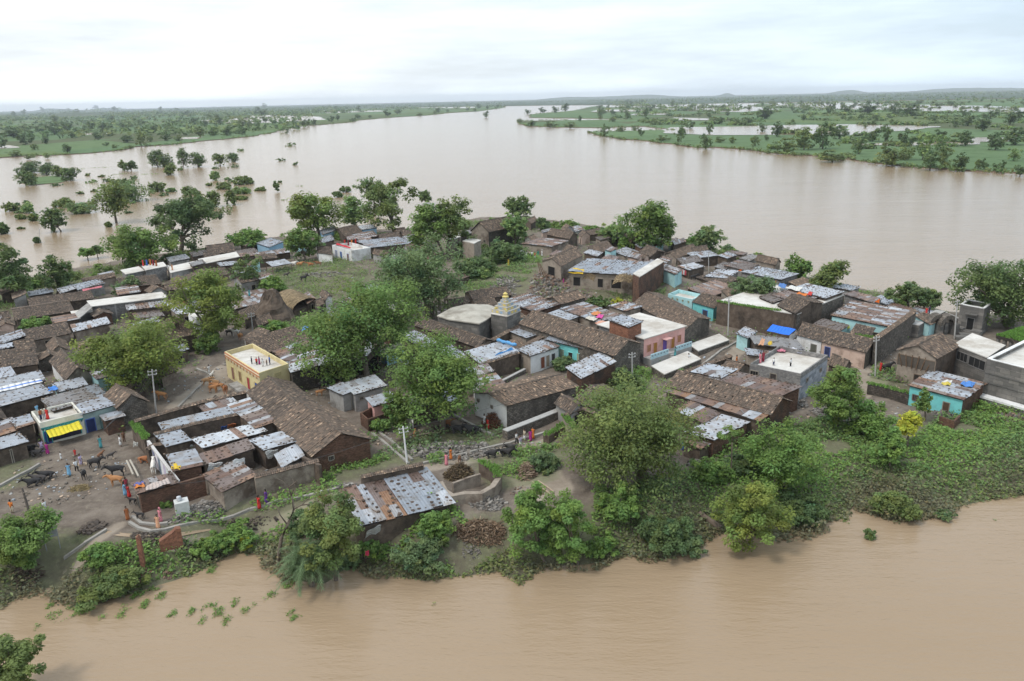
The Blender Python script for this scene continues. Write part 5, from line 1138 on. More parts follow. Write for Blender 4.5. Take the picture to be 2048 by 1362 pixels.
px_sheet('tarpaulin', 'crumpled blue tarpaulin on the turquoise fronted house roof', 'tarpaulin', [(1920, 770), (1945, 774), (1952, 764), (1928, 761)], b['zt'] + .4, (.10, .26, .62), sag=-.1, wr=.12)
px_sheet('cloth', 'yellow and white sacks on the turquoise fronted house roof', 'cloth', [(1882, 768), (1900, 770), (1904, 761), (1888, 759)], b['zt'] + .4, (.62, .52, .12), bands=[(.62, .5, .1), (.66, .64, .6)], sag=-.1, wr=.1)
f3 = House('stone_temple', 'large grey stone temple hall with white flat roof and pale ledge, right edge', (2000, 790), 'temple')
ta = f3.block((1974, 718), (2150, 762), (2230, 712), 6.6, 'para', 'temple_stone', zg=3.2); tb = f3.block((1908, 690), (1974, 716), (2010, 692), 5.4, 'flat', 'temple_stone', zg=3.2, over=.1)
f3.opening(tb, 'AB', .3, 2.2, 1.3, 3.4, 'window', (.02, .02, .02), (.2, .19, .18)); f3.opening(tb, 'AB', .75, 3.2, 1.4, 3.3, 'window', (.02, .02, .02), (.2, .19, .18))
e = nrm(ta['b'] - ta['a']); o_ = -nrm(ta['c'] - ta['b']); L = np.linalg.norm(ta['b'] - ta['a'])
m = MB(); m.box((*(ta['a'] - e * .5), 1.6), (*(e * (L + 1)), 0), (*(o_ * 1.3), 0), (0, 0, 2.6)); f3.part('plinth', m, MATS['temple_stone'])
m = MB(); m.box((*(ta['a'] - e * .6), 4.21), (*(e * (L + 1.2)), 0), (*(o_ * 1.4), 0), (0, 0, .3)); f3.part('ledge', m, MATS['white'])
for k in (.33, .62):
 m = MB(); m.box((*(ta['a']), 4.6 + k * 5), (*(e * L), 0), (*(o_ * .12), 0), (0, 0, .22)); f3.part('string_course', m, MATS['temple_stone'])
m = MB(); q4 = [ta['a'], ta['b'], ta['c'], ta['d']]
for i in range(4):
 p0, p1 = q4[i], q4[(i + 1) % 4]; n_ = nrm((ta['a'] + ta['c']) / 2 - (p0 + p1) / 2); m.box((*p0, ta['zt'] + .003), (*(p1 - p0), 0), (*(n_ * .5), 0), (0, 0, .1 + i * .012))
f3.part('coping', m, MATS['white'])
f4 = House('shrine', 'square grey stone shrine with a dark doorway and low side benches', (1950, 655), 'shrine')
b = f4.block((1921, 609), (1969, 618), (1983, 608), 5.2, 'para', 'temple_stone', zg=3.3); b['zdoor'] = b['z'] + .8; f4.opening(b, 'AB', .52, 1.2, 2.2, 0, 'door', (.012, .012, .012), (.22, .21, .2))
e = nrm(b['b'] - b['a']); o_ = -nrm(b['c'] - b['b']); L = np.linalg.norm(b['b'] - b['a'])
for u0, u1, dd, hh in ((-.08, .34, 1.8, 1.1), (.66, 1.08, 1.8, 1.1), (.345, .655, 1.5, .75), (.345, .655, 2.1, .4)):
 m = MB(); m.box((*(b['a'] + e * L * u0 + o_ * (.01 if hh > 1 or dd < 2 else 1.51)), 2.5), (*(e * L * (u1 - u0)), 0), (*(o_ * (dd if hh != .4 else .6)), 0), (0, 0, .8 + hh)); f4.part('bench' if hh > 1 else 'step', m, MATS['temple_stone'])
m = MB(); m.box((*(b['a'] + e * L * .28), b['zt'] - 1.5), (*(e * L * .5), 0), (*(o_ * .8), 0), (0, 0, .2)); f4.part('canopy', m, MATS['temple_stone'])
m = MB()
for i in range(4):
 q4 = [b['a'], b['b'], b['c'], b['d']]; p0, p1 = q4[i], q4[(i + 1) % 4]; n_ = nrm((b['a'] + b['c']) / 2 - (p0 + p1) / 2); m.box((*p0, b['zt'] + .003), (*(p1 - p0), 0), (*(n_ * .4), 0), (0, 0, .14 + i * .01))
f4.part('coping', m, MATS['white'])
f5 = House('pillared_hall', 'low ruined pillared hall with bright grass growing on its roof', (2020, 690), 'ruin')
q = [P(1992, 672, 6.2), P(2045, 685, 6.2), P(2110, 672, 6.2)]; q.append(q[0] + q[2] - q[1])
m = MB(); m.box((*q[0][:2], 5.8), (*(q[1] - q[0])[:2], 0), (*(q[2] - q[1])[:2], 0), (0, 0, .5)); f5.part('roof_slab', m, MATS['dark_stone'])
m = MB();
for _ in range(2600):
 u, v = rng.random(), rng.random(); x = bil(*q, u, v) + np.array([0, 0, .1 + 1.3 * math.sin(math.pi * min(max(u, 0), 1)) * math.sin(math.pi * v)]); an = rng.uniform(0, 6.28); dx = np.array([math.cos(an) * .12, math.sin(an) * .12, 0]); le = np.array([rng.uniform(-.2, .2), rng.uniform(-.2, .2), rng.uniform(.2, .45)]); g_ = rng.uniform(.7, 1.3)
 m.face([x - dx, x + dx, x + dx * .5 + le, x - dx * .5 + le], None, (.085 * g_, .16 * g_, .035 * g_))
f5.part('grass_top', m, MATS['leaf'])['kind'] = 'stuff'
m = MB(); rings = []
for k in range(5):
 t = k / 4; rings.append([(*(bil(*q, .5 + .5 * math.cos(a_) * (1 - t * .9), .5 + .5 * math.sin(a_) * (1 - t * .9)))[:2], 6.3 + 1.25 * math.sin(t * 1.57)) for a_ in np.linspace(0, 6.283, 17)[:16]])
m.loft(rings); f5.part('earth_mound', m, MATS['mud'])
for u in (.05, .3, .55, .8):
 for v in (.05, .9):
  p = bil(*q, u, v); m = MB(); m.cbox((p[0], p[1], 2.8), .5, .5, 3.0); f5.part('pillar', m, MATS['temple_stone'])
f6 = House('river_wall', 'long grey stone river wall with a white walkway on top', (1860, 650), 'wall')
f6.wallline([(1828, 650), (1852, 636), (1882, 622)], 2.6, 1.8, 'temple_stone', cap='slab', zg=3.2, name='wall')
f6.wallline([(1882, 622), (1925, 640)], 2.2, .5, 'temple_stone', cap='slab', zg=3.2, name='wall')
f7 = House('arched_gateway', 'mossy ruined stone gateway with two round arches', (1885, 665), 'gate')
for i, px in enumerate((1868, 1890)):
 g = G(px, 668);
 for s_ in (-1.5, 1.5):
  m = MB(); m.cbox((g[0] + s_, g[1], 2.6), .9, 1.8, 2.9, .3); f7.part('pier', m, MATS['temple_stone'])
 m = MB(); rings = []
 for k in range(11):
  a_ = math.pi * k / 10; rings.append([(g[0] + r_ * math.cos(a_), g[1] + .3 * r_ * math.cos(a_) + d_, 5.4 + r_ * math.sin(a_)) for r_, d_ in ((1.1, -.9), (1.9, -.9), (1.9, .9), (1.1, .9))])
 m.loft(rings); f7.part('arch', m, MATS['stone'])
f8 = House('stone_plinth', 'pair of low grey stone slabs lying in the temple court', (1940, 678), 'plinth')
for i, (px, py) in enumerate(((1930, 680), (1938, 675))):
 g = G(px, py); m = MB(); m.cbox((g[0], g[1], g[2] - .3), 3.4, 1.6, 1.0, -.3 ); f8.part('slab', m, MATS['temple_stone'])
f9 = House('terrace_wall', 'dark dry stone terrace wall with green growth above it', (1780, 790), 'wall')
f9.wallline([(1737, 768), (1775, 776), (1820, 789)], 2.2, .8, 'dark_stone', cap='grass', zg=2.6, name='wall')
# --- bank houses in the front
k1 = House('tin_shed', 'big shed on the bank, roof half rusty striped and half grey tin', (810, 1040))
bk = k1.block((685, 986), (724, 1052), (899, 1007), 1.9, 'tin', 'mud', pal='stripe', zg=3.0, tilt=.3, stones=0, over=.3)
ls = bk['roof']
mid0, mid1 = ls[0] + (ls[1] - ls[0]) * .5, ls[3] + (ls[2] - ls[3]) * .5
if np.linalg.norm(ls[1][:2] - ls[0][:2]) > 1:
 r = MB(); up_ = np.array([0, 0, .10]); f_ = lambda u, v: bil(*ls, u, v) + up_
 LAB = np.linalg.norm(bk['b'] - bk['a']) >= np.linalg.norm(bk['c'] - bk['b'])
 qd = [f_(.5, -.02), f_(1.02, -.02), f_(1.02, 1.02), f_(.5, 1.02)] if not LAB else [f_(-.02, .5), f_(1.02, .5), f_(1.02, 1.02), f_(-.02, 1.02)]
 tin_sheets(r, *qd, pal='grey', w=1.3, L=3.2); k1.part('tin_roof', r, MATS['tin'], 'newer plain grey sheets'); stones_on(*qd, k1.label, 1.15, 1.25)
 qs = [f_(0, 0), f_(.5, 0), f_(.5, 1), f_(0, 1)] if not LAB else [f_(0, 0), f_(1, 0), f_(1, .5), f_(0, .5)]
 stones_on(*qs, k1.label, 1.0, 1.2)
k1.wallline([(722, 955), (790, 941), (846, 929)], 3.1, .4, 'mud', zg=2.9)
k2 = House('ruined_house', 'roofless round cornered mud house ruin with hay inside it, next to the big bank shed', (940, 1000), 'ruin')
k2.wallline([(880, 963), (889, 980), (905, 990), (930, 985), (962, 985), (985, 972), (997, 955), (985, 935), (962, 924)], 2.1, .7, 'mud_light', cap=None, zg=2.9)
k2.wallline([(905, 966), (935, 955), (960, 947)], 2.0, .35, 'mud_light', cap=None, zg=2.9); k2.wallline([(962, 924), (985, 935), (997, 955)], 2.15, .8, 'mud', cap='grass', zg=2.9)
# --- small houses packed between the larger ones
VILL = [(-40, 592), (120, 588), (240, 548), (400, 512), (520, 492), (640, 474), (850, 470), (950, 455), (1060, 452), (1250, 480), (1440, 508), (1600, 556), (1800, 606), (1890, 640), (1800, 700), (1650, 770), (1500, 860), (1340, 860), (1130, 835), (1010, 850), (800, 845), (740, 880), (600, 930), (400, 1000), (260, 990), (100, 900), (-40, 900)]
EXCL = [[(-50, 900), (60, 900), (250, 858), (300, 885), (360, 970), (280, 1060), (-50, 1120)], [(295, 850), (330, 800), (430, 690), (400, 620), (440, 615), (490, 690), (470, 790), (360, 860)], [(580, 800), (690, 755), (790, 740), (820, 900), (740, 900), (690, 830)], [(760, 850), (1010, 850), (1010, 900), (800, 930)], [(540, 545), (590, 515), (700, 515), (760, 560), (705, 610), (560, 595)],
  [(890, 605), (925, 545), (900, 530), (920, 480), (1060, 475), (1045, 510), (1110, 560), (1160, 600), (1050, 615)], [(1270, 725), (1390, 650), (1450, 640), (1520, 660), (1500, 700), (1400, 790), (1270, 800)], [(1690, 720), (1800, 690), (1830, 770), (1740, 870), (1680, 850)], [(1870, 615), (2060, 640), (2060, 705), (1915, 690)], [(995, 745), (1060, 712), (1140, 698), (1195, 715), (1130, 755), (1050, 780)], [(1115, 590), (1150, 565), (1270, 575), (1330, 600), (1330, 625), (1180, 625)], [(800, 640), (880, 600), (900, 670), (850, 690)], [(560, 640), (640, 640), (640, 690), (540, 690)], [(1505, 645), (1600, 640), (1620, 690), (1560, 715), (1500, 700)], [(290, 845), (490, 788), (650, 920), (350, 985)], [(885, 445), (1070, 435), (1065, 500), (900, 535)]]
FOOT = [np.array([b_['a'], b_['b'], b_['c'], b_['d']]) for h_ in HOUSES for b_ in h_.blocks]; FC = np.array([f_.mean(0) for f_ in FOOT])
VW = pts_at(VILL, 4.0); EW = [pts_at(p, 4.0) for p in EXCL]; rq = random.Random(21); made = 0
for _ in range(22000):
 if made >= 150: break
 px, py = rq.uniform(-30, 1890), rq.uniform(455, 960); q = P(px, py, 5.5)[:2]; x_, y_ = np.array([q[0]]), np.array([q[1]])
 if not inside(VW, x_, y_)[0] or any(inside(e_, x_, y_)[0] for e_ in EW) or signed_shore(x_, y_)[0] < 5: continue
 j = int(((FC - q) ** 2).sum(1).argmin()); ab_ = nrm(FOOT[j][1] - FOOT[j][0]); an = rq.uniform(-.09, .09); ab_ = np.array([ab_[0] * math.cos(an) - ab_[1] * math.sin(an), ab_[0] * math.sin(an) + ab_[1] * math.cos(an)]); bc_ = nrm(FOOT[j][2] - FOOT[j][1])
 w_, d_ = rq.uniform(3.2, 8.5), rq.uniform(2.4, 5.2)
 if rq.random() < .5: w_, d_ = d_, w_
 cs = [q - ab_ * w_ / 2 - bc_ * d_ / 2, q + ab_ * w_ / 2 - bc_ * d_ / 2, q + ab_ * w_ / 2 + bc_ * d_ / 2, q - ab_ * w_ / 2 + bc_ * d_ / 2]
 tp = np.array([q + ab_ * w_ * u_ * .52 + bc_ * d_ * v_ * .52 for u_ in (-1, -.5, 0, .5, 1) for v_ in (-1, -.5, 0, .5, 1)])
 if any(inside(e_, tp[:, 0], tp[:, 1]).any() for e_ in EW) or any(inside(FOOT[i], tp[:, 0], tp[:, 1]).any() or inside(np.array(cs), FOOT[i][:, 0], FOOT[i][:, 1]).any() for i in np.argsort(((FC - q) ** 2).sum(1))[:14]): continue
 i_ = int(np.argmin([c_[1] for c_ in cs])); cs = [cs[(i_ + 3) % 4], cs[i_], cs[(i_ + 1) % 4], cs[(i_ + 2) % 4]]; h_ = rq.uniform(1.9, 2.9); z_ = hz(*q) + h_
 if cs[0][0] > cs[2][0]: cs[0], cs[2] = cs[2], cs[0]
 c3_ = [proj((*c_, z_))[:2] for c_ in cs[:3]]; rf = rq.choice(['tin', 'tin', 'tin', 'gab', 'gbc', 'shed']); zone = 'far left' if px < 330 else 'left' if px < 700 else 'middle' if px < 1150 else 'right' if px < 1500 else 'far right'; dp_ = 'along the river side' if py < 600 else 'in the inner lanes' if py < 720 else 'towards the near bank'
 kd = 'tin roofed' if rf == 'tin' else 'tile roofed'; hh = House('tin_house' if rf == 'tin' else 'tile_house', f'small {kd} house packed between larger ones, {zone} {dp_}', (px, py), 'house', f'small {kd} houses {zone} {dp_}')
 hh.org = np.array([*q, hz(*q)]); hh.root.location = [float(v_) for v_ in hh.org]
 b_ = hh.block(c3_[0], c3_[1], c3_[2], h_, rf, rq.choice(['mud', 'mud', 'mud_light', 'mud_light', 'stone', 'brick', 'white', 'concrete', 'pale_cyan', 'peach']), pal=rq.choice(['mix', 'grey', 'rust', 'dark', 'stripe', 'white']), rise=rq.uniform(.7, 1.3), zg=hz(*q), tilt=rq.uniform(.1, .35), stones=rq.uniform(.8, 1.6), tpal=rq.choice([TILE, TILE_D]))
 if rq.random() < .6: hh.opening(b_, rq.choice(['AB', 'BC']), rq.uniform(.3, .7), .85, 1.6)
 f_ = np.array([b_['a'], b_['b'], b_['c'], b_['d']]); FOOT.append(f_); FC = np.array([g_.mean(0) for g_ in FOOT]); made += 1
print('infill', made)
# ------------------------------------------------------------------ vegetation
LEAFC = {'neem': (.084, .126, .034), 'lime': (.102, .130, .032), 'dark': (.068, .098, .034), 'grey': (.080, .114, .048), 'bright': (.088, .140, .036), 'olive': (.089, .114, .036), 'pale': (.115, .165, .060), 'yellow': (.22, .23, .03), 'feather': (.088, .122, .048), 'deep': (.060, .090, .034), 'blue': (.078, .112, .050)}
def leaf_cards(rg, ctr, rad, n_leaf, s, col, flat=.75, outward=.6, droop=0.0):
 """ctr (K,3) clump centres, rad (K,) radii -> quads and colours"""
 K = len(ctr)
 k = np.repeat(np.arange(K), n_leaf); N = len(k)
 d = rg.normal(size=(N, 3)); d /= np.linalg.norm(d, axis=1)[:, None]
 r = rg.random(N) ** .4
 p = ctr[k] + d * (rad[k] * r)[:, None] * np.array([1, 1, flat])
 p[:, 2] -= droop * rad[k] * rg.random(N)
 nr = d * outward + rg.normal(size=(N, 3)) * .36 + np.array([0, 0, .8]); nr /= np.linalg.norm(nr, axis=1)[:, None]
 t = np.cross(nr, rg.normal(size=(N, 3))); t /= np.linalg.norm(t, axis=1)[:, None] + 1e-9
 b = np.cross(nr, t)
 sz = (s * rg.uniform(.65, 1.35, N))[:, None]
 V = np.stack([p - t * sz, p + b * sz * .55, p + t * sz, p - b * sz * .55], 1)
 g = rg.uniform(.74, 1.26, K)[k] * rg.uniform(.84, 1.16, N); hue = rg.normal(0, .07, K)[k]
 cc = np.stack([col[0] * g * (1 + hue), col[1] * g, col[2] * g * (1 - hue)], 1)
 return V, cc
def crown_points(rg, K, shape='round'):
 """clump centres of a unit crown built from several uneven lobes"""
 M = {'round': 9, 'loose': 8, 'tall': 9, 'bush': 10, 'umbrella': 8}.get(shape, 8)
 lc = rg.normal(size=(M, 3)); lc /= np.linalg.norm(lc, axis=1)[:, None]
 if shape in ('round', 'bush', 'loose'): lc[:, 2] = lc[:, 2] * .8 + .12
 lc *= rg.uniform(.40, .70, M)[:, None]; lr = rg.uniform(.42, .62, M) * (.85 if shape == 'loose' else 1.0)
 lc[0] = (0, 0, .25); lr[0] = .55
 k = rg.integers(0, M, K * 3); d = rg.normal(size=(K * 3, 3)); d[:, 2] += .35; d /= np.linalg.norm(d, axis=1)[:, None]
 p = lc[k] + d * (lr[k] * rg.uniform(.2, 1.0, K * 3) ** .5)[:, None]
 if shape == 'umbrella': p[:, 2] = np.abs(p[:, 2]) * .6 - .2
 elif shape == 'tall': p[:, :2] *= (.7 + .35 * np.cos(p[:, 2] * 1.6))[:, None]
 elif shape == 'bush': p[:, 2] = np.where(p[:, 2] < 0, p[:, 2] * .6, p[:, 2])
 ok = p[:, 2] > (-.8 if shape != 'round' else -.72)
 p = p[ok][:K]
 for a in (0, 1, 2):
  lo, hi = np.percentile(p[:, a], [3, 97]); p[:, a] = ((p[:, a] - lo) / (hi - lo + 1e-6) * 2 - 1) * (.9 if a < 2 else (.92 if shape != 'umbrella' else .55))
 return p
def make_tree(name, label, base, centre, rx, rz, col, shape='round', seed=0, s=.22, K=None, cover=4.2, trunk=True, cat='tree', group=None, lean=None, clump=.23, droop=0.0, branches=9, tr=None, extra=None):
 rg = np.random.default_rng(seed + 11)
 if shape == 'loose': clump *= 1.3; cover *= 1.25
 base = np.asarray(base, float); centre = np.asarray(centre, float)
 root = empty(name, base, label, cat, group)
 K = K or int(np.clip(60 + rx * 16, 50, 230))
 cp = crown_points(rg, K, shape) * np.array([rx, rx, rz]) * .84 + (centre - base)
 rad = clump * (rx * rx * rz) ** (1 / 3) * rg.uniform(.7, 1.35, len(cp))
 area = 4 * math.pi * ((rx * rz) ** .8 + (rx * rx) ** .8) / 2 ** 1.0
 n = int(np.clip(area * cover / (1.1 * s * s) / len(cp), 12, 520))
 V, cc = leaf_cards(rg, cp, rad, n, s, LEAFC[col], droop=droop)
 if extra is not None:
  V2, c2 = leaf_cards(rg, *extra); V = np.concatenate([V, V2]); cc = np.concatenate([cc, c2])
 o = bpy.data.objects.new('crown', quads_mesh('crown', V, cc, MATS['leaf'])); C.objects.link(o); o.parent = root
 if trunk:
  m = MB(); h = (centre - base)[2]; tr = tr or max(.12, rx * .06)
  fork = np.array([(centre - base)[0] * .45, (centre - base)[1] * .45, max(.4, h - rz * .75)])
  if lean is not None: fork[:2] += lean
  mid = fork * .5 + np.array([rg.uniform(-.3, .3), rg.uniform(-.3, .3), 0]) * tr * 2
  m.tube([(0, 0, -.8), (0, 0, .1), mid, fork], [tr * 1.5, tr * 1.2, tr, tr * .85], 8)
  for q in cp[rg.choice(len(cp), min(branches, len(cp)), replace=False)]:
   v = q - fork; mm = fork + v * .5 + np.array([rg.uniform(-.1, .1), rg.uniform(-.1, .1), .06]) * np.linalg.norm(v)
   m.tube([fork - (0, 0, tr * .5), fork + v * .2 + (0, 0, .05), mm, q], [tr * .6, tr * .5, tr * .3, tr * .1], 5)
  b = m.build('trunk', MATS['bark'], root, org=(0, 0, 0), smooth=True)
 return root
def tree_px(name, label, crown, base, col, shape='round', seed=0, water=False, gz=None, **kw):
 """crown = (cx, cy, rx, ry) photo pixels, base = (px, py)"""
 b = G(*base) if not water else P(*base, 0.0)
 if gz is not None: b = P(*base, gz)
 cx, cy, rxp, ryp = crown
 d = ray(cx, cy); t = b[1] / d[1]; c = np.array([d[0] * t, d[1] * t, CAMZ + d[2] * t])
 dep = proj(c)[2]; k = dep / FPX
 rx = rxp * k; el = math.asin(min(.9, max(.05, -d[2] / np.linalg.norm(d))))
 rz = math.sqrt(max((ryp * k) ** 2 - (rx * math.sin(el)) ** 2 * .8, (ryp * k * .45) ** 2)) / math.cos(el)
 s = kw.pop('s', None) or float(np.clip(dep * .0019, .15, .6))
 return make_tree(name, label, b, c, rx, rz, LEAFC and col, shape, seed, s, **kw)
T = tree_px
T('neem_tree', 'big round leafy tree at the centre of the village, over the dark barn', (722, 655, 118, 96), (735, 760), 'neem', seed=1, K=240)
T('neem_tree', 'leafy tree with bare trunk standing in the buffalo yard, front centre', (872, 752, 92, 80), (885, 858), 'neem', seed=2, K=210, extra=None)
T('neem_tree', 'small leafy tree over the walled hut and white bull', (795, 815, 30, 36), (800, 858), 'neem', seed=22)
T('neem_tree', 'broad yellow green tree in the left lane, by the leaning pole', (265, 710, 102, 78), (292, 790), 'lime', seed=3, K=220)
T('neem_tree', 'tall leafy tree at the lane fork beside the white plastered wall', (412, 608, 74, 66), (412, 690), 'lime', seed=4, K=95)
T('young_tree', 'small bright tree at the foot of the tall lane fork tree', (415, 685, 26, 20), (415, 706), 'neem', seed=41)
T('tamarind_tree', 'huge spreading tree on the bank in front of the rusty striped roofs', (1256, 862, 124, 98), (1288, 968), 'olive', seed=5, K=260, tr=.7)
T('shrub_tree', 'bright bushy growth under the huge bank tree trunk', (1240, 1000, 40, 34), (1240, 1040), 'bright', 'bush', seed=51)
bn = T('banyan_tree', 'grey green banyan with hanging roots beside the temple', (835, 552, 92, 62), (862, 640), 'grey', seed=6, K=220)
m = MB(); g = G(862, 640)
for i in range(26):
 x, y = rng.uniform(-4.5, 4.5), rng.uniform(-2.5, 2.5); m.tube([(x, y, -.4), (x + rng.uniform(-.3, .3), y, 3), (x + rng.uniform(-.5, .5), y, 7.5)], [.07, .08, .1], 5)
m.build('aerial_roots', MATS['bark'], bn, org=(0, 0, 0))
T('mango_tree', 'dense dome shaped dark tree on the right bank', (1568, 905, 74, 68), (1568, 972), 'bright', 'bush', seed=7, K=120, cover=2.6)
T('neem_tree', 'rounded olive green tree with its trunk in the brown water', (1505, 1022, 66, 62), (1500, 1094), 'lime', seed=8, water=True, K=90)
T('water_edge_tree', 'multi stemmed tree leaning over the water beside the date palm', (662, 1062, 66, 66), (672, 1160), 'olive', seed=9, K=80, branches=14)
T('feathery_tree', 'bright feathery tree at the water edge, left one of a close pair', (1062, 1045, 50, 66), (1090, 1128), 'bright', seed=10, K=70, water=False)
T('feathery_tree', 'bright feathery tree at the water edge with pale crooked trunk, right one of a pair', (1138, 1052, 48, 66), (1155, 1130), 'bright', seed=101, K=70)
T('leafy_tree', 'tall slim dark green tree below the grey terrace house', (1676, 792, 50, 68), (1676, 862), 'neem', 'tall', seed=11, K=80)
T('bush', 'wide rounded bush right of the slim tree under the terrace house', (1744, 838, 52, 36), (1744, 868), 'bright', 'bush', seed=12, cat='bush', trunk=False)
T('acacia_tree', 'hazy grey green tree in front of the stone studded grey roofs', (1506, 583, 42, 33), (1506, 622), 'grey', seed=13)
T('riverside_tree', 'airy tree with see through crown on the river edge behind the mound', (1296, 450, 55, 46), (1300, 502), 'neem', 'loose', seed=14, clump=.17)
T('acacia_tree', 'flat topped feathery acacia in twin clumps beside the river wall', (1812, 583, 38, 28), (1818, 628), 'feather', 'umbrella', seed=15, clump=.17)
T('acacia_tree', 'right half of the twin feathery acacia by the river wall', (1853, 592, 34, 28), (1845, 630), 'feather', 'umbrella', seed=151, clump=.17)
T('banyan_tree', 'large dark tree at the right edge behind the stone shrine', (2000, 582, 80, 68), (2015, 655), 'dark', seed=16, K=220)
T('leafy_tree', 'round fresh green tree at the river edge right of the stone studded roof', (1596, 536, 25, 24), (1597, 566), 'bright', seed=17)
T('leafy_tree', 'open crowned dark tree hanging over the river right of the round fresh tree', (1655, 550, 36, 29), (1650, 588), 'olive', 'loose', seed=18)
T('riverside_tree', 'tall ragged tree left of the ruined mansion', (858, 450, 42, 44), (890, 518), 'neem', 'loose', seed=19, K=60)
T('riverside_tree', 'ragged tree leaning right beside the mansion towers', (905, 440, 36, 44), (893, 515), 'olive', 'loose', seed=191, K=55)
T('riverside_tree', 'broad tree group crown standing in the river edge left of the ragged trees', (775, 405, 52, 48), (790, 470), 'olive', seed=20, K=70)
T('riverside_tree', 'smaller dark tree at the left foot of the broad riverside tree', (745, 378, 30, 22), (750, 420), 'dark', seed=201, water=True)
T('riverside_tree', 'rounded light green tree on the far water edge behind the light blue house', (628, 425, 50, 40), (640, 476), 'lime', 'loose', seed=21, K=60)
T('riverside_tree', 'pale willowy tree between the light green and the broad riverside trees', (706, 420, 26, 30), (708, 462), 'pale', 'loose', seed=211, clump=.18)
T('leafy_tree', 'dense dark green tree half standing in flood water on the left', (365, 438, 72, 48), (362, 502), 'deep', seed=23, K=85)
T('leafy_tree', 'wide mid green tree behind the unfinished concrete house', (280, 495, 70, 44), (290, 536), 'neem', seed=24, K=80)
T('leafy_tree', 'upright dark tree next to the concrete edged tin roof, left', (113, 545, 28, 38), (115, 588), 'dark', 'tall', seed=25)
T('riverside_tree', 'leaning tree with bare trunk at the left edge', (14, 535, 40, 46), (50, 606), 'dark', 'loose', seed=26, K=50)
T('almond_tree', 'bright layered tree beside the dark gabled hall at the water', (490, 474, 36, 24), (490, 502), 'bright', 'umbrella', seed=27)
T('leafy_tree', 'tree in front of the light blue house by the cattle shed', (606, 486, 34, 31), (610, 522), 'neem', seed=28)
T('leafy_tree', 'round dark tree behind the ruined mansion', (1037, 413, 29, 22), (1038, 440), 'dark', seed=29)
T('willow_tree', 'light feathery tree in front of the ruined mansion wall', (1031, 455, 27, 31), (1030, 494), 'pale', seed=30, clump=.17)
T('leafy_tree', 'small dark tree at the river edge right of the ruined mansion', (1086, 448, 14, 12), (1086, 462), 'deep', seed=31)
T('acacia_tree', 'wispy tree at the river edge above the white canopy shed', (1420, 477, 30, 27), (1422, 510), 'feather', 'loose', seed=32, clump=.18)
T('bush', 'feathery bush beside the wispy riverside tree', (1388, 484, 20, 13), (1388, 496), 'bright', 'bush', seed=321, cat='bush', trunk=False)
T('bush', 'grey green bush at the river edge right of the wispy tree', (1455, 505, 22, 13), (1455, 516), 'blue', 'bush', seed=322, cat='bush', trunk=False)
T('bush', 'small bush on the bank above the stone studded roofs', (1515, 515, 14, 10), (1515, 524), 'bright', 'bush', seed=323, cat='bush', trunk=False)
T('shrub_tree', 'pale green shrubby tree on the mound crest by the river', (1228, 468, 32, 22), (1228, 490), 'pale', seed=33, clump=.17)
T('bush', 'bright rounded bush beside the steep dark roof on the mound', (1249, 488, 12, 14), (1249, 502), 'bright', 'bush', seed=331, cat='bush', trunk=False)
T('ivy_mound', 'tall mound smothered in dark green creeper at the field edge', (495, 545, 36, 34), (495, 578), 'dark', 'bush', seed=34, K=90, trunk=False, cat='bush', cover=2.6)
T('bush', 'rounded bush beside the creeper mound', (546, 570, 26, 16), (546, 584), 'bright', 'bush', seed=35, cat='bush', trunk=False)
T('young_tree', 'small yellow leaved tree on the right bank slope', (1820, 846, 24, 20), (1815, 895), 'yellow', 'loose', seed=36)
T('young_tree', 'fresh green young tree left below the yellow leaved one', (1780, 896, 32, 36), (1780, 938), 'bright', seed=37)
T('young_tree', 'thin young tree before the turquoise fronted house', (1848, 800, 16, 24), (1850, 842), 'neem', 'tall', seed=38)
T('leafy_tree', 'low spreading tree at the left end of the front bank', (42, 1078, 58, 50), (55, 1135), 'neem', 'loose', seed=39, K=60)
T('leafy_tree', 'leafy branches rising from the water in the bottom left corner', (26, 1320, 50, 46), (25, 1390), 'olive', 'loose', seed=40, K=60, water=True)
T('sapling', 'thin sapling with few leaves by the rag sacks on the bank', (1462, 872, 26, 18), (1462, 955), 'neem', 'loose', seed=42, K=18, cover=.9, tr=.09)
T('bush', 'dark bush behind the small brown brick ruin on the bank', (478, 1070, 34, 26), (478, 1090), 'bright', 'bush', seed=43, cat='bush', trunk=False)
T('bush', 'bright rounded bush at the front wall of the big bank shed', (870, 1048, 34, 30), (870, 1072), 'bright', 'bush', seed=44, cat='bush', trunk=False)
T('bush', 'silvery green bush below the bright bush of the bank shed', (840, 1105, 50, 32), (840, 1132), 'blue', 'bush', seed=45, cat='bush', trunk=False)
T('bush', 'dark creeper bush by the pole at the stone gable of the central house', (1250, 765, 34, 26), (1250, 782), 'dark', 'bush', seed=46, cat='bush', trunk=False)
T('bush', 'grey green bush in the central courtyard', (1130, 728, 24, 14), (1130, 738), 'grey', 'bush', seed=47, cat='bush', trunk=False)
T('bush', 'grey green bush heaped over the yard wall by the front road', (1088, 922, 30, 20), (1088, 936), 'blue', 'bush', seed=48, cat='bush', trunk=False)
T('bush', 'dark shrub mass under the ruined mansion wall', (1010, 505, 46, 22), (1010, 522), 'deep', 'bush', seed=49, cat='bush', trunk=False)
T('bush', 'low dark shrub mass left of the grassy mound', (950, 535, 44, 16), (950, 548), 'deep', 'bush', seed=491, cat='bush', trunk=False)
T('bush', 'pale bush at the foot of the grassy mound', (968, 545, 14, 10), (968, 554), 'pale', 'bush', seed=492, cat='bush', trunk=False)
T('bush', 'bush with yellow flowers behind the pink house yard', (1238, 607, 16, 10), (1238, 616), 'yellow', 'bush', seed=50, cat='bush', trunk=False)
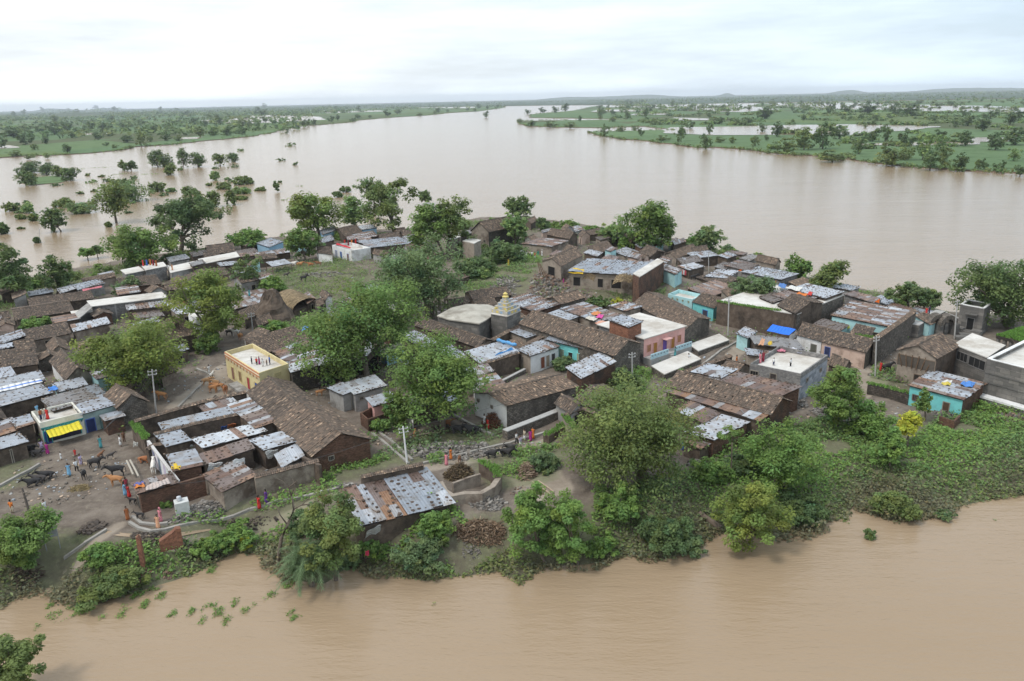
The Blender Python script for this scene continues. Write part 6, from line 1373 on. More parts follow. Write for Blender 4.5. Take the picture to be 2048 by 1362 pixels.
T('bush', 'large leaved bush row behind the pink house yard', (1195, 602, 26, 10), (1195, 612), 'dark', 'bush', seed=501, cat='bush', trunk=False)
T('fruit_tree', 'small fruit tree in the yard below the dark weathered tile row, left', (65, 650, 26, 14), (65, 664), 'bright', 'bush', seed=52)
T('fruit_tree', 'small fruit tree right of its twin in the far left yard', (92, 644, 14, 12), (92, 658), 'bright', 'bush', seed=53)
T('shrub_tree', 'grey green shrub before the brick house wall, left', (258, 572, 28, 18), (258, 590), 'grey', 'bush', seed=54)
T('bush', 'bush growing inside the front left compound corner', (300, 852, 14, 10), (302, 866), 'bright', 'bush', seed=55, cat='bush', trunk=False)
T('bush', 'weeds growing at the brown wall with the cart wheels', (330, 1005, 15, 9), (330, 1012), 'bright', 'bush', seed=56, cat='bush', trunk=False)
T('bush', 'leafy bush by the pole below the ruined stone tower', (545, 660, 30, 18), (545, 672), 'bright', 'bush', seed=57, cat='bush', trunk=False)
T('bush', 'bush against the red walled hut yard', (760, 850, 18, 12), (760, 862), 'bright', 'bush', seed=58, cat='bush', trunk=False)
T('bush', 'dark green bush below the tamarind roots at the water', (1330, 1060, 60, 34), (1330, 1085), 'deep', 'bush', seed=59, cat='bush', trunk=False)
T('bush', 'mud stained bush spreading into the water left of the olive tree', (1370, 1085, 36, 22), (1370, 1098), 'grey', 'bush', seed=60, cat='bush', trunk=False)
T('bush', 'dark bush at the waterline right of the olive tree', (1610, 1015, 48, 30), (1610, 1038), 'deep', 'bush', seed=61, cat='bush', trunk=False)
T('bush', 'mud stained bush at the bank tip near the right water edge', (1790, 1010, 46, 26), (1800, 1030), 'olive', 'bush', seed=62, cat='bush', trunk=False)
T('bush', 'half drowned bush in the brown water on the right', (1890, 1030, 20, 9), (1890, 1037), 'grey', 'bush', seed=63, cat='bush', trunk=False, water=True, cover=1.2)
T('bush', 'lone drowned plant standing in the brown water, right', (1740, 1068, 11, 9), (1740, 1076), 'dark', 'bush', seed=64, cat='bush', trunk=False, water=True, cover=1.3)
T('bush', 'bank bush beside the feathery tree pair at the waterline', (1200, 1090, 34, 22), (1200, 1108), 'bright', 'bush', seed=65, cat='bush', trunk=False)
T('bush', 'tangled dark bush on the steep bank left of the date palm', (610, 1040, 40, 28), (600, 1062), 'deep', 'bush', seed=66, cat='bush', trunk=False)
T('bush', 'bush on the bank under the drowned weeds, far left', (220, 1170, 60, 34), (220, 1192), 'olive', 'bush', seed=67, cat='bush', trunk=False)
T('bush', 'bright bush beside the leaning brick pillar', (200, 1105, 40, 22), (200, 1122), 'bright', 'bush', seed=68, cat='bush', trunk=False)
T('bush', 'small yellow leaved shrub on the bank left of the dead tree', (492, 1085, 10, 14), (492, 1100), 'yellow', 'bush', seed=69, cat='bush', trunk=False)
T('bush', 'green weeds piled against the river side of the front road', (420, 1085, 42, 18), (420, 1098), 'bright', 'bush', seed=70, cat='bush', trunk=False)
T('bush', 'creeping greenery below the rag sack shed', (1420, 940, 40, 24), (1420, 955), 'bright', 'bush', seed=71, cat='bush', trunk=False)
T('bush', 'dark shrub under the dome shaped tree at its left', (1485, 930, 30, 22), (1485, 948), 'deep', 'bush', seed=72, cat='bush', trunk=False)
T('bush', 'weedy bush at the near foot of the big bank shed', (748, 1092, 30, 22), (748, 1110), 'bright', 'bush', seed=73, cat='bush', trunk=False)
T('bush', 'grey stained bush at the waterline right of the date palm', (700, 1118, 26, 18), (715, 1126), 'grey', 'bush', seed=74, cat='bush', trunk=False)
root = empty('date_palm', P(622, 1168, 0.2), 'bushy blue green date palm drooping into the water', 'palm')
m = MB(); rr = random.Random(3)
for i in range(150):
 an = rr.uniform(0, 6.283); L = rr.uniform(2.4, 4.0); el = rr.uniform(.35, 1.45); h0 = rr.uniform(.8, 4.4)
 ox, oy = rr.uniform(-1.6, 1.6), rr.uniform(-1, 1); d = np.array([math.cos(an), math.sin(an), 0]); sd_ = np.array([-d[1], d[0], 0])
 f = lambda t: np.array([ox, oy, h0]) + d * L * math.cos(el) * t + np.array([0, 0, L * math.sin(el) * t - 2.2 * t * t])
 for j in range(15):
  t0, t1 = j / 15, (j + .7) / 15; p, q = f(t0), f(t1); w = .42 * (1 - .7 * t0) + .08; g_ = rr.uniform(.75, 1.25)
  for sg in (-1, 1): m.face([p, q, q + sd_ * sg * w + (q - p) * 1.2 - (0, 0, .12)], None, (.07 * g_, .105 * g_, .05 * g_))
m.build('fronds', MATS['leaf'], root, org=(0, 0, 0)); m = MB(); m.tube([(0, 0, -1.2), (.2, 0, 1.5), (.1, .1, 3.4)], [.35, .3, .25], 7); m.build('trunk', MATS['bark'], root, org=(0, 0, 0))
root = empty('dead_tree', P(560, 1128, 0.0), 'bare twisted dead tree standing in the water by the bank', 'tree')
d0 = proj(P(560, 1128, 0))[2]
def dp(px, py):
 d = ray(px, py); t = P(560, 1128, 0)[1] / d[1]; return np.array([d[0] * t, d[1] * t, CAMZ + d[2] * t]) - P(560, 1128, 0)
m = MB(); m.tube([dp(558, 1140), dp(557, 1115), dp(563, 1075), dp(575, 1050), dp(588, 1018), dp(583, 990)], [.24, .22, .2, .17, .13, .07], 7)
for ch in ([(588, 1018), (603, 1010), (618, 996), (620, 990)], [(603, 1010), (620, 1008), (638, 1002)], [(583, 992), (577, 975), (565, 962), (552, 956)], [(583, 990), (590, 972), (585, 958)], [(575, 1050), (560, 1030), (552, 1010)], [(577, 975), (590, 965), (598, 958)]): m.tube([dp(*c) for c in ch], [.09, .06, .03, .02][:len(ch)], 5)
m.build('trunk', MATS['bark'], root, org=(0, 0, 0), smooth=True)
BS = [q for q in SHORE_PX[32:-3] if q[1] < 650]
rb = random.Random(8)
for i in range(64):
 j = rb.randrange(len(BS) - 1); u = rb.random(); px = BS[j][0] + (BS[j + 1][0] - BS[j][0]) * u; py = BS[j][1] + (BS[j + 1][1] - BS[j][1]) * u + rb.uniform(3, 9)
 if not -20 < px < 2060: continue
 sd_ = 'left' if px < 700 else 'middle' if px < 1200 else 'right'; ry_ = rb.uniform(4, 13)
 T('bush', f'shrub crowding the far water edge of the village, {sd_} stretch', (px, py - ry_ * .6, ry_ * rb.uniform(1.1, 1.9), ry_), (px, py), rb.choice(['neem', 'bright', 'olive', 'feather', 'dark']), rb.choice(['bush', 'bush', 'loose']), seed=700 + i, cat='bush', trunk=False, group=f'shrubs along the far water edge, {sd_}', clump=.24)
FL = [('flooded_tree', 'tall tree with bare lower trunk standing in the flood', (226, 395, 36, 32), (233, 446), 'olive', 'loose'), ('flooded_bush', 'wide acacia bush in the flood at the tall tree trunk', (262, 384, 36, 20), (270, 402), 'feather', 'bush'), ('flooded_tree', 'feathery crown behind the tall flooded tree', (240, 364, 20, 9), (240, 374), 'feather', 'umbrella'),
      ('flooded_tree', 'round tree with thin trunk standing alone in the flood at the left', (106, 438, 24, 22), (122, 463), 'dark', 'round'), ('flooded_tree', 'leftmost dark tree on the tiny flooded islet', (52, 356, 18, 14), (52, 371), 'dark', 'round'), ('flooded_tree', 'dark tree at the back of the tiny islet', (58, 335, 22, 12), (62, 346), 'deep', 'round'), ('flooded_tree', 'second dark tree at the back of the tiny islet', (92, 338, 18, 12), (92, 350), 'deep', 'round'), ('flooded_tree', 'right end tree of the tiny islet', (138, 348, 17, 13), (140, 361), 'dark', 'round'), ('flooded_tree', 'thin tree in the middle of the tiny islet', (116, 342, 12, 12), (116, 354), 'olive', 'loose'),
      ('flooded_tree', 'small round tree pair member, right one, above the tall flooded tree', (260, 331, 13, 9), (263, 342), 'dark', 'round'), ('flooded_tree', 'small tree left of the round one above the tall flooded tree', (243, 328, 7, 9), (245, 340), 'olive', 'tall'), ('flooded_tree', 'left tree of the grove in the flood', (310, 316, 16, 16), (316, 334), 'dark', 'loose'), ('flooded_tree', 'thick tree in the grove in the flood', (330, 322, 16, 14), (332, 334), 'dark', 'round'), ('flooded_tree', 'tallest tree of the grove in the flood', (366, 314, 14, 20), (366, 336), 'dark', 'tall'), ('flooded_tree', 'right end tree of the grove in the flood', (395, 319, 16, 14), (396, 334), 'dark', 'loose'), ('flooded_tree', 'front tree of the grove in the flood', (341, 338, 13, 11), (342, 350), 'olive', 'round'),
      ('flooded_tree', 'leaning lone tree right of the flooded grove', (438, 318, 14, 11), (441, 332), 'olive', 'round'), ('flooded_tree', 'rounded lone tree furthest right of the flooded grove', (466, 315, 12, 9), (466, 324), 'dark', 'round'), ('flooded_bush', 'tiny pale tree in the flood under the lone pair', (428, 351, 10, 9), (428, 361), 'pale', 'loose'), ('flooded_bush', 'rounded bush in the flood, upper of the bush cluster', (483, 362, 17, 9), (483, 369), 'olive', 'bush'), ('flooded_bush', 'rounded bush at the left of the bush cluster in the flood', (447, 371, 15, 7), (447, 378), 'olive', 'bush'), ('flooded_bush', 'low bush right of the bush cluster in the flood', (498, 362, 9, 6), (500, 367), 'olive', 'bush'), ('flooded_bush', 'upright shrub in the flood below the bush cluster', (461, 392, 11, 18), (462, 410), 'olive', 'tall'), ('flooded_bush', 'pale shrub right of the upright shrub in the flood', (485, 381, 17, 7), (486, 387), 'pale', 'bush'),
      ('flooded_bush', 'flat strip of weeds in the flood under the pale shrub', (482, 396, 14, 3), (482, 399), 'olive', 'bush'), ('flooded_bush', 'low weed clump right of the pale shrub', (521, 378, 11, 4), (521, 381), 'olive', 'bush'), ('flooded_bush', 'bush left of the round dome bush in the flood', (314, 374, 16, 10), (314, 383), 'olive', 'bush'), ('flooded_bush', 'dome shaped bush in the flood above the dense dark tree', (378, 381, 14, 8), (380, 388), 'olive', 'bush'), ('flooded_bush', 'low weeds beside the bush left of the dome bush', (340, 380, 10, 4), (340, 384), 'pale', 'bush'), ('flooded_bush', 'shrub poking up behind the dense dark flooded tree', (398, 396, 12, 14), (398, 410), 'olive', 'tall'), ('flooded_bush', 'second shrub behind the dense dark flooded tree, right', (424, 398, 14, 16), (424, 414), 'olive', 'loose'),
      ('flooded_bush', 'wide dome bush in the flood left of the tall tree', (126, 405, 21, 9), (128, 413), 'olive', 'bush'), ('flooded_bush', 'spreading pale bush in front of the wide dome bush', (160, 416, 28, 10), (165, 426), 'feather', 'loose'), ('flooded_bush', 'leftmost small bush in the flood', (21, 413, 13, 8), (21, 422), 'olive', 'bush'), ('flooded_bush', 'small pale bush second from the left in the flood', (55, 416, 13, 9), (55, 426), 'pale', 'loose'), ('flooded_bush', 'low weed clump under the small pale bush at left', (41, 433, 11, 4), (41, 438), 'olive', 'bush'), ('flooded_bush', 'tiny bush between the weed clump and the lone round tree', (66, 435, 8, 7), (66, 442), 'olive', 'bush'), ('flooded_bush', 'dark bush cut by the left edge in the flood', (2, 458, 12, 12), (0, 468), 'dark', 'bush'), ('flooded_bush', 'small bush left of the riverside broad tree group in the river', (675, 388, 10, 5), (675, 394), 'dark', 'bush'), ('flooded_bush', 'dark bush strip in the river beside the broad riverside tree', (690, 378, 12, 5), (690, 384), 'dark', 'bush'), ('flooded_bush', 'sparse twiggy bush standing alone in the river', (552, 372, 5, 9), (552, 384), 'grey', 'loose'),
      ('flooded_tree', 'small twin tree beside the left shore, left one', (172, 504, 17, 11), (176, 520), 'bright', 'umbrella'), ('flooded_tree', 'small twin tree beside the left shore, right one', (192, 498, 12, 12), (196, 516), 'dark', 'umbrella'), ('flooded_bush', 'thin leafless looking shrub pair above the river edge trees', (850, 392, 12, 11), (852, 408), 'dark', 'loose'), ('flooded_bush', 'narrow weed tuft beside the lone power pole in the flood', (74, 480, 5, 6), (74, 486), 'dark', 'bush'), ('flooded_bush', 'tiny plant in the flood below the tall tree', (216, 449, 6, 5), (216, 454), 'olive', 'bush')]
for i, (nm, lb, cr_, bs, cl, shp) in enumerate(FL):
 T(nm, lb, cr_, bs, cl, shp, seed=300 + i, water=True, cat='tree' if 'tree' in nm else 'bush', trunk='tree' in nm, cover=3.2, group='trees and bushes standing in the flood')
for i in range(30):
 px = rb.uniform(-10, 640); py = 470 - px * .16 - rb.uniform(0, 1) ** .8 * 95
 w_ = rb.uniform(2.5, 7)
 T('flooded_bush', 'small wisp of scrub poking out of the flood on the left', (px, py - w_ * .35, w_ * rb.uniform(1, 1.8), w_ * .6), (px, py), rb.choice(['olive', 'feather', 'pale', 'grey']), rb.choice(['bush', 'loose']), seed=800 + i, water=True, cat='bush', trunk=False, cover=1.2, group='wisps of scrub in the left flood', K=22)
isl = land('islet', [(40, 366), (66, 356), (110, 352), (146, 358), (120, 366), (60, 371)], .35, 'tiny grassy islet in the flood', seed=77)
def scatter(polys, dens, rg, zf=None):
 out = []
 for pl in polys:
  pl = np.asarray(pl); x0, y0 = pl.min(0); x1, y1 = pl.max(0); n = int((x1 - x0) * (y1 - y0) * dens)
  x = rg.uniform(x0, x1, n); y = rg.uniform(y0, y1, n); k = inside(pl, x, y); out.append(np.stack([x[k], y[k]], 1))
 return np.concatenate(out) if out else np.zeros((0, 2))
rg = np.random.default_rng(5)
UG = [(VILL, 1.6, 'bright'), ([(90, 1140), (250, 1095), (420, 1068), (560, 1040), (610, 1060), (575, 1150), (545, 1108), (470, 1104), (380, 1152), (215, 1200), (95, 1172)], 20, 'bright'), ([(-60, 1085), (60, 1110), (100, 1172), (0, 1216), (-100, 1240)], 16, 'neem'), ([(735, 1060), (900, 1020), (935, 1055), (905, 1100), (945, 1150), (850, 1160), (755, 1150), (710, 1120)], 22, 'bright'),
      ([(900, 1120), (1000, 1080), (1180, 1100), (1170, 1128), (1090, 1132), (1040, 1168), (940, 1150)], 20, 'olive'), ([(975, 930), (1010, 912), (1120, 900), (1130, 930), (1010, 990), (990, 985)], 16, 'bright'), ([(1190, 985), (1410, 950), (1450, 1060), (1400, 1096), (1260, 1110), (1180, 1110)], 20, 'neem'),
      ([(1400, 900), (1500, 890), (1650, 845), (1720, 870), (1800, 905), (1870, 850), (1965, 790), (2150, 800), (2300, 940), (1960, 1002), (1880, 1022), (1790, 1042), (1700, 1008), (1640, 1042), (1550, 1078), (1445, 1062)], 20, 'bright'), ([(625, 950), (740, 905), (785, 932), (655, 978), (545, 998)], 14, 'bright'), ([(905, 548), (920, 515), (1060, 490), (1045, 522), (960, 560)], 7, 'deep'), ([(900, 600), (930, 560), (1060, 517), (1088, 560), (1048, 608), (960, 608)], 8, 'bright'),
      ([(548, 550), (680, 522), (740, 560), (705, 604), (620, 612), (560, 588)], 4, 'olive'), ([(-60, 560), (60, 558), (75, 612), (-60, 640)], 5, 'bright'), ([(55, 572), (210, 537), (350, 527), (300, 545), (240, 552), (100, 588)], 4, 'olive'), ([(350, 1048), (640, 986), (680, 986), (688, 1002), (350, 1060)], 12, 'bright'), ([(1200, 785), (1245, 740), (1305, 752), (1288, 800)], 14, 'bright'), ([(740, 930), (820, 880), (1010, 855), (1000, 890), (830, 925)], 7, 'grey'), ([(1738, 765), (1822, 780), (1808, 745), (1742, 745)], 12, 'bright'), ([(600, 642), (640, 642), (640, 688), (545, 688), (520, 662)], 8, 'bright'), ([(700, 870), (790, 850), (800, 880), (720, 905)], 8, 'bright'), ([(1440, 600), (1540, 616), (1530, 604), (1445, 592)], 0, 'bright'), ([(1180, 605), (1230, 597), (1333, 600), (1328, 622), (1240, 626)], 8, 'dark'),
      ([(855, 930), (885, 922), (890, 940), (862, 945)], 25, 'bright'), ([(1835, 770), (1870, 770), (1860, 745), (1830, 750)], 8, 'bright'), ([(1110, 460), (1250, 470), (1220, 482), (1110, 475)], 6, 'bright'), ([(350, 505), (420, 500), (410, 515), (330, 525)], 5, 'olive'), ([(850, 466), (950, 446), (1060, 446), (1250, 472), (1440, 505), (1600, 560), (1800, 605), (1905, 640), (1890, 650), (1790, 620), (1590, 572), (1430, 518), (1250, 486), (1060, 458), (950, 458), (860, 478)], 6, 'neem'), ([(480, 494), (640, 474), (840, 468), (840, 478), (640, 484), (490, 504)], 5, 'neem')]
VV, CC = [], []
for pl, dens, cl in UG:
 if dens == 0: continue
 q = scatter([pts_at(pl, 2.5)], dens, rg); z = height(q[:, 0], q[:, 1]); sd = signed_shore(q[:, 0], q[:, 1])
 pn2 = np.sin(q[:, 0] * .21 + 1.4 * np.sin(q[:, 1] * .17)) * np.cos(q[:, 1] * .26 + np.sin(q[:, 0] * .13))
 pn = np.sin(q[:, 0] * .45 + 2 * np.sin(q[:, 1] * .31)) * np.sin(q[:, 1] * .5 + 1.7 * np.sin(q[:, 0] * .27)); k = (pn > -.42) | ((sd < 6) & (pn2 > -.5)); k &= sd > -.3 - 1.9 * np.clip(pn2 + .4 * pn, 0, 1)
 if dens == 1.6: k = (pn > .1) & (pn2 > -.4) & ~np.any([inside(f_, q[:, 0], q[:, 1]) for f_ in FOOT + EW[:3] + PATHS], 0)
 q, z, sd, pn, pn2 = q[k], np.maximum(z[k], 0), sd[k], pn[k], pn2[k]; n = len(q)
 base = np.array(LEAFC[cl]); muddy = np.array([.092, .084, .052]); alt = np.array(LEAFC['blue'])
 f = np.clip((3.2 - sd + 2.5 * pn2) / 4 + rg.normal(0, .25, n), 0, .92)[:, None]; g2_ = np.clip(.3 + pn2 * .9, 0, 1)[:, None] * .5
 col = (base * (1 - g2_) + alt * g2_) * (1 - f) + muddy * f
 for h_, rep in ((.14, 1), (.36, 1)):
  p = np.concatenate([q + rg.normal(0, .12, (n, 2)), (z + rg.uniform(.02, h_ * 1.5, n) * (1 + 1.6 * np.clip(pn, 0, 1) + .9 * np.clip(pn2, 0, 1)))[:, None]], 1)
  V, c = leaf_cards(rg, p, np.full(n, .16), 1, .2, (1, 1, 1), 1.0, .25)
  VV.append(V); CC.append(c * col * 1.15)
V, Cc = np.concatenate(VV), np.concatenate(CC)
o = bpy.data.objects.new('undergrowth', quads_mesh('undergrowth', V, Cc, MATS['leaf'])); C.objects.link(o); tag(o, 'tangle of weeds, grass and silt stained creepers covering the banks', 'undergrowth', kind='stuff')
WD = [(125, 1228, 26, 10), (165, 1222, 18, 6), (100, 1212, 5, 4), (240, 1232, 8, 4), (205, 1236, 6, 3), (290, 1210, 10, 7), (320, 1195, 8, 6), (345, 1232, 8, 6), (380, 1225, 8, 5), (415, 1218, 12, 6), (440, 1213, 12, 6), (470, 1205, 6, 6), (435, 1232, 10, 5), (455, 1236, 8, 5), (405, 1240, 5, 5), (540, 1194, 10, 6), (585, 1232, 12, 6), (610, 1235, 4, 3), (448, 1252, 4, 3), (870, 1203, 5, 4), (505, 1213, 4, 3), (575, 1172, 12, 8), (490, 1222, 8, 3), (255, 1215, 10, 5), (75, 1255, 4, 3), (960, 1165, 3, 2), (1695, 1042, 9, 4), (1640, 1045, 8, 3), (2010, 1048, 6, 3), (1995, 1040, 6, 2), (430, 1140, 14, 6), (360, 1150, 12, 5), (1745, 1020, 14, 6), (1480, 1100, 10, 3), (270, 1190, 12, 6), (300, 1185, 14, 6), (560, 368, 10, 3), (600, 372, 8, 2), (570, 400, 10, 2), (240, 348, 14, 3), (200, 335, 20, 2), (150, 338, 20, 2), (300, 348, 20, 3)]
VV, CC = [], []
for px, py, rx, ry in WD:
 c0 = P(px, py, 0); k = proj(c0)[2] / FPX; n = int(min(160, 1.6 * rx * ry))
 a = rg.uniform(0, 6.28, n); r = np.sqrt(rg.random(n)); cl = rg.normal(0, .3, (n, 2))
 p = np.stack([c0[0] + np.cos(a) * r * rx * k, c0[1] + np.sin(a) * r * ry * k * 3.0, rg.uniform(.02, .22, n)], 1)
 m_ = np.sin(p[:, 0] * 2.7) * np.sin(p[:, 1] * 2.1) > .05; p = p[m_]
 if len(p): V, c = leaf_cards(rg, p, np.full(len(p), .3), 2, float(np.clip(k * 1.5, .10, .4)), LEAFC['bright'], .5, .2); VV.append(V); CC.append(c)
o = bpy.data.objects.new('drowned_weeds', quads_mesh('drowned_weeds', np.concatenate(VV), np.concatenate(CC), MATS['leaf'])); C.objects.link(o); tag(o, 'scattered weed tops poking out of the flood water', 'weeds', kind='stuff')
def rocks(spec, seed=1):
 r_ = random.Random(seed); m = MB()
 for px, py, rx, ry, n, s, hp, pal in spec:
  c0 = G(px, py); k = proj(c0)[2] / FPX; el = math.sin(math.atan2(CAMZ - c0[2], c0[1]))
  for _ in range(n):
   a, r = r_.uniform(0, 6.283), math.sqrt(r_.random()); x = c0[0] + math.cos(a) * r * rx * k; y = c0[1] + math.sin(a) * r * ry * k / el
   z = hz(x, y) + hp * (1 - r) * r_.random(); sz = s * r_.uniform(.5, 1.5); kk = r_.choice(pal); g_ = r_.uniform(.75, 1.25)
   an = r_.uniform(0, 3.14); ca, sa = math.cos(an) * sz, math.sin(an) * sz; t = r_.uniform(-.3, .3) * sz
   m.box((x, y, z - sz * .3), (ca, sa, t), (-sa * .7, ca * .7, t * .6), (t * .4, 0, sz * .6), tuple(v * g_ for v in kk), skip=('bot',))
 return m
ST = [(.16, .145, .13), (.11, .10, .09), (.24, .22, .195), (.19, .165, .14)]; TL = [(.20, .12, .085), (.15, .10, .075), (.26, .18, .13), (.12, .09, .07)]; LT = [(.36, .35, .33), (.14, .12, .1), (.2, .17, .14), (.4, .3, .22), (.3, .33, .36), (.17, .14, .11)]
RB = [(412, 1020, 34, 12, 360, .34, .9, ST), (360, 1040, 18, 8, 90, .3, .5, ST), (975, 1008, 34, 16, 420, .3, .9, ST), (900, 905, 90, 18, 700, .34, .5, ST), (700, 975, 40, 8, 120, .26, .3, ST), (1590, 805, 26, 12, 240, .34, .8, ST), (1650, 828, 22, 12, 200, .34, .7, ST), (1400, 930, 22, 8, 120, .3, .6, ST), (1100, 570, 40, 18, 420, .5, .8, ST + TL), (1010, 575, 26, 16, 260, .5, .6, ST), (1150, 595, 34, 8, 220, .4, .4, TL + ST), (540, 675, 30, 14, 180, .4, .6, ST), (1895, 830, 24, 10, 180, .32, .8, ST), (2020, 838, 34, 10, 220, .34, .8, TL + ST), (280, 1150, 18, 8, 160, .24, .5, TL), (335, 1150, 14, 6, 80, .22, .3, TL), (945, 1100, 20, 12, 60, .2, .3, ST), (470, 725, 20, 8, 70, .4, .4, ST), (1480, 640, 34, 10, 200, .4, .5, ST + TL), (1630, 720, 30, 6, 80, .3, .3, TL), (640, 550, 50, 6, 130, .45, .2, ST), (185, 1055, 26, 10, 160, .3, .25, [(.06, .048, .04), (.09, .07, .055)]), (320, 1078, 60, 8, 220, .26, .2, [(.06, .048, .04), (.1, .08, .062)]), (500, 1050, 60, 6, 120, .25, .15, [(.06, .048, .04), (.1, .08, .062)]), (1060, 985, 40, 14, 90, .18, .1, TL + ST), (1460, 915, 30, 10, 60, .25, .3, ST)]
for px, py, rx, ry in ((120, 960, 130, 50), (400, 770, 80, 40), (650, 560, 80, 30), (820, 880, 90, 20), (1300, 720, 150, 50), (1650, 700, 120, 60), (1180, 620, 120, 40), (480, 900, 180, 60), (180, 720, 170, 120), (900, 620, 160, 80), (700, 760, 160, 60), (1500, 620, 130, 50), (300, 560, 250, 40), (1150, 510, 120, 40), (1700, 830, 120, 60), (1060, 900, 60, 20), (1420, 760, 150, 80), (1850, 740, 120, 60)):
 RB.append((px, py, rx, ry, int(rx * ry / 36), .26, 0.05, LT))
o = rocks(RB).build('rubble', MATS['plain']); tag(o, 'loose stones, broken tiles and litter lying about the village', 'rubble', kind='stuff')
def sticks(name, label, cat, px, py, rx, ry, n, L, hp, pal, seed):
 r_ = random.Random(seed); m = MB(); c0 = G(px, py); k = proj(c0)[2] / FPX; el = .42
 for _ in range(n):
  a, r = r_.uniform(0, 6.283), math.sqrt(r_.random()); p = np.array([c0[0] + math.cos(a) * r * rx * k, c0[1] + math.sin(a) * r * ry * k / el, 0]); p[2] = hz(p[0], p[1]) + hp * (1 - r * r) * r_.uniform(.2, 1)
  an = r_.uniform(0, 6.283); l_ = L * r_.uniform(.5, 1.2); d = np.array([math.cos(an), math.sin(an), r_.uniform(-.3, .3)]) * l_ / 2; w = np.array([-math.sin(an), math.cos(an), 0]) * L * .035; g_ = r_.uniform(.7, 1.3); kk = tuple(v * g_ for v in r_.choice(pal))
  m.face([p - d - w, p + d - w, p + d + w, p - d + w], None, kk); m.face([p - d - w + (0, 0, L * .04), p - d + (0, 0, -L * .05), p + d + (0, 0, -L * .05), p + d - w + (0, 0, L * .04)], None, kk)
 return thing_mb(name, m, MATS['plain'], label, cat)
sticks('stick_heap', 'wide heap of dry reddish brown sticks on the bank beside the bank shed ruin', 'heap', 958, 1062, 52, 10, 650, 1.3, .35, [(.2, .135, .085), (.15, .10, .065), (.26, .19, .13)], 1)
sticks('hay_heap', 'dark brown hay piled inside the round cornered mud ruin', 'heap', 918, 950, 26, 12, 800, 1.1, 1.6, [(.14, .10, .06), (.20, .15, .085), (.10, .07, .045)], 2)
sticks('wood_pile', 'conical pile of split firewood in the green yard', 'heap', 1054, 948, 18, 12, 300, .9, 1.6, [(.25, .17, .12), (.18, .12, .085), (.33, .25, .18)], 3)
sticks('hay_heap', 'thin scatter of yellow straw in the buffalo square', 'heap', 158, 975, 22, 7, 260, .6, .12, [(.30, .23, .12), (.26, .2, .1)], 4)
sticks('dung_heap', 'red brown heap against the white end wall of the central house', 'heap', 985, 850, 20, 12, 700, .7, 2.0, [(.15, .065, .035), (.12, .05, .03), (.19, .09, .05)], 5)
sticks('brush_pile', 'grey brushwood pile before the dark barn', 'heap', 705, 762, 24, 8, 300, 1.6, 1.3, [(.16, .13, .10), (.11, .09, .07)], 6)
sticks('brush_pile', 'loose driftwood caught on the far left bank slope', 'heap', 55, 1150, 24, 10, 120, 1.4, .5, [(.16, .12, .09), (.11, .08, .06)], 7)
sticks('stick_heap', 'dry reed stack leaning on the front compound gate wall', 'heap', 490, 985, 12, 5, 160, 1.4, .5, [(.2, .13, .08), (.14, .09, .06)], 8)
# ------------------------------------------------------------------ trees on the far banks
FT = []
def far_template(seed, shape, col, K=34, n=30, s=.12):
 rg_ = np.random.default_rng(seed); cp = crown_points(rg_, K, shape) * .82; rad = .30 * rg_.uniform(.7, 1.3, len(cp)); V, c = leaf_cards(rg_, cp, rad, n, s, LEAFC[col])
 V[:, :, 2] = V[:, :, 2] * .5 + .55
 me = quads_mesh('crown', V, c, MATS['far_leaf'])
 m = MB(); m.tube([(0, 0, -.1), (.02, 0, .25), (0, .02, .6)], [.07, .055, .03], 5); mt = m.mesh('trunk', MATS['bark'])
 return me, mt
FTM = [far_template(900 + i, sh_, cl) for i, (sh_, cl) in enumerate((('round', 'deep'), ('round', 'dark'), ('loose', 'dark'), ('umbrella', 'olive'), ('bush', 'olive'), ('tall', 'dark'), ('round', 'olive'), ('bush', 'pale')))]
def far_tree(px, py, hpx, wpx, kind, label, group, name='tree', cat='tree', z0=Z1_, parts=True):
 p = P(px, py, z0); k = proj(p)[2] / FPX; r = empty(name, (p[0], p[1], z0 - .3), label, cat, group, rng.uniform(0, 6.28)); w, h = wpx * k / 2, hpx * k
 r.scale = (w, w, h)
 if parts:
  for nm, me in (('crown', FTM[kind][0]), ('trunk', FTM[kind][1])): o_ = bpy.data.objects.new(nm, me); C.objects.link(o_); o_.parent = r
 return r
